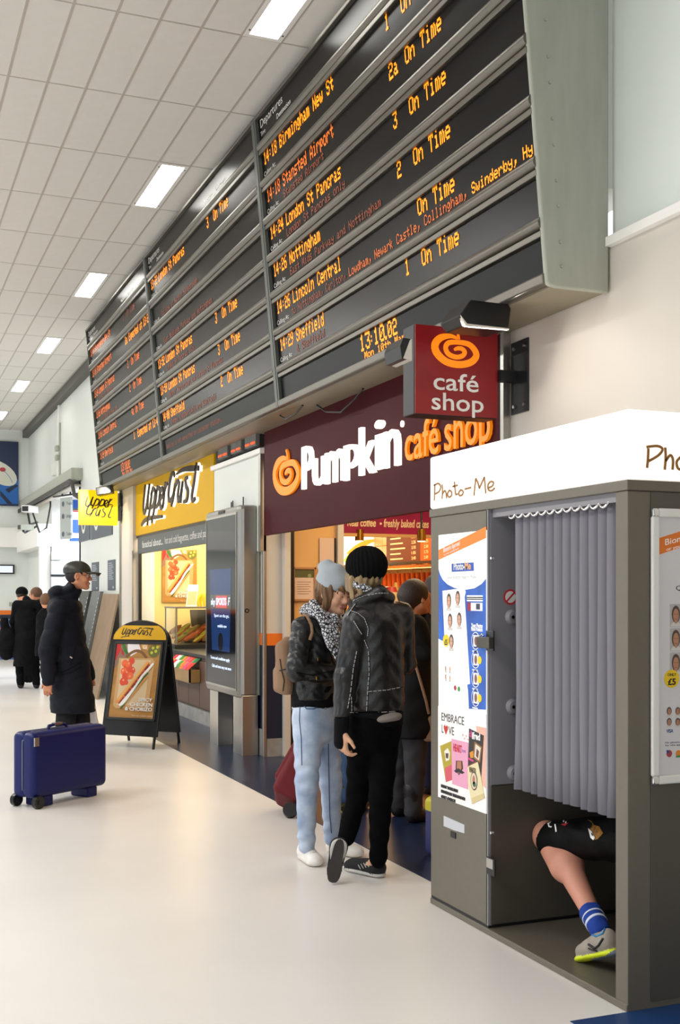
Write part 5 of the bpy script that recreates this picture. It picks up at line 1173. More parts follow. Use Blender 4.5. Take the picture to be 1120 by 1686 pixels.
# ------------------------------------------------------------ cafe interior
m_frm = M('pine_frame', '#a9774a', rough=.5); m_paper = M('certificate_paper', '#d6b9a4', rough=.6)
ft = wallY(10.09)
for (u0, v0, u1, v1, lab, dk) in ((481, 934, 520, 990, 'wood framed certificate on the tan cafe wall', True), (526, 886, 550, 931, 'upper unframed paper notice with black edge, cafe wall', False), (525, 934, 545, 985, 'lower paper notice with black clip edge behind the woman in the pale hat', False)):
    q0 = ft.px(u0, v1); q1 = ft.px(u1, v0); e = empty('certificate' if dk else 'paper_notice', lab, 'certificate' if dk else 'notice', tuple(ft.w(*q0, 0)))
    if dk:
        m = MB(ft); w_ = .022; m.mat(m_frm).box(q0[0], q1[0], q0[1], q0[1] + w_, 0, .02).box(q0[0], q1[0], q1[1] - w_, q1[1], 0, .02).box(q0[0], q0[0] + w_, q0[1], q1[1], 0, .02).box(q1[0] - w_, q1[0], q0[1], q1[1], 0, .02); m.build('frame', None, e, bevel=.004)
        m = MB(ft); m.mat(m_paper).box(q0[0] + w_, q1[0] - w_, q0[1] + w_, q1[1] - w_, 0, .006); m.mat(C2('55562e')).box(q0[0] + w_, q1[0] - w_, q1[1] - w_ - .075, q1[1] - w_, 0, .008); m.mat(C2('8a8a5a')).disc(q1[0] - .065, q1[1] - .08, .018, 0, .009)
        for i in range(6): m.mat(C2('8a7060')).box(q0[0] + .05, q1[0] - .05 - .02 * (i % 2), q1[1] - .14 - i * .022, q1[1] - .136 - i * .022, 0, .008)
        m.build('certificate_sheet', None, e)
    else:
        MB(ft).box(q0[0], q1[0], q0[1], q1[1], 0, .008).build('sheet', m_paper, e); MB(ft).box(q1[0], q1[0] + .012, q0[1], q1[1], 0, .015).build('edge', m_black, e)
# header over the inner counter
fh = wallY(10.3)
e = empty('cafe_header', 'magenta and maroon header board lettered in cream inside the cafe', 'sign', (4.7, 10.3, 2.1)); q0 = fh.px(558, 877.5)
MB(fh).box(q0[0], 5.9, q0[1], 2.5, -.05, 0).build('board', M('magenta', '#a01848', rough=.3, emit=.12, var=.3, vscale=1.5, col2='#4a1020'), e); MB(fh).box(q0[0], 5.9, q0[1] - .03, q0[1], -.05, .01).build('lower_edge', m_tan, e)
x_, y_ = fh.px(575, 866); L = MB(fh).mat(C2('f2dcae')); L.text('Real coffee', x_ - .02, y_, .075, fh.px(622, 866)[0] - x_, 0, .004, bold=.02, shear=.15).disc(fh.px(627, 864)[0], y_ + .03, .012, 0, .004); L.text('freshly baked cakes', fh.px(632, 866)[0], y_, .075, fh.px(706, 866)[0] - fh.px(632, 866)[0], 0, .004, bold=.02, shear=.15); L.build('lettering', None, e)
# lit screen and menu board
fz = wallY(13.46); e = empty('menu_screen', 'glowing picture screen above the cafe counter', 'screen', (5.6, 13.46, 1.9))
q0 = fz.px(565, 930); q1 = fz.px(621, 878); MB(fz).box(q0[0], q1[0], q0[1], q1[1], 0, .04).build('panel', M('screen_cream', '#e8f0d8', rough=.3, emit=1.0, ecol='#f0f2dc'), e); MB(fz).box(q1[0], q1[0] + .12, q0[1] - .02, q1[1] + .02, 0, .04).build('bezel', m_black, e)
L = MB(fz).mat(M('screen_bread', '#d89a3a', rough=.4, emit=.6)); L.ribbon([fz.px(570, 912), fz.px(585, 902), fz.px(600, 894), fz.px(614, 890)], [.03, .07, .07, .03], .04, .045); L.mat(M('screen_green', '#8cc04a', rough=.4, emit=.6)).ribbon([fz.px(566, 925), fz.px(575, 914), fz.px(588, 905)], [.05, .05, .02], .04, .043); L.build('picture', None, e)
fx = wallX(5.88); e = empty('menu_board', 'dark brown and orange price board on the tiled cafe wall', 'menu board', (5.88, 12.4, 1.9)); a0 = fx.px(640, 926)[0]; a1 = -11.2; z0 = fx.px(640, 927)[1]; z1 = 2.45; am = a0 + (a1 - a0) * .55
MB(fx).box(a0, am, z0, z1, 0, .03).build('panel', C2('4a1f1c'), e); MB(fx).box(am, a1, z0, z1, 0, .03).build('panel', M('menu_orange', '#c83c0c', rough=.4, emit=.4), e); MB(fx).box(a0 - .02, a1, z0 - .03, z0, 0, .04).build('frame', m_black, e)
L = MB(fx).mat(C2('e8c8b0'))
for i in range(9):
    z = z1 - .28 - i * .062
    L.box(a0 + .12, a0 + .42 + .06 * (i % 3), z, z + .016, .03, .032); L.text('%d.%02d' % (1 + i % 3, (i * 35) % 100), a0 + .72, z - .01, .035, .11, 0, .032)
    if i < 6: L.text('%d.%02d' % (2 + i % 2, (i * 25) % 100), a0 + 1.05, z - .01, .035, .11, 0, .032)
tag(L.build('prices', None, e), kind='stuff')
for u, v, d in ((592, 882, 11.2), (694, 882, 10.8)):
    p = at(u, v, d); e = empty('pendant_spot', 'brass spotlight hanging in front of the %s' % ('glowing picture screen' if u < 600 else 'price board'), 'light', tuple(p)); MB().cyl(p + V((0, 0, -.05)), p + V((0, 0, .06)), .045, .04, n=14).build('shade', M('brass', '#b88a3a', rough=.25, metal=1), e); MB().cyl(p + V((0, 0, .06)), (p.x, p.y, 2.85), .01).build('stem', m_dark, e); MB().cyl(p + V((0, 0, -.055)), p + V((0, 0, -.045)), .035).build('bulb', M('bulb', '#fff0c8', emit=8, ecol='#ffe8b0'), e)
# counter, back shelf with cups
e = empty('cafe_counter', 'orange wood fronted cafe counter at the back', 'counter', (5.0, 9.5, 0)); m_ow = M('orange_wood', '#b8682a', rough=.45, var=.3, vscale=3, stretch=(1, 1, 5))
for i in range(8): MB().box(4.88, 4.9, 6.6 + i * .68, 7.27 + i * .68, .1, 1.0).build('front_board', m_ow, e, bevel=.003)
MB().box(4.9, 5.4, 6.55, 12.1, 0, 1.0).build('carcass', m_brp, e); MB().box(4.84, 5.42, 6.5, 12.15, 1.0, 1.04).build('worktop', m_dark, e, bevel=.004)
e = empty('cup_shelf', 'back shelf lit orange with rows of paper cups', 'shelf', (5.75, 12.2, 1.5)); MB().box(5.6, 5.88, 11.0, 13.2, 1.50, 1.53).build('board', m_ow, e); MB().box(5.6, 5.88, 11.0, 13.2, 1.80, 1.83).build('board', m_ow, e); MB().box(5.6, 5.62, 11.0, 13.2, 1.795, 1.80).build('strip_light', M('strip_warm', '#ffb050', emit=5, ecol='#ffb860'), e)
cup = None
for i in range(16):
    p = V((5.72, 11.1 + i * .13, 1.53))
    if cup is None:
        cup = empty('cup_stack', 'brown paper cup stack, first from the right on the orange lit shelf', 'cups', tuple(p), 'paper cup stacks on the cafe shelf'); b_ = MB().cyl(p, p + V((0, 0, .22)), .034, .045, n=10).build('cup', M('cup_brown', '#a0481c', rough=.6), cup); 
    else:
        r_ = cup.copy(); COL.objects.link(r_); r_.location = p; r_['label'] = 'brown paper cup stack, %s from the right on the orange lit shelf' % ['first', 'second', 'third', 'fourth', 'fifth', 'sixth', 'seventh', 'eighth', 'ninth', 'tenth', 'eleventh', 'twelfth', 'thirteenth', 'fourteenth', 'fifteenth', 'sixteenth'][i]; c_ = b_.copy(); COL.objects.link(c_); c_.parent = r_
# coffee machine and blender silhouettes on the counter
e = empty('coffee_machine', 'black espresso machine with wire rack on the cafe counter', 'coffee machine', (5.1, 11.6, 1.04)); MB().box(4.95, 5.35, 11.3, 11.9, 1.04, 1.45).build('body', m_black, e, bevel=.02); 
for i in range(5): MB().tube([(4.96, 11.32 + i * .13, 1.45), (4.96, 11.32 + i * .13, 1.58), (5.3, 11.32 + i * .13, 1.58), (5.3, 11.32 + i * .13, 1.45)], .006).build('rack_wire', m_steel, e)
for i in (0, 1): MB().cyl((4.95, 11.45 + i * .3, 1.3), (4.9, 11.45 + i * .3, 1.28), .025).build('group_head', m_steel, e)
e = empty('syrup_bottle', 'cream syrup bottle with a red cap on the cafe counter', 'bottle', tuple(at(652, 985, 11.3))); p = at(652, 988, 11.3); MB().cyl(V((p.x, p.y, 1.04)), V((p.x, p.y, 1.5)), .05, .045).cyl(V((p.x, p.y, 1.5)), V((p.x, p.y, 1.62)), .045, .015).build('bottle', C2('e0b060'), e)
e = empty('cream_jar', 'round cream jar with a red lid beside the syrup bottle', 'jar', tuple(at(645, 972, 11.0))); p = at(645, 975, 11.0); MB().cyl(V((p.x, p.y, 1.04)), p, .07, .07).build('jar', C2('e8d0a0'), e); MB().cyl(p, p + V((0, 0, .05)), .06, .04).build('lid', C2('b8302a'), e)
# bag seen past the booth's edge
e = empty('rucksack', 'blue and yellow bag on the floor just showing past the booth edge', 'bag', tuple(flo(712, 1415)))
p = flo(726, 1412); S = Sdf(p + V((-.25, -.25, 0)), p + V((.3, .3, .5)), .01); S.rbox(tuple(p + V((.06, .03, .15))), (.12, .08, .15), None, .045, C2('1a1f6a')); S.rbox(tuple(p + V((.06, -.05, .13))), (.08, .03, .07), None, .02, C2('1a1f6a'), .01); S.rbox(tuple(p + V((.055, .03, .29))), (.115, .085, .05), None, .04, C2('d8cc18'), .008); S.build('bag', e); MB().tube([p + V((.02, .03, .33)), p + V((.03, .03, .38)), p + V((.09, .03, .38)), p + V((.1, .03, .33))], .008).build('top_loop', m_dark, e)
# ------------------------------------------------------------ people
RT = V((CN, -SN, 0)); DP = V((SN, CN, 0)); UPV = V((0, 0, 1))
sk1 = M('skin_warm', '#c98a68', rough=.55, bump=.06, bscale=300); sk2 = M('skin_pale', '#dba888', rough=.5, bump=.03, bscale=300); sk3 = M('skin_leg', '#cf9079', rough=.55, bump=.05, bscale=250, var=.12, vscale=12)
m_lip = M('lips', '#b4766a', rough=.5); m_eye = M('eye_dark', '#20160f', rough=.2); m_eyew = M('eye_white', '#d8d0c8', rough=.3); m_brow = M('brow', '#3a2a20', rough=.8)
def basis(f, u):
    f = V(f).normalized(); r = f.cross(V(u)).normalized(); u = r.cross(f).normalized(); return r, f, u
def head(S, c, f, u, skin, lips=True, k=1.0, eyes=True):
    r, f, u = basis(f, u); B = np.array([tuple(r), tuple(f), tuple(u)]); P = lambda x, y, z: tuple(V(c) + (r * x + f * y + u * z) * k)
    E = lambda x, y, z, a, b, c_, m=skin, kk=.015, carve=False: S.ell(P(x, y, z), (a * k, b * k, c_ * k), B, m, kk, carve)
    E(0, -.012, .030, .076, .096, .086); E(0, .026, -.030, .060, .060, .082, kk=.03)
    for sx in (-1, 1):
        S.cap(P(sx * .048, .0, -.052), P(sx * .012, .062, -.093), .024 * k, .018 * k, skin, .025)
        E(sx * .036, .060, -.030, .022, .022, .024, kk=.02)
        E(sx * .032, .100, .004, .017, .016, .011, carve=True, kk=.012)
        if eyes: E(sx * .032, .078, .003, .0125, .0125, .0125, m_eyew, .001); E(sx * .032, .0845, .002, .0065, .007, .0065, m_eye, .001); S.cap(P(sx * .021, .089, .011), P(sx * .044, .084, .010), .0045 * k, .004 * k, skin, .004)
        else: E(sx * .032, .078, .003, .0125, .0125, .0125, skin, .004); S.cap(P(sx * .022, .0895, -.004), P(sx * .044, .083, -.005), .0022 * k, .0022 * k, m_brow, .001)
        S.cap(P(sx * .018, .090, .022), P(sx * .048, .076, .022), .005 * k, .004 * k, m_brow, .004)
        E(sx * .078, -.008, -.008, .011, .020, .031, kk=.008); E(sx * .084, .0, -.006, .006, .009, .016, carve=True, kk=.006)
        E(sx * .010, .095, -.031, .009, .010, .008, kk=.008)
    S.cap(P(-.035, .082, .022), P(.035, .082, .022), .011 * k, .011 * k, skin, .02)
    S.cap(P(0, .086, .012), P(0, .104, -.026), .0085 * k, .0105 * k, skin, .016)
    S.cap(P(-.019, .090, -.058), P(.019, .090, -.058), .0065 * k, .0065 * k, m_lip if lips else skin, .006); S.cap(P(-.015, .089, -.067), P(.015, .089, -.067), .007 * k, .007 * k, m_lip if lips else skin, .006)
    E(0, .072, -.095, .022, .020, .017, kk=.018)
    return P, B
def hand(S, w, d, nrm, side, curl, skin, k=1.0):
    d = V(d).normalized(); nrm = (V(nrm) - d * V(nrm).dot(d)).normalized(); lat = d.cross(nrm).normalized() * side
    S.rbox(tuple(V(w) + d * .05 * k), (.040 * k, .048 * k, .014 * k), np.array([tuple(lat), tuple(d), tuple(nrm)]), .013 * k, skin, .012)
    for i, (o, L) in enumerate(zip((.030, .010, -.010, -.029), (.070, .078, .072, .057))):
        p = V(w) + d * (.090 - .004 * abs(i - 1)) * k + lat * o * k; a = .12 + curl * .6; 
        for s_, fr_ in enumerate((.45, .32, .23)):
            q = p + (d * cos(a) + nrm * sin(a)) * L * fr_ * k + lat * (o * .08) * k; S.cap(tuple(p), tuple(q), .0092 * k - s_ * .0007, .0086 * k - s_ * .0008, skin, .004); p = q; a += curl * (.8 + .1 * i)
    p = V(w) + d * .022 * k + lat * .030 * k + nrm * .004; q = p + (d * .75 + lat * .75 + nrm * .35).normalized() * .042 * k; r_ = q + (d * .95 + lat * .25 + nrm * .4).normalized() * .034 * k
    S.cap(tuple(p), tuple(q), .015 * k, .011 * k, skin, .012); S.cap(tuple(q), tuple(r_), .0105 * k, .0085 * k, skin, .004)
def bounds(J, pad=.2):
    P = np.array([tuple(v) for v in J.values() if isinstance(v, V) and v.length > 1.5]); return P.min(0) - pad, P.max(0) + pad
def body(e, J, skin, res=.0075, hands=(), hk=1.0, feet=True, th=.075, headless=False, eyes=True):
    lo, hi = bounds(J); S = Sdf(lo, hi, res); n, p = J['neck'], J['pel']; lat = (J['shR'] - J['shL']).normalized(); up = (n - p).normalized(); dep = up.cross(lat).normalized(); lat = dep.cross(up)
    B = np.array([tuple(lat), tuple(dep), tuple(up)])
    S.ell(tuple(n.lerp(p, .30)), (.145, .10, .17), B, skin, .03); S.ell(tuple(n.lerp(p, .65)), (.11, .08, .16), B, skin, .04); S.ell(tuple(p), (.125, .088, .09), B, skin, .04)
    for s_ in 'RL':
        S.cap(tuple(n), tuple(J['sh' + s_]), .045, .05, skin, .03); S.cap(tuple(J['sh' + s_]), tuple(J['el' + s_]), .045, .036, skin, .02); S.cap(tuple(J['el' + s_]), tuple(J['wr' + s_]), .036, .025, skin, .01)
        S.cap(tuple(J['hip' + s_]), tuple(J['kn' + s_]), th, .052, skin, .02); S.cap(tuple(J['kn' + s_]), tuple(J['an' + s_]), .05, .034, skin, .01)
        if 'toe' + s_ in J: S.cap(tuple(J['an' + s_]), tuple(J['an' + s_].lerp(J['toe' + s_], .3)), .032, .022, skin, .01); S.cap(tuple(J['an' + s_].lerp(J['toe' + s_], .3) - V((0, 0, .01 if 'run' not in J else 0))), tuple(J['toe' + s_]), .022, .012, skin, .01)
    if not headless:
        c = J['head']; r, f, u = basis(J['f'], J['u'])
        S.cap(tuple(n - up * .02), tuple(c - u * .06 * hk - f * .025 * hk), .058, .053, skin, .03); head(S, c, J['f'], J['u'], skin, k=hk, eyes=eyes)
    for (w, d, nr, sd, cu) in hands: hand(S, w, d, nr, sd, cu, skin, 1.0)
    return S.build('body', e)
def wrinkle(a, fr, seed=0):
    def fn(P):
        x, y, z = P[..., 0], P[..., 1], P[..., 2]
        w = np.sin(z * fr + 3 * np.sin(x * fr * .35 + seed) + 2.2 * np.sin(y * fr * .3 + seed * 2)) * .6 + np.sin((x - y) * fr * .8 + z * fr * .6 + 2 * np.sin(z * fr * .25 + seed)) * .4
        return a * w
    return fn
def shoe(e, heel, toe, up, name, m_up, m_sole, h=.085, wd=.043, tread=False, res=.006, toecap=False):
    heel, toe, up = V(heel), V(toe), V(up).normalized(); d = (toe - heel); L = d.length; d.normalize(); lat = d.cross(up).normalized(); B = np.array([tuple(lat), tuple(d), tuple(up)])
    S = Sdf(np.minimum(heel, toe) - .16, np.maximum(heel, toe) + .16, res)
    a = heel + d * .045; b = toe - d * .055
    S.cap(tuple(a + up * .045), tuple(b + up * .034), .040, .034, m_up, .01, flat=(tuple(lat), 1.08)); S.cap(tuple(a + up * .05 + d * .01), tuple(a + up * h + d * .015), .040, .036, m_up, .03); S.ell(tuple(b + up * .03 + d * .01), (wd, .048, .030), B, m_up, .02)
    S.cap(tuple(a + up * (h - .022) + d * .02), tuple(b + up * .034 - d * .01), .036, .030, m_up, .02); S.clip(tuple(up), tuple(heel + up * .012))
    if toecap: S.ell(tuple(b + up * .022 + d * .034), (wd * .92, .030, .026), B, m_sole, .001)
    S.cap(tuple(a + up * .014), tuple(b + up * .014), wd * 1.02, wd * 1.1, m_sole, .002, flat=(tuple(up), .36))
    S.clip(tuple(up), tuple(heel + up * .001)); S.clip(tuple(-up), tuple(heel + up * h))
    return S.build(name, e)
def surf_line(e, ob, pts, r, m_, name, dash=0, n=30, off=.002):
    """a stitched seam lying on the garment: the garment's own surface is sampled along it"""
    me = ob.data; loc = WL[ob.name]; bvh = BVHTree.FromPolygons([tuple(v.co + loc) for v in me.vertices], [tuple(p.vertices) for p in me.polygons])
    P = []
    for i in range(len(pts) - 1):
        for k in range(n): t = k / n; P.append((pts[i][0] * (1 - t) + pts[i + 1][0] * t, pts[i][1] * (1 - t) + pts[i + 1][1] * t))
    P.append(pts[-1]); Q = []
    for u, v in P:
        d = ray(u, v).normalized(); h = bvh.ray_cast(EYE, d)
        if h[0] is not None: Q.append(h[0] - d * off)
        elif len(Q) > 1: break
    if len(Q) < 3: return None
    m = MB()
    if dash:
        for i in range(0, len(Q) - dash, dash + max(1, dash // 2)): m.tube(Q[i:i + dash + 1], r, n=4)
    else: m.tube(Q, r, n=5)
    return m.build(name, m_, e)
def surf_patch(e, ob, polys, name):
    """printed marks on a garment: flat pieces laid on its surface"""
    me = ob.data; loc = WL[ob.name]; bvh = BVHTree.FromPolygons([tuple(v.co + loc) for v in me.vertices], [tuple(p.vertices) for p in me.polygons]); m = MB()
    for mt, pts, off in polys:
        vs = []
        for u, v in pts:
            d = ray(u, v).normalized(); h = bvh.ray_cast(EYE, d)
            if h[0] is not None: vs.append(h[0] - d * off)
        if len(vs) > 2: m.mat(mt).add(vs, [tuple(range(len(vs)))], False, True)
    return m.build(name, None, e) if m.v else None

m_blk = M('black_cloth', '#101114', rough=.9, bump=.1, bscale=180, spec=.12); m_navyc = M('navy_quilt', '#10141f', rough=.7, bump=.08, bscale=90, spec=.2); m_lth = M('black_leather', '#131315', rough=.36, bump=.35, bscale=38, var=.5, vscale=5, spec=.5)
m_lthb = M('worn_leather', '#242222', rough=.33, bump=.35, bscale=30, var=.55, vscale=7, col2='#0d0d0f'); m_char = M('charcoal_trousers', '#202124', rough=.9, spec=.15)
m_stitch = M('white_stitch', '#b4b4b6', rough=.7)
def check(name, a, b, sc):
    m = M(name, a, rough=.9); nt = m.node_tree; bs = nt.nodes['Principled BSDF']; tc = nt.nodes.new('ShaderNodeTexCoord'); v = nt.nodes.new('ShaderNodeTexVoronoi'); v.feature = 'DISTANCE_TO_EDGE'; v.inputs['Scale'].default_value = sc
    r = nt.nodes.new('ShaderNodeValToRGB'); r.color_ramp.elements[0].position = .10; r.color_ramp.elements[1].position = .16; r.color_ramp.elements[0].color = lin(b); r.color_ramp.elements[1].color = lin(a)
    nt.links.new(tc.outputs['Object'], v.inputs['Vector']); nt.links.new(v.outputs['Distance'], r.inputs[0]); nt.links.new(r.outputs[0], bs.inputs['Base Color']); return m
m_scarf = check('patterned_scarf', '#dcdce2', '#24262e', 62)

# ---- the man in the cap
D = 10.6; W = lambda u, v, dd=0: at(u, v, D + dd)
g = at(120, 979, D); e = empty('person', 'man in a dark flat peaked cap and long navy quilted coat, seen in profile', 'person', (g.x, g.y, 0))
def ground(p, z=.0): p = V(p); p.z = z; return p
J = dict(neck=W(111, 984), pel=W(118, 1122), shR=W(97, 1004, -.18), shL=W(120, 1002, .18), elR=W(79, 1067, -.26), wrR=W(80, 1120, -.27), elL=W(128, 1065, .25), wrL=W(146, 1112, .18),
         hipR=W(112, 1130, -.09), hipL=W(128, 1130, .09), knR=W(108, 1188, -.10), knL=W(133, 1188, .10), anR=ground(W(103, 1238, -.10), .08), anL=ground(W(129, 1238, .12), .08), toeR=ground(W(128, 1240, -.12), .03), toeL=ground(W(154, 1240, .12), .03), head=W(130, 948), f=RT * 1 + DP * .08 - UPV * .05, u=UPV + RT * .05)
body(e, J, sk1, .0065, [(J['wrR'] - V((0, 0, .0)), V((0, 0, -1)) + RT * -.12, RT * .2 + DP * 1.0, -1, .45), (J['wrL'], V((0, 0, -1)) + RT * .3, DP * -1, 1, .9)], hk=1.08)
q = lambda per, a: (lambda P: a * .6 - a * np.sqrt(np.abs(np.sin(P[..., 2] * pi / per + .35 * np.sin(P[..., 0] * 5)))) + .0015 * np.sin(P[..., 0] * 60 + 3 * np.sin(P[..., 2] * 30)))
S = Sdf(np.array(W(112, 1060)) - [.42, .42, .72], np.array(W(112, 1060)) + [.42, .42, .62], .009)
S.cap(tuple(W(106, 1006)), tuple(W(113, 1085)), .155, .175, m_navyc, .04, flat=(tuple(DP), 1.28)); S.cap(tuple(W(114, 1085)), tuple(W(121, 1180)), .175, .205, m_navyc, .04, flat=(tuple(DP), 1.15))
S.cap(tuple(J['shR']), tuple(J['elR']), .088, .08, m_navyc, .03); S.cap(tuple(J['elR']), tuple(J['wrR'] + V((0, 0, .01))), .08, .062, m_navyc, .02)
S.cap(tuple(J['shL']), tuple(J['elL']), .088, .08, m_navyc, .03); S.cap(tuple(J['elL']), tuple(J['wrL']), .08, .062, m_navyc, .02)
S.post(q(.15, .011)); S.post(wrinkle(.002, 45, 1))
S.cap(tuple(W(112, 985)), tuple(W(122, 968)), .085, .078, m_navyc, .03); S.ell(tuple(W(97, 975, 0)), (.10, .13, .062), np.array([tuple(RT), tuple(DP), tuple(UPV)]), m_navyc, .03, fn=wrinkle(.004, 40, 3))
S.cap(tuple(W(88, 985, -.02)), tuple(W(118, 966, -.09)), .035, .03, m_navyc, .02)
S.clip((0, 0, 1), tuple(W(120, 1172))); S.ell(tuple(W(127, 962, 0)), (.062, .07, .06), None, m_navyc, .02, carve=True)
coat = S.build('quilted_coat', e)
for pts in ([(124, 1063), (121, 1080), (116, 1098)], [(100, 1108), (118, 1100), (134, 1090)], [(146, 1000), (150, 1060), (152, 1120), (156, 1168)], [(100, 1112), (118, 1107), (134, 1098)]): surf_line(e, coat, pts, .0035, m_blk, 'seam')
p = W(115, 1081, -.24); MB().cyl(p, p + V((.02, 0, -.015)), .006).build('zip_pull', m_chrome, e)
S = Sdf(np.array(W(118, 1200)) - [.35, .35, .4], np.array(W(118, 1200)) + [.35, .35, .35], .009)
for s_ in 'RL': S.cap(tuple(J['hip' + s_]), tuple(J['kn' + s_]), .105, .088, m_char, .02, fn=wrinkle(.003, 40, 2)); S.cap(tuple(J['kn' + s_]), tuple(J['an' + s_] + V((0, 0, -.02))), .088, .075, m_char, .01, fn=wrinkle(.004, 50, 5))
S.clip((0, 0, 1), (0, 0, .045)); S.build('trousers', e)
for s_ in 'RL': shoe(e, ground(J['an' + s_]) - RT * .06, ground(J['toe' + s_]) + RT * .07, UPV, 'shoe', m_black, m_dark)
m_cap = M('cap_leather', '#34342c', rough=.42, var=.3, vscale=9); r, f, u = basis(J['f'], J['u']); c = J['head']; B = np.array([tuple(r), tuple(f), tuple(u)]); P = lambda x, y, z: tuple(V(c) + r * x + f * y + u * z)
S = Sdf(np.array(c) - .2, np.array(c) + .22, .005); S.ell(P(0, -.020, .046), (.094, .128, .094), B, m_cap, .01); S.clip(tuple(u + f * -.12), P(0, 0, .028)); S.ell(P(0, .118, .030), (.072, .085, .014), B @ np.array(Matrix.Rotation(.0, 3, 'X')), m_cap, .012); S.cap(P(-.04, .175, .014), P(.04, .175, .014), .010, None, m_cap, .02); S.ell(P(0, -.118, .04), (.03, .012, .012), B, m_cap, .01); S.build('peaked_cap', e)
m_dh = M('dark_hair', '#1b1714', rough=.7, bump=.5, bscale=250)
S = Sdf(np.array(c) - .17, np.array(c) + .17, .005); S.ell(P(0, -.028, .012), (.088, .100, .095), B, m_dh, .01); S.cap(P(.074, .030, .03), P(.075, .034, -.002), .012, .006, m_dh, .01); S.cap(P(-.074, .030, .03), P(-.075, .034, -.002), .012, .006, m_dh, .01); S.clip(tuple(-f + u * .15), P(0, .045, .0)); S.ell(P(.08, .012, -.03), (.03, .035, .055), B, m_dh, .008, carve=True); S.ell(P(-.08, .012, -.03), (.03, .035, .055), B, m_dh, .008, carve=True); S.clip(tuple(u + f * -.5), P(0, -.05, -.075)); S.build('hair', e)
gl = MB()
for sx in (-1, 1): gl.tube([V(P(sx * .034 + .022 * cos(a_), .104 - .01 * abs(cos(a_)), .004 + .016 * sin(a_))) for a_ in [2 * pi * i / 16 for i in range(16)]], .0016, closed=True); gl.tube([V(P(sx * .056, .096, .006)), V(P(sx * .08, .0, .008))], .0018)
gl.build('glasses', m_dark, e)
e2 = empty('carrier_bag', 'white carrier bag hanging by the coat hem of the man in the cap', 'bag', tuple(ground(W(150, 1190, .1))))
p = W(149, 1170, .12); MB(Fr(p, tuple(RT), (0, 0, 1))).poly([(-.01, .26), (.01, .26), (.06, -.06), (.085, -.17), (-.055, -.17), (-.03, -.04)], -.03, .03).build('bag', M('bag_white', '#d9dade', rough=.4, bump=.4, bscale=20), e2, bevel=.01)

# ---- the woman in the pale hat
D2 = 6.45; W = lambda u, v, dd=0: at(u, v, D2 + dd)
g = W(525, 979); e = empty('person', 'young woman in a pale grey beanie, black leather jacket, patterned scarf and light jeans', 'person', (g.x, g.y, 0))
J = dict(neck=W(532, 1018), pel=W(518, 1165), shR=W(499, 1034, -.10), shL=W(552, 1030, .14), elR=W(488, 1104, -.17), wrR=W(556, 1110, -.12), elL=W(562, 1105, .2), wrL=W(600, 1100, .1),
         hipR=W(509, 1180, -.07), hipL=W(533, 1180, .08), knR=W(505, 1292, -.10), knL=W(545, 1290, .08), anR=W(505, 1392, -.02), anL=W(547, 1380, .2), toeR=ground(flo(517, 1424), .03), toeL=ground(flo(584, 1409), .03), head=W(551, 975, -.04), f=RT * .68 - DP * .66 - UPV * .30, u=UPV - RT * .06)
body(e, J, sk2, .006, [(J['wrR'], RT + V((0, 0, .05)), DP, -1, .3), (J['wrL'], RT * .6 + DP * .2, DP, 1, .3)], hk=.96, th=.07, eyes=False)
S = Sdf(np.array(W(525, 1090)) - [.42, .42, .33], np.array(W(525, 1090)) + [.42, .42, .36], .007); rf = basis(RT * .85 - DP * .45, UPV)
S.cap(tuple(W(526, 1046)), tuple(W(519, 1148)), .115, .115, m_lth, .03, flat=(tuple(rf[0]), 1.30)); S.cap(tuple(W(512, 1030, -.05)), tuple(W(544, 1028, .08)), .065, None, m_lth, .05)
for s_ in 'RL': S.cap(tuple(J['sh' + s_]), tuple(J['el' + s_]), .066, .057, m_lth, .02); S.cap(tuple(J['el' + s_]), tuple(J['wr' + s_]), .056, .044, m_lth, .015)
S.post(wrinkle(.004, 55, 2)); S.post(wrinkle(.002, 130, 4)); S.clip((0, 0, 1), tuple(W(518, 1150))); S.build('leather_jacket', e)
S = Sdf(np.array(W(518, 1155)) - [.25, .25, .12], np.array(W(518, 1155)) + [.25, .25, .15], .007); S.cap(tuple(W(519, 1130)), tuple(W(517, 1160)), .118, .122, m_blk, .02, flat=(tuple(rf[0]), 1.2)); S.clip((0, 0, 1), tuple(W(518, 1163))); S.build('jumper', e)
S = Sdf(np.array(W(518, 1155)) - [.25, .25, .15], np.array(W(518, 1155)) + [.25, .25, .12], .007); S.cap(tuple(W(518, 1150)), tuple(W(517, 1166)), .114, .118, m_scarf, .02, flat=(tuple(rf[0]), 1.2)); S.clip((0, 0, 1), tuple(W(518, 1169))); S.clip((0, 0, -1), tuple(W(518, 1158))); S.build('patterned_hem', e)
m_jean = M('pale_denim', '#c3d0e4', rough=.9, var=.3, vscale=9, bump=.12, bscale=150, col2='#93a7c6'); m_seam = M('denim_seam', '#42567c', rough=.9)
S = Sdf(np.array(W(525, 1280)) - [.3, .35, .46], np.array(W(525, 1280)) + [.3, .35, .46], .007)
S.cap(tuple(W(518, 1172)), tuple(W(519, 1195)), .118, .122, m_jean, .04, flat=(tuple(rf[0]), 1.18))
for s_, sd in (('R', 1), ('L', 3)): S.cap(tuple(J['hip' + s_]), tuple(J['kn' + s_]), .094, .062, m_jean, .02); S.cap(tuple(J['kn' + s_]), tuple(J['an' + s_]), .061, .047, m_jean, .02)
S.post(lambda P: .0035 * np.sin(P[..., 2] * 75 + 2.5 * np.sin(P[..., 0] * 22) + P[..., 1] * 18) * (np.exp(-((P[..., 2] - .52) / .07) ** 2) + np.exp(-((P[..., 2] - .16) / .06) ** 2) + .35))
S.clip((0, 0, -1), tuple(W(518, 1158))); jn = S.build('jeans', e)
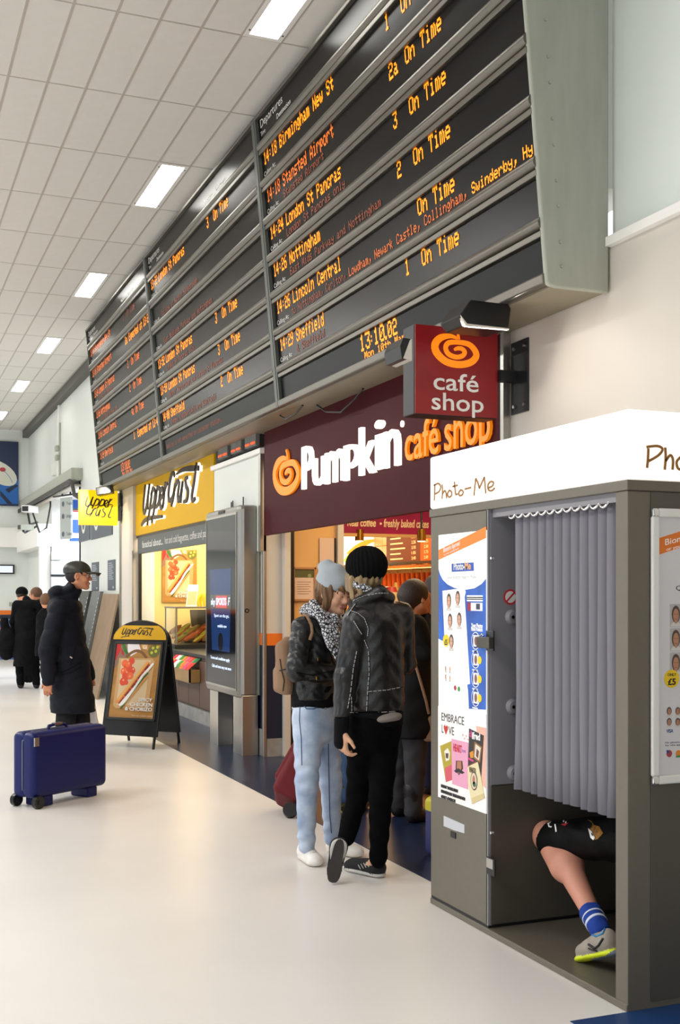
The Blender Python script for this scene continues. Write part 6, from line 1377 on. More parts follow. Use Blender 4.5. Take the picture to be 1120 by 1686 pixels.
surf_line(e, jn, [(494, 1162), (493, 1185), (496, 1215), (497, 1260)], .0024, m_seam, 'side_seam'); surf_line(e, jn, [(541, 1225), (542, 1290), (543, 1340), (546, 1372)], .003, m_seam, 'side_seam'); surf_line(e, jn, [(499, 1160), (505, 1167), (518, 1167), (526, 1160)], .003, m_seam, 'pocket_edge')
m_ws = M('white_shoe', '#ece9e4', rough=.5); m_cr = M('cream_sole', '#d8d2c6', rough=.5)
h1 = ground(at(498, 1411, 6.56)); t1 = ground(flo(524, 1429)); s1 = shoe(e, h1, h1 + (t1 - h1).normalized() * .265, UPV, 'shoe', m_ws, m_cr, .095)
for i in range(4): surf_line(e, s1, [(501 + i * 3, 1393 + i * 4), (511 + i * 3, 1391 + i * 4)], .0026, m_cr, 'lace', n=6)
h2 = ground(flo(540, 1402)); t2 = ground(flo(597, 1413)); o_ = shoe(e, h2, h2 + (t2 - h2).normalized() * .26, UPV, 'shoe', m_ws, m_cr, .095)
# hat, hair, scarf
m_hat = M('pale_beanie', '#a6afb6', rough=.9, bump=.25, bscale=120, var=.06); r, f, u = basis(J['f'], J['u']); c = J['head']; B = np.array([tuple(r), tuple(f), tuple(u)]); P = lambda x, y, z: tuple(V(c) + (r * x + f * y + u * z) * .93)
S = Sdf(np.array(c) - .26, np.array(c) + .28, .006); S.ell(P(0, -.024, .058), (.090, .108, .085), B, m_hat, .02); S.cap(P(0, -.04, .10), P(0, -.095, .125), .065, .045, m_hat, .04); S.ell(P(0, -.135, .118), (.03, .028, .03), B, m_hat, .02); S.post(wrinkle(.0025, 60, 3)); S.clip(tuple(u + f * .12), P(0, 0, .036)); S.build('beanie', e)
m_lh = M('light_brown_hair', '#7d5c3c', rough=.55, var=.45, vscale=30, stretch=(1, 1, .15), bump=.6, bscale=120)
hf = lambda P_: .004 * np.sin(P_[..., 0] * 210 + 2 * np.sin(P_[..., 2] * 25)) + .003 * np.sin(P_[..., 1] * 240 + P_[..., 2] * 30)
S = Sdf(np.array(c) - .24, np.array(c) + .2, .005)
S.ell(P(0, -.026, .016), (.084, .094, .09), B, m_lh, .01, fn=hf)
S.cap(P(.066, .015, .02), P(.076, .028, -.115), .028, .014, m_lh, .02, fn=hf); S.cap(P(.055, -.05, .0), P(.066, -.05, -.13), .034, .014, m_lh, .03, fn=hf); S.cap(P(-.066, .015, .02), P(-.076, .028, -.11), .026, .014, m_lh, .02, fn=hf); S.cap(P(0, -.08, .0), P(0, -.07, -.12), .045, .02, m_lh, .03, fn=hf)
S.cap(P(.066, .03, .045), P(.072, .038, -.035), .018, .008, m_lh, .02, fn=hf); S.cap(P(.04, .082, .048), P(-.02, .096, .022), .016, .010, m_lh, .012, fn=hf); S.cap(P(-.02, .088, .045), P(-.055, .075, .015), .017, .010, m_lh, .012, fn=hf)
S.clip(tuple(-u), P(0, 0, .07)); S.build('hair', e)
S = Sdf(np.array(W(540, 1035)) - [.28, .28, .24], np.array(W(540, 1035)) + [.28, .28, .24], .006); nf = wrinkle(.006, 70, 6)
nk = W(530, 1010)
for i in range(12):
    a0_, a1_ = 2 * pi * i / 12, 2 * pi * (i + 1) / 12; pt = lambda a_, : nk + RT * .085 * cos(a_) + DP * .09 * sin(a_) + UPV * (-.03 * cos(a_) - .01); S.cap(tuple(pt(a0_)), tuple(pt(a1_)), .034, None, m_scarf, .012)
S.cap(tuple(W(517, 996, -.09)), tuple(W(534, 1022, -.14)), .030, .034, m_scarf, .02); S.cap(tuple(W(534, 1020, -.14)), tuple(W(545, 1060, -.155)), .036, .026, m_scarf, .02, flat=(tuple(DP), .7)); S.cap(tuple(W(545, 1058, -.155)), tuple(W(556, 1088, -.15)), .028, .008, m_scarf, .02, flat=(tuple(DP), .6)); S.cap(tuple(W(548, 1020, -.12)), tuple(W(557, 1070, -.13)), .032, .018, m_scarf, .02)
S.post(nf); S.build('scarf', e)
surf = None
e2 = empty('backpack', 'tan canvas backpack on the back of the woman in the pale hat', 'bag', tuple(W(470, 1145)))
m_bp = M('tan_canvas', '#93745a', rough=.85, bump=.2, bscale=150, var=.12); S = Sdf(np.array(W(474, 1098)) - .3, np.array(W(474, 1098)) + .3, .008)
bb = np.array([tuple(rf[0]), tuple(rf[1]), tuple(UPV)]); S.rbox(tuple(W(478, 1098, .04)), (.11, .055, .155), bb, .05, m_bp); S.rbox(tuple(W(468, 1118, .05)), (.085, .035, .075), bb, .03, m_bp, k=.01); S.cap(tuple(W(473, 1058, .03)), tuple(W(478, 1063, .12)), .032, None, m_bp, .02); S.post(wrinkle(.003, 40, 2)); S.build('bag', e2)
jk = [o for o in e.children if o.name.startswith('leather_jacket')][0]
for pts in ([(500, 1012), (506, 1022), (516, 1030), (520, 1042)], [(534, 1052), (545, 1080), (553, 1098)], [(488, 1108), (515, 1112), (548, 1104)]): surf_line(e, jk, pts, .0032, m_blk, 'seam')
for a_, b_ in ((523, 1085), (521, 1116)): surf_line(e, jk, [(a_, b_ - 3), (a_ + .5, b_ + 3)], .004, M('brass', '#b88a3a'), 'zip_pull', n=4)
bg_ = [o for o in e2.children][0]
for pts in ([(461, 1085), (464, 1105), (468, 1120), (466, 1138)], [(460, 1104), (470, 1102), (482, 1108)]): surf_line(e2, bg_, pts, .0035, m_brown, 'seam')
surf_line(e2, jk, [(498, 1011), (506, 1016), (513, 1030), (514, 1042), (510, 1054)], .011, m_bp, 'shoulder_strap'); MB().tube([W(465, 1090, -.0), W(460, 1112, .0), W(463, 1130, 0)], .008).build('side_strap', m_brown, e2)

# ---- the man in the black beanie and worn leather jacket
D3 = 6.07; W = lambda u, v, dd=0: at(u, v, D3 + dd)
g = W(612, 979); e = empty('person', 'person seen from behind in a black ribbed beanie and worn leather jacket with white stitching', 'person', (g.x, g.y, 0))
sole_h = at(561, 1381, 5.97); sole_t = at(547, 1455, 5.93); sole_t.z = max(sole_t.z, .004)
J = dict(neck=W(611, 985, .02), pel=W(622, 1175), shL=W(588, 1020, -.06), shR=W(660, 1014, .08), elL=W(569, 1112, -.10), wrL=W(563, 1205, -.12), elR=W(667, 1092, .22), wrR=W(620, 1110, .36),
         hipL=W(598, 1195, -.02), hipR=W(634, 1195, .04), knL=W(590, 1308, .12), knR=W(627, 1312, -.02), anL=at(570, 1380, 6.06), anR=W(623, 1415, .0), toeR=ground(flo(590, 1438), .03), head=W(599, 946, .04), f=DP * .80 - RT * .58 - UPV * .08, u=UPV - RT * .03)
J['toeL'] = sole_t + DP * .035 + V((0, 0, .035))
body(e, J, sk2, .0065, [(J['wrL'] + V((0, 0, -.0)), V((0, 0, -1)) + RT * .08, RT * .9 + DP * .5, 1, .75), (J['wrR'], DP * .3 - RT, UPV, 1, .3)], th=.07)
rf = basis(J['f'] * 1.0, UPV)
S = Sdf(np.array(W(620, 1090)) - [.45, .45, .42], np.array(W(620, 1090)) + [.45, .5, .42], .007)
S.cap(tuple(W(620, 1034, .02)), tuple(W(622, 1155, .02)), .125, .118, m_lthb, .04, flat=(tuple(rf[0]), 1.33)); S.cap(tuple(W(597, 1018, -.03)), tuple(W(652, 1012, .07)), .072, None, m_lthb, .05); S.cap(tuple(W(611, 992, .02)), tuple(W(611, 975, .03)), .085, .070, m_lthb, .04)
for s_ in 'LR': S.cap(tuple(J['sh' + s_]), tuple(J['el' + s_]), .072, .062, m_lthb, .02); S.cap(tuple(J['el' + s_]), tuple(J['wr' + s_]), .062, .046, m_lthb, .012)
S.post(lambda P_: .0025 * np.sin(P_[..., 0] * 48 + 1.0 * np.sin(P_[..., 2] * 5) + P_[..., 1] * 14) + .0016 * np.sin(P_[..., 2] * 70 + 3 * np.sin(P_[..., 0] * 30))); S.clip((0, 0, 1), tuple(W(620, 1176)))
S.cap(tuple(W(590, 992, -.06)), tuple(W(626, 974, -.07)), .030, .034, m_lthb, .015); S.cap(tuple(W(626, 974, -.07)), tuple(W(642, 984, .0)), .034, .03, m_lthb, .015); S.ell(tuple(W(606, 958, .03)), (.062, .062, .06), None, m_lthb, .015, carve=True); jk = S.build('leather_jacket', e)
k1 = lambda x, y: (550 + x / 6.588, 860 + y / 6.588); k2 = lambda x, y: (440 + x / 4, 860 + y / 4)
for pts in ([k1(212, 850), k1(330, 800), k1(480, 768), k1(600, 768)], [k1(150, 1010), k1(180, 955), k1(235, 882)], [k1(180, 955), k1(260, 985), k1(330, 1040), k1(372, 1150), k1(365, 1240)], [k2(640, 775), k2(665, 835)], [k2(668, 850), k2(672, 990), k2(662, 1110), k2(655, 1250)], [k2(668, 1115), k2(790, 1105), k2(912, 1080)], [k2(548, 1252), k2(700, 1255), k2(905, 1240)], [k2(590, 850), k2(568, 960), k2(548, 1130), k2(530, 1230)], [k2(570, 650), k2(600, 700), k2(625, 740)], [k2(555, 1150), k2(558, 1250)]):
    surf_line(e, jk, pts, .0026, m_stitch, 'stitching', dash=3, n=16)
    surf_line(e, jk, [(a_ + 1.4, b_) for a_, b_ in pts], .002, m_blk, 'seam', n=12)
S = Sdf(np.array(W(620, 1180)) - [.28, .28, .12], np.array(W(620, 1180)) + [.28, .28, .12], .007); S.cap(tuple(W(622, 1150, .02)), tuple(W(620, 1190, .02)), .120, .126, m_blk, .02, flat=(tuple(rf[0]), 1.22)); S.clip((0, 0, 1), tuple(W(620, 1194))); S.clip((0, 0, -1), tuple(W(620, 1171))); S.build('black_top', e)
S = Sdf(np.array(W(640, 1188)) - [.2, .2, .1], np.array(W(640, 1188)) + [.2, .2, .1], .006); S.ell(tuple(W(635, 1181, -.035)), (.088, .09, .030), np.array([tuple(RT + UPV * .12), tuple(DP), tuple(UPV - RT * .12)]), M('grey_shirt', '#857d77', rough=.9, bump=.2, bscale=60), .01, fn=wrinkle(.004, 60, 3)); S.build('shirt_tail', e)
m_bj = M('black_jeans', '#08080a', rough=.95, bump=.15, bscale=160, spec=.08)
S = Sdf(np.array(W(610, 1310)) - [.32, .4, .48], np.array(W(610, 1310)) + [.32, .4, .46], .007); S.cap(tuple(W(617, 1185)), tuple(W(617, 1205)), .112, .115, m_bj, .04, flat=(tuple(rf[0]), 1.15))
for s_ in 'LR': S.cap(tuple(J['hip' + s_]), tuple(J['kn' + s_]), .088, .062, m_bj, .02); S.cap(tuple(J['kn' + s_]), tuple(J['an' + s_]), .062, .046, m_bj, .015)
S.post(wrinkle(.0035, 60, 5)); S.build('black_jeans', e)
S = Sdf(np.array(J['wrL']) - .14, np.array(J['wrL']) + .14, .006); S.cap(tuple(J['wrL'] + V((0, 0, .06))), tuple(J['wrL'] - V((0, 0, .055)) - RT * .006), .040, .036, m_blk, .01); S.build('sleeve_cuff', e)
h1 = ground(flo(633, 1446)); t1 = ground(flo(580, 1434)); m_cv = M('canvas_black', '#131316', rough=.8); m_rb = M('white_rubber', '#c9c6c2', rough=.5)
s1 = shoe(e, h1, h1 + (t1 - h1).normalized() * .28, UPV, 'shoe', m_cv, m_rb, .085, toecap=True)
for i in range(4): surf_line(e, s1, [(590 + i * 4.5, 1424 - i * 1.5), (594 + i * 4.5, 1431 - i * 1.2)], .0028, m_rb, 'lace', n=6)
m_sl = M('brown_sole', '#2d2724', rough=.6, bump=.5, bscale=150)
up_ = DP * 1 + (sole_h - sole_t).normalized() * .02; hs_ = sole_h - DP * .0; ts_ = hs_ + (sole_t - hs_).normalized() * .230
shoe(e, hs_, ts_, up_, 'shoe', m_cv, m_rb, .085)
d_ = (ts_ - hs_).normalized(); la = d_.cross(DP).normalized(); sp = []
for i in range(24):
    a_ = 2 * pi * i / 24; y = -cos(a_); x = sin(a_); wv = .036 + .007 * y - .006 * max(0, 1 - abs(y + .15) * 2.2); sp.append(hs_ + d_ * (.114 + .112 * y) + la * wv * math.copysign(abs(x) ** .65, x) - DP * .004)
so = MB().mat(m_sl); so.add(sp + [q_ + DP * .008 for q_ in sp], [tuple(range(24)), tuple(range(47, 23, -1))] + [(i, 24 + i, 24 + (i + 1) % 24, (i + 1) % 24) for i in range(24)], False, True); so.build('sole', None, e)
m_bb = M('black_beanie', '#0c0d0e', rough=.95, spec=.1, bump=.2, bscale=100); r, f, u = basis(J['f'], J['u']); c = J['head']; B = np.array([tuple(r), tuple(f), tuple(u)]); P = lambda x, y, z: tuple(V(c) + r * x + f * y + u * z)
rib = lambda G: .0028 * np.sin(34 * np.arctan2((G - np.array(c)) @ np.array(r), (G - np.array(c)) @ np.array(f)))
S = Sdf(np.array(c) - .22, np.array(c) + .25, .005); S.ell(P(0, -.03, .046), (.105, .122, .104), B, m_bb, .02, fn=rib); S.clip(tuple(u - f * .05), P(0, 0, -.040)); S.build('beanie', e)
m_bh = M('blond_hair', '#a08560', rough=.55, var=.4, vscale=30, stretch=(1, 1, .15), bump=.6, bscale=120)
S = Sdf(np.array(c) - .24, np.array(c) + .2, .005); S.ell(P(0, -.03, -.02), (.078, .085, .07), B, m_bh, .01, fn=hf); S.cap(P(-.07, .0, -.03), P(-.085, .0, -.12), .030, .014, m_bh, .02, fn=hf); S.cap(P(-.05, -.05, -.03), P(-.065, -.05, -.11), .034, .016, m_bh, .02, fn=hf); S.cap(P(-.078, .03, .0), P(-.09, .04, -.08), .018, .010, m_bh, .015, fn=hf); S.clip(tuple(-u), P(0, 0, .02)); S.build('hair', e)
sc = []; nk = W(607, 972, .02)
m = MB().mat(m_scarf)
for j in range(2):
    pts = []
    for i in range(40): a_ = 2 * pi * i / 39; q_ = nk + RT * (.080 + .010 * cos(9 * a_ + j * pi)) * cos(a_) + DP * (.082 + .01 * cos(9 * a_ + j * pi)) * sin(a_) + UPV * (.028 * sin(a_ * 0 + .0) - .045 * cos(a_ + pi) * -.9 + .010 * sin(9 * a_ + j * pi)); pts.append(q_)
    m.tube(pts, .015, n=8)
m.build('twisted_scarf', None, e)

# ---- the queue inside the cafe
def simple_person(lab, d, head_uv, f, top, J2, garments, hair, grp=None, hk=1.0, hat=None, skin=sk1, hands=(), extra=None, res=.009):
    Wq = lambda u, v, dd=0: at(u, v, d + dd); g_ = Wq(head_uv[0], 979); e_ = empty('person', lab, 'person', (g_.x, g_.y, 0)); J_ = {k: Wq(*a) for k, a in J2.items()}; J_['head'] = Wq(*head_uv); J_['f'] = f; J_['u'] = UPV + f * .0
    for k in ('anR', 'anL'): J_[k].z = max(.08, J_[k].z)
    for s_ in 'RL': J_['toe' + s_] = ground(J_['an' + s_] + ground(f).normalized() * .14, .03)
    body(e_, J_, skin, res, [(J_[a], b_, c_, s_, k_) for a, b_, c_, s_, k_ in hands], hk=hk)
    r_, f_, u_ = basis(V((f.x, f.y, 0)), UPV)
    for kind, mt, hem in garments:
        lo, hi = bounds(J_, .26); S_ = Sdf(lo, hi, .011)
        if kind == 'coat':
            z_h = Wq(0, hem).z; pb = V(J_['pel']); pb.z = min(pb.z, z_h); S_.cap(tuple(J_['neck'].lerp(J_['pel'], .22)), tuple(J_['pel'].lerp(pb, .6)), .135, .155, mt, .04, flat=(tuple(r_), 1.3)); S_.cap(tuple(J_['pel']), tuple(pb - V((0, 0, .08))), .155, .175, mt, .04, flat=(tuple(r_), 1.2)); S_.cap(tuple(J_['shR']), tuple(J_['shL']), .07, None, mt, .05); S_.cap(tuple(J_['neck']), tuple(J_['neck'] + V((0, 0, .035))), .08, .07, mt, .04)
            for s_ in 'RL': S_.cap(tuple(J_['sh' + s_]), tuple(J_['el' + s_]), .072, .064, mt, .02); S_.cap(tuple(J_['el' + s_]), tuple(J_['wr' + s_]), .062, .05, mt, .012)
            S_.post(wrinkle(.005, 40, 2)); S_.clip((0, 0, 1), (0, 0, z_h)); S_.build('coat', e_)
        if kind == 'trousers':
            for s_ in 'RL': S_.cap(tuple(J_['hip' + s_]), tuple(J_['kn' + s_]), .095, .072, mt, .02); S_.cap(tuple(J_['kn' + s_]), tuple(J_['an' + s_]), .07, .06, mt, .01)
            S_.post(wrinkle(.004, 50, 3)); S_.build('trousers', e_)
        if kind == 'boots':
            for s_ in 'RL': S_.cap(tuple(J_['an' + s_] + V((0, 0, .14))), tuple(J_['an' + s_] - V((0, 0, .03))), .064, .05, mt, .02); S_.cap(tuple(ground(J_['an' + s_], .045)), tuple(ground(J_['toe' + s_], .04) + f_ * .03), .045, .04, mt, .02)
            S_.clip((0, 0, 1), (0, 0, .002)); S_.clip((0, 0, -1), (0, 0, hem)); S_.build('boots', e_)
    c_ = J_['head']; B_ = np.array([tuple(r_), tuple(f_), tuple(u_)]); P_ = lambda x, y, z: tuple(V(c_) + (r_ * x + f_ * y + u_ * z) * hk)
    S_ = Sdf(np.array(c_) - .26, np.array(c_) + .2, .008); S_.ell(P_(0, -.024, .03), (.088, .105, .098), B_, hair, .02)
    if extra: S_.cap(P_(0, -.07, .0), P_(0, -.08, -extra), .075, .05, hair, .03)
    S_.clip(tuple(-f_), P_(0, .055, 0)); S_.build('hair', e_)
    if hat: S_ = Sdf(np.array(c_) - .2, np.array(c_) + .24, .008); S_.ell(P_(0, -.02, .05), (.098, .115, .09), B_, hat, .02); S_.ell(P_(0, .06, .03), (.07, .09, .015), B_, hat, .01); S_.clip((0, 0, 1), P_(0, 0, .015)); S_.build('hat', e_)
    return e_, J_
m_qc = M('black_quilt', '#0d0d0f', rough=.7, spec=.2, bump=.25, bscale=25); m_gj = M('grey_jeans', '#3d3c40', rough=.9, var=.2, vscale=8); m_bt_ = M('dark_boots', '#131011', rough=.5, bump=.3, bscale=60); m_dkh = M('brown_hair', '#2c1c14', rough=.5, bump=.5, bscale=150, var=.3, vscale=20)
e_, J_ = simple_person('woman in a black quilted coat and dark boots in the cafe doorway', 7.62, (686, 984), DP * .55 + RT * .8, 0, dict(neck=(672, 1022), pel=(672, 1160), shR=(684, 1030, -.14), shL=(652, 1036, .14), elR=(702, 1075, -.12), wrR=(700, 1018, .05), elL=(645, 1100, .15), wrL=(670, 1120, .25), hipR=(682, 1180, -.06), hipL=(662, 1180, .07), knR=(684, 1262, -.05), knL=(654, 1258, .10), anR=(680, 1335, -.06), anL=(655, 1322, .15)),
    [('trousers', m_gj, 0), ('coat', m_qc, 1212), ('boots', m_bt_, .33)], m_dkh, hk=.98, extra=.06, hands=[('wrR', UPV, -DP, 1, .5)])
p0 = at(682, 1092, 7.35); b2 = empty('handbag', 'tan shoulder bag with a thin strap on the quilted coat in the doorway', 'bag', tuple(p0)); MB().tube([at(683, 1090, 7.42), at(692, 1120, 7.40), at(702, 1155, 7.42), at(706, 1175, 7.45)], .009).build('strap', m_bp, b2); MB().cyl(at(683, 1090, 7.40), at(684, 1094, 7.40), .016).build('buckle', M('brass', '#b88a3a'), b2); MB(Fr(at(712, 1190, 7.5), tuple(RT), (0, 0, 1))).box(-.06, .1, -.12, .05, -.05, .05).build('pouch', m_bp, b2, bevel=.02)
simple_person('person with dark hair and maroon coat half hidden by the booth edge', 8.6, (716, 972), DP * .4 - RT * .3, 0, dict(neck=(716, 1005), pel=(716, 1125), shR=(735, 1015), shL=(700, 1015), elR=(740, 1070), wrR=(735, 1110), elL=(700, 1065), wrL=(706, 1100, .1), hipR=(724, 1140), hipL=(708, 1140), knR=(722, 1215), knL=(708, 1215), anR=(720, 1290), anL=(707, 1290)), [('trousers', M('blue_trousers', '#1f2447', rough=.9), 0), ('coat', M('maroon_coat', '#3d1218', rough=.9), 1150), ('boots', m_bt_, .12)], m_dkh, extra=.16)
simple_person('person in blue jeans and glittery ankle boots standing hidden behind the couple', 7.9, (590, 985), DP * .9 + RT * .2, 0, dict(neck=(588, 1018), pel=(584, 1140), shR=(604, 1028), shL=(572, 1028), elR=(606, 1080), wrR=(600, 1110, .1), elL=(570, 1080), wrL=(576, 1110, .1), hipR=(592, 1155), hipL=(576, 1155), knR=(592, 1235), knL=(572, 1235), anR=(592, 1312), anL=(570, 1312)), [('trousers', M('blue_jeans', '#3a5578', rough=.9, var=.2), 0), ('coat', m_blk, 1170), ('boots', M('glitter_boots', '#15120e', rough=.35, metal=.4, bump=.6, bscale=90, var=.5, vscale=60, col2='#6a5a28'), .30)], m_dkh, extra=.05)
# ---- people far down the hall
simple_person('stooping figure in a long black coat at the far left, back turned', 18.4, (36, 980, .25), DP * .75 - RT * .2 - UPV * .5, 0, dict(neck=(44, 992, .1), pel=(44, 1055, -.1), shR=(66, 994, .0), shL=(28, 996, .0), elR=(70, 1025, .1), wrR=(62, 1045, .3), elL=(22, 1025, .1), wrL=(26, 1050, .3), hipR=(54, 1060), hipL=(34, 1060), knR=(58, 1095), knL=(32, 1094), anR=(60, 1128), anL=(34, 1126)), [('trousers', m_blk, 0), ('coat', m_blk, 1096), ('boots', m_black, .10)], m_dkh, hat=m_blk)
simple_person('person bowed beyond the long black coat, only a pinkish head showing', 19.3, (58, 979), DP * .3 - RT * .8 - UPV * .3, 0, dict(neck=(52, 996), pel=(48, 1055), shR=(54, 1000, .1), shL=(48, 1000, -.1), elR=(50, 1025), wrR=(44, 1040), elL=(46, 1025), wrL=(40, 1040), hipR=(50, 1060), hipL=(46, 1060), knR=(50, 1090), knL=(44, 1090), anR=(50, 1122), anL=(44, 1122)), [('trousers', m_blk, 0), ('coat', m_blk, 1070)], M('sandy_hair', '#6a4a34', rough=.7))
simple_person('brown haired person mostly hidden behind the shoulder of the man in the cap', 17.6, (76, 990), DP, 0, dict(neck=(78, 1006), pel=(80, 1065), shR=(94, 1010), shL=(72, 1010), elR=(96, 1035), wrR=(92, 1055), elL=(72, 1035), wrL=(76, 1055), hipR=(86, 1070), hipL=(76, 1070), knR=(86, 1105), knL=(78, 1105), anR=(86, 1135), anL=(80, 1135)), [('trousers', m_blk, 0), ('coat', m_blk, 1080), ('boots', m_black, .1)], M('sandy_hair', '#6a4a34'))
e2 = empty('handbag', 'black bag hanging beside the stooping figure at the far left', 'bag', tuple(at(10, 1085, 18.4))); S = Sdf(np.array(at(10, 1062, 18.4)) - .45, np.array(at(10, 1062, 18.4)) + .45, .012); S.ell(tuple(at(12, 1060, 18.3)), (.16, .14, .26), None, m_blk); S.ell(tuple(at(8, 1028, 18.3)), (.07, .07, .13), None, m_blk, .06); S.post(wrinkle(.01, 30, 1)); S.build('bag', e2)

# ---- the sitter in the photo booth
fx_ = wallX(2.79); WXp = lambda u, v, x=2.79: (lambda q_: V(wallX(x).w(q_[0], q_[1])))(wallX(x).px(u, v))
tp = flo(957, 1578, .035); kn = WXp(903, 1379, 2.77); an = WXp(978, 1512, tp.x + .03); hp = WXp(1060, 1378); toe = WXp(985, 1550, tp.x + .01); hp.x = 2.86
g = V((2.93, 3.72, 0)); e = empty('person', 'seated sitter in black sports shorts and blue socks, bare leg showing under the booth curtain', 'person', tuple(g))
J = dict(neck=V((2.93, 3.72, 1.10)), pel=V((2.93, 3.70, .57)), shR=V((2.74, 3.72, 1.05)), shL=V((3.12, 3.72, 1.05)), elR=V((2.74, 3.80, .82)), wrR=V((2.80, 3.98, .74)), elL=V((3.12, 3.80, .82)), wrL=V((3.04, 3.98, .74)), hipR=V((2.86, 3.72, .57)), hipL=V((3.01, 3.72, .57)), knR=kn, knL=V((3.05, 4.14, .53)), anR=an, anL=V((3.05, 3.85, .12)), toeR=toe, toeL=V((3.05, 3.98, .06)), head=V((2.93, 3.76, 1.30)), f=V((0, 1, 0)), u=UPV)
body(e, J, sk3, .0075, [(J['wrR'], V((0, 1, -.1)), V((0, 0, -1)), 1, .4), (J['wrL'], V((0, 1, -.1)), V((0, 0, -1)), -1, .4)])
# bare shin with its calf
S = Sdf(np.minimum(kn, an) - .14, np.maximum(kn, an) + .14, .006); S.cap(tuple(kn + V((0, -.005, .0))), tuple(kn + V((0, -.04, 0))), .062, .066, sk3, .03); S.cap(tuple(kn), tuple(kn.lerp(an, .4)), .058, .062, sk3, .03); cf = kn.lerp(an, .36) + V((0, -.028, .012)); S.cap(tuple(kn.lerp(an, .15) + V((0, -.02, 0))), tuple(cf), .05, .058, sk3, .04); S.cap(tuple(cf), tuple(an), .056, .036, sk3, .04); S.ell(tuple(kn + V((0, .022, .012))), (.05, .045, .055), None, sk3, .03); S.build('lower_leg', e)
m_sh = M('sports_shorts', '#050606', spec=.12, rough=.6, bump=.15, bscale=60)
S = Sdf((2.6, 3.5, .33), (3.25, 4.4, .8), .007)
S.cap(tuple(kn + V((0, -.055, .0))), tuple(hp), .088, .105, m_sh, .03, flat=((0, 0, 1), .95)); S.cap(tuple(V((2.86, 3.95, .50))), tuple(V((2.86, 3.72, .52))), .10, .11, m_sh, .03); S.cap(tuple(J['knL'] + V((0, -.07, 0))), (3.0, 3.72, .57), .085, .1, m_sh, .03); S.ell((2.93, 3.70, .58), (.17, .13, .12), None, m_sh, .04); S.post(wrinkle(.0035, 50, 2)); S.clip((0, -1, 0), (0, kn.y - .038, 0)); sh = S.build('shorts', e)
kk = lambda x, y: (840 + x / 3.868, 1255 + y / 3.868)
gold = M('gold_print', '#b87a18', rough=.35, metal=.4, var=.4, vscale=60, col2='#5a3408')
surf_patch(e, sh, [(gold, [kk(495, 365), kk(520, 375), kk(535, 400), kk(570, 410), kk(592, 450), (993, 1372), kk(560, 490), kk(530, 495), kk(505, 440)], .004), (m_white, [kk(497, 420), kk(520, 440), kk(540, 480), kk(530, 497), kk(512, 480)], .006), (C2('c0182c'), [kk(322, 360), kk(350, 352), kk(376, 356), kk(372, 385), kk(350, 405), kk(322, 395)], .004), (m_white, [kk(238, 388), kk(250, 375), kk(262, 378), kk(252, 392), kk(250, 405), kk(268, 408), kk(262, 416), kk(245, 412)], .004), (m_white, [kk(282, 395), kk(290, 392), kk(298, 440), kk(290, 446)], .004), (m_white, [kk(388, 350), kk(393, 348), kk(384, 405), kk(378, 408)], .004), (m_white, [kk(336, 372), kk(344, 368), kk(346, 378), kk(338, 382)], .006), (m_white, [kk(352, 378), kk(360, 376), kk(358, 388), kk(350, 388)], .006), (C2('1a120a'), [kk(515, 448), kk(526, 455), kk(530, 470), kk(520, 466)], .008)], 'printed_badges')
S = Sdf((2.65, 3.5, .55), (3.3, 4.1, 1.25), .009); S.cap((2.93, 3.70, .62), (2.93, 3.72, .98), .125, .12, M('maroon_top', '#5a1020', rough=.8), .03, flat=((1, 0, 0), 1.3)); S.cap(tuple(J['shR']), tuple(J['shL']), .07, None, M('maroon_top'), .04)
for s_ in 'RL': S.cap(tuple(J['sh' + s_]), tuple(J['el' + s_]), .065, .055, M('maroon_top'), .02)
S.build('maroon_top', e)
m_sk = M('sock_blue', '#123a94', rough=.9, bump=.2, bscale=120); dA = (an - kn).normalized(); S = Sdf(np.array(an) - .17, np.array(an) + .17, .005)
a_ = an - dA * .045; S.cap(tuple(a_), tuple(an + dA * .06), .046, .042, m_sk, .01); S.post(wrinkle(.002, 110, 3)); S.clip(tuple(dA), tuple(a_ - dA * .004)); S.build('sock', e)
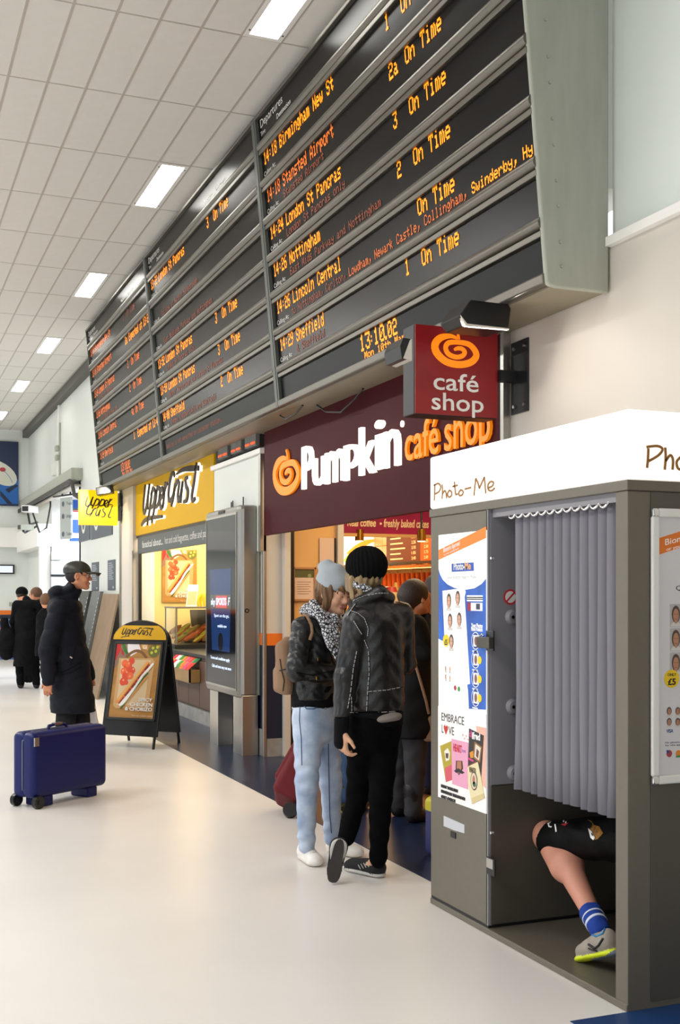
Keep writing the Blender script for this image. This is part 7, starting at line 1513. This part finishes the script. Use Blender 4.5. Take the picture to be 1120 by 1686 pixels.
for o_, w_, r_b in ((-.003, .003, .0465), (.030, .006, .0455)):
    c_b = an + dA * o_; pa = dA.orthogonal().normalized(); pb = dA.cross(pa); rr = []
    for q_ in (-1, 1): rr += [c_b + dA * w_ * q_ + (pa * cos(2 * pi * i / 24) + pb * sin(2 * pi * i / 24)) * r_b for i in range(24)]
    bnd = MB(); bnd.add(rr, [(i, (i + 1) % 24, 24 + (i + 1) % 24, 24 + i) for i in range(24)], True, True); bnd = bnd.build('sock_band', M('sock_white', '#d6dcec', rough=.9), e); md = bnd.modifiers.new('t', 'SOLIDIFY'); md.thickness = .004

# running shoe, heel lifted
hl = WXp(1030, 1562, tp.x + .01); d_ = (hl - tp).normalized(); up_ = (UPV - d_ * UPV.dot(d_)).normalized(); la = d_.cross(up_)
m_rs2 = M('grey_runner', '#a59c90', rough=.7, bump=.2, bscale=120, var=.25, vscale=14); m_lime = M('lime_sole', '#d2e012', rough=.5); B = np.array([tuple(la), tuple(d_), tuple(up_)])
S = Sdf(np.minimum(tp, hl) - .14, np.maximum(tp, hl) + .16, .0055); Q_ = lambda y, z, x=0: tuple(tp + d_ * y + up_ * z + la * x)
S.cap(Q_(.035, .022), Q_(.21, .035), .034, .040, m_rs2, .02, flat=(tuple(la), 1.15)); S.cap(Q_(.09, .028), Q_(.16, .045), .032, .036, m_rs2, .03); S.cap(Q_(.20, .035), Q_(.218, .062), .034, .026, m_rs2, .02); S.clip(tuple(up_), Q_(0, .002)); S.cap(Q_(.03, .0), Q_(.215, -.002), .045, .042, m_lime, .002, flat=(tuple(up_), .36)); S.cap(Q_(.12, -.004), Q_(.225, -.006), .038, .036, M('grey_sole', '#6a7484', rough=.6), .002, flat=(tuple(up_), .42)); ru = S.build('running_shoe', e)
kk = lambda x, y: (840 + x / 3.868, 1250 + y / 3.868)
surf_line(e, ru, [kk(500, 1180), kk(540, 1205), kk(565, 1185), kk(592, 1140)], .005, m_dark, 'side_mark'); surf_line(e, ru, [kk(500, 1205), kk(530, 1215), kk(556, 1222)], .004, m_dark, 'side_mark'); surf_line(e, ru, [kk(480, 1075), kk(500, 1110), kk(550, 1128), kk(590, 1110), kk(610, 1065)], .004, M('collar_blue', '#2a80b8', rough=.6), 'collar_line')
J2 = V((3.05, 3.9, .028)); shoe(e, V((3.05, 3.80, .03)), V((3.05, 4.07, .03)), UPV, 'shoe', m_rs2, m_lime, .09)
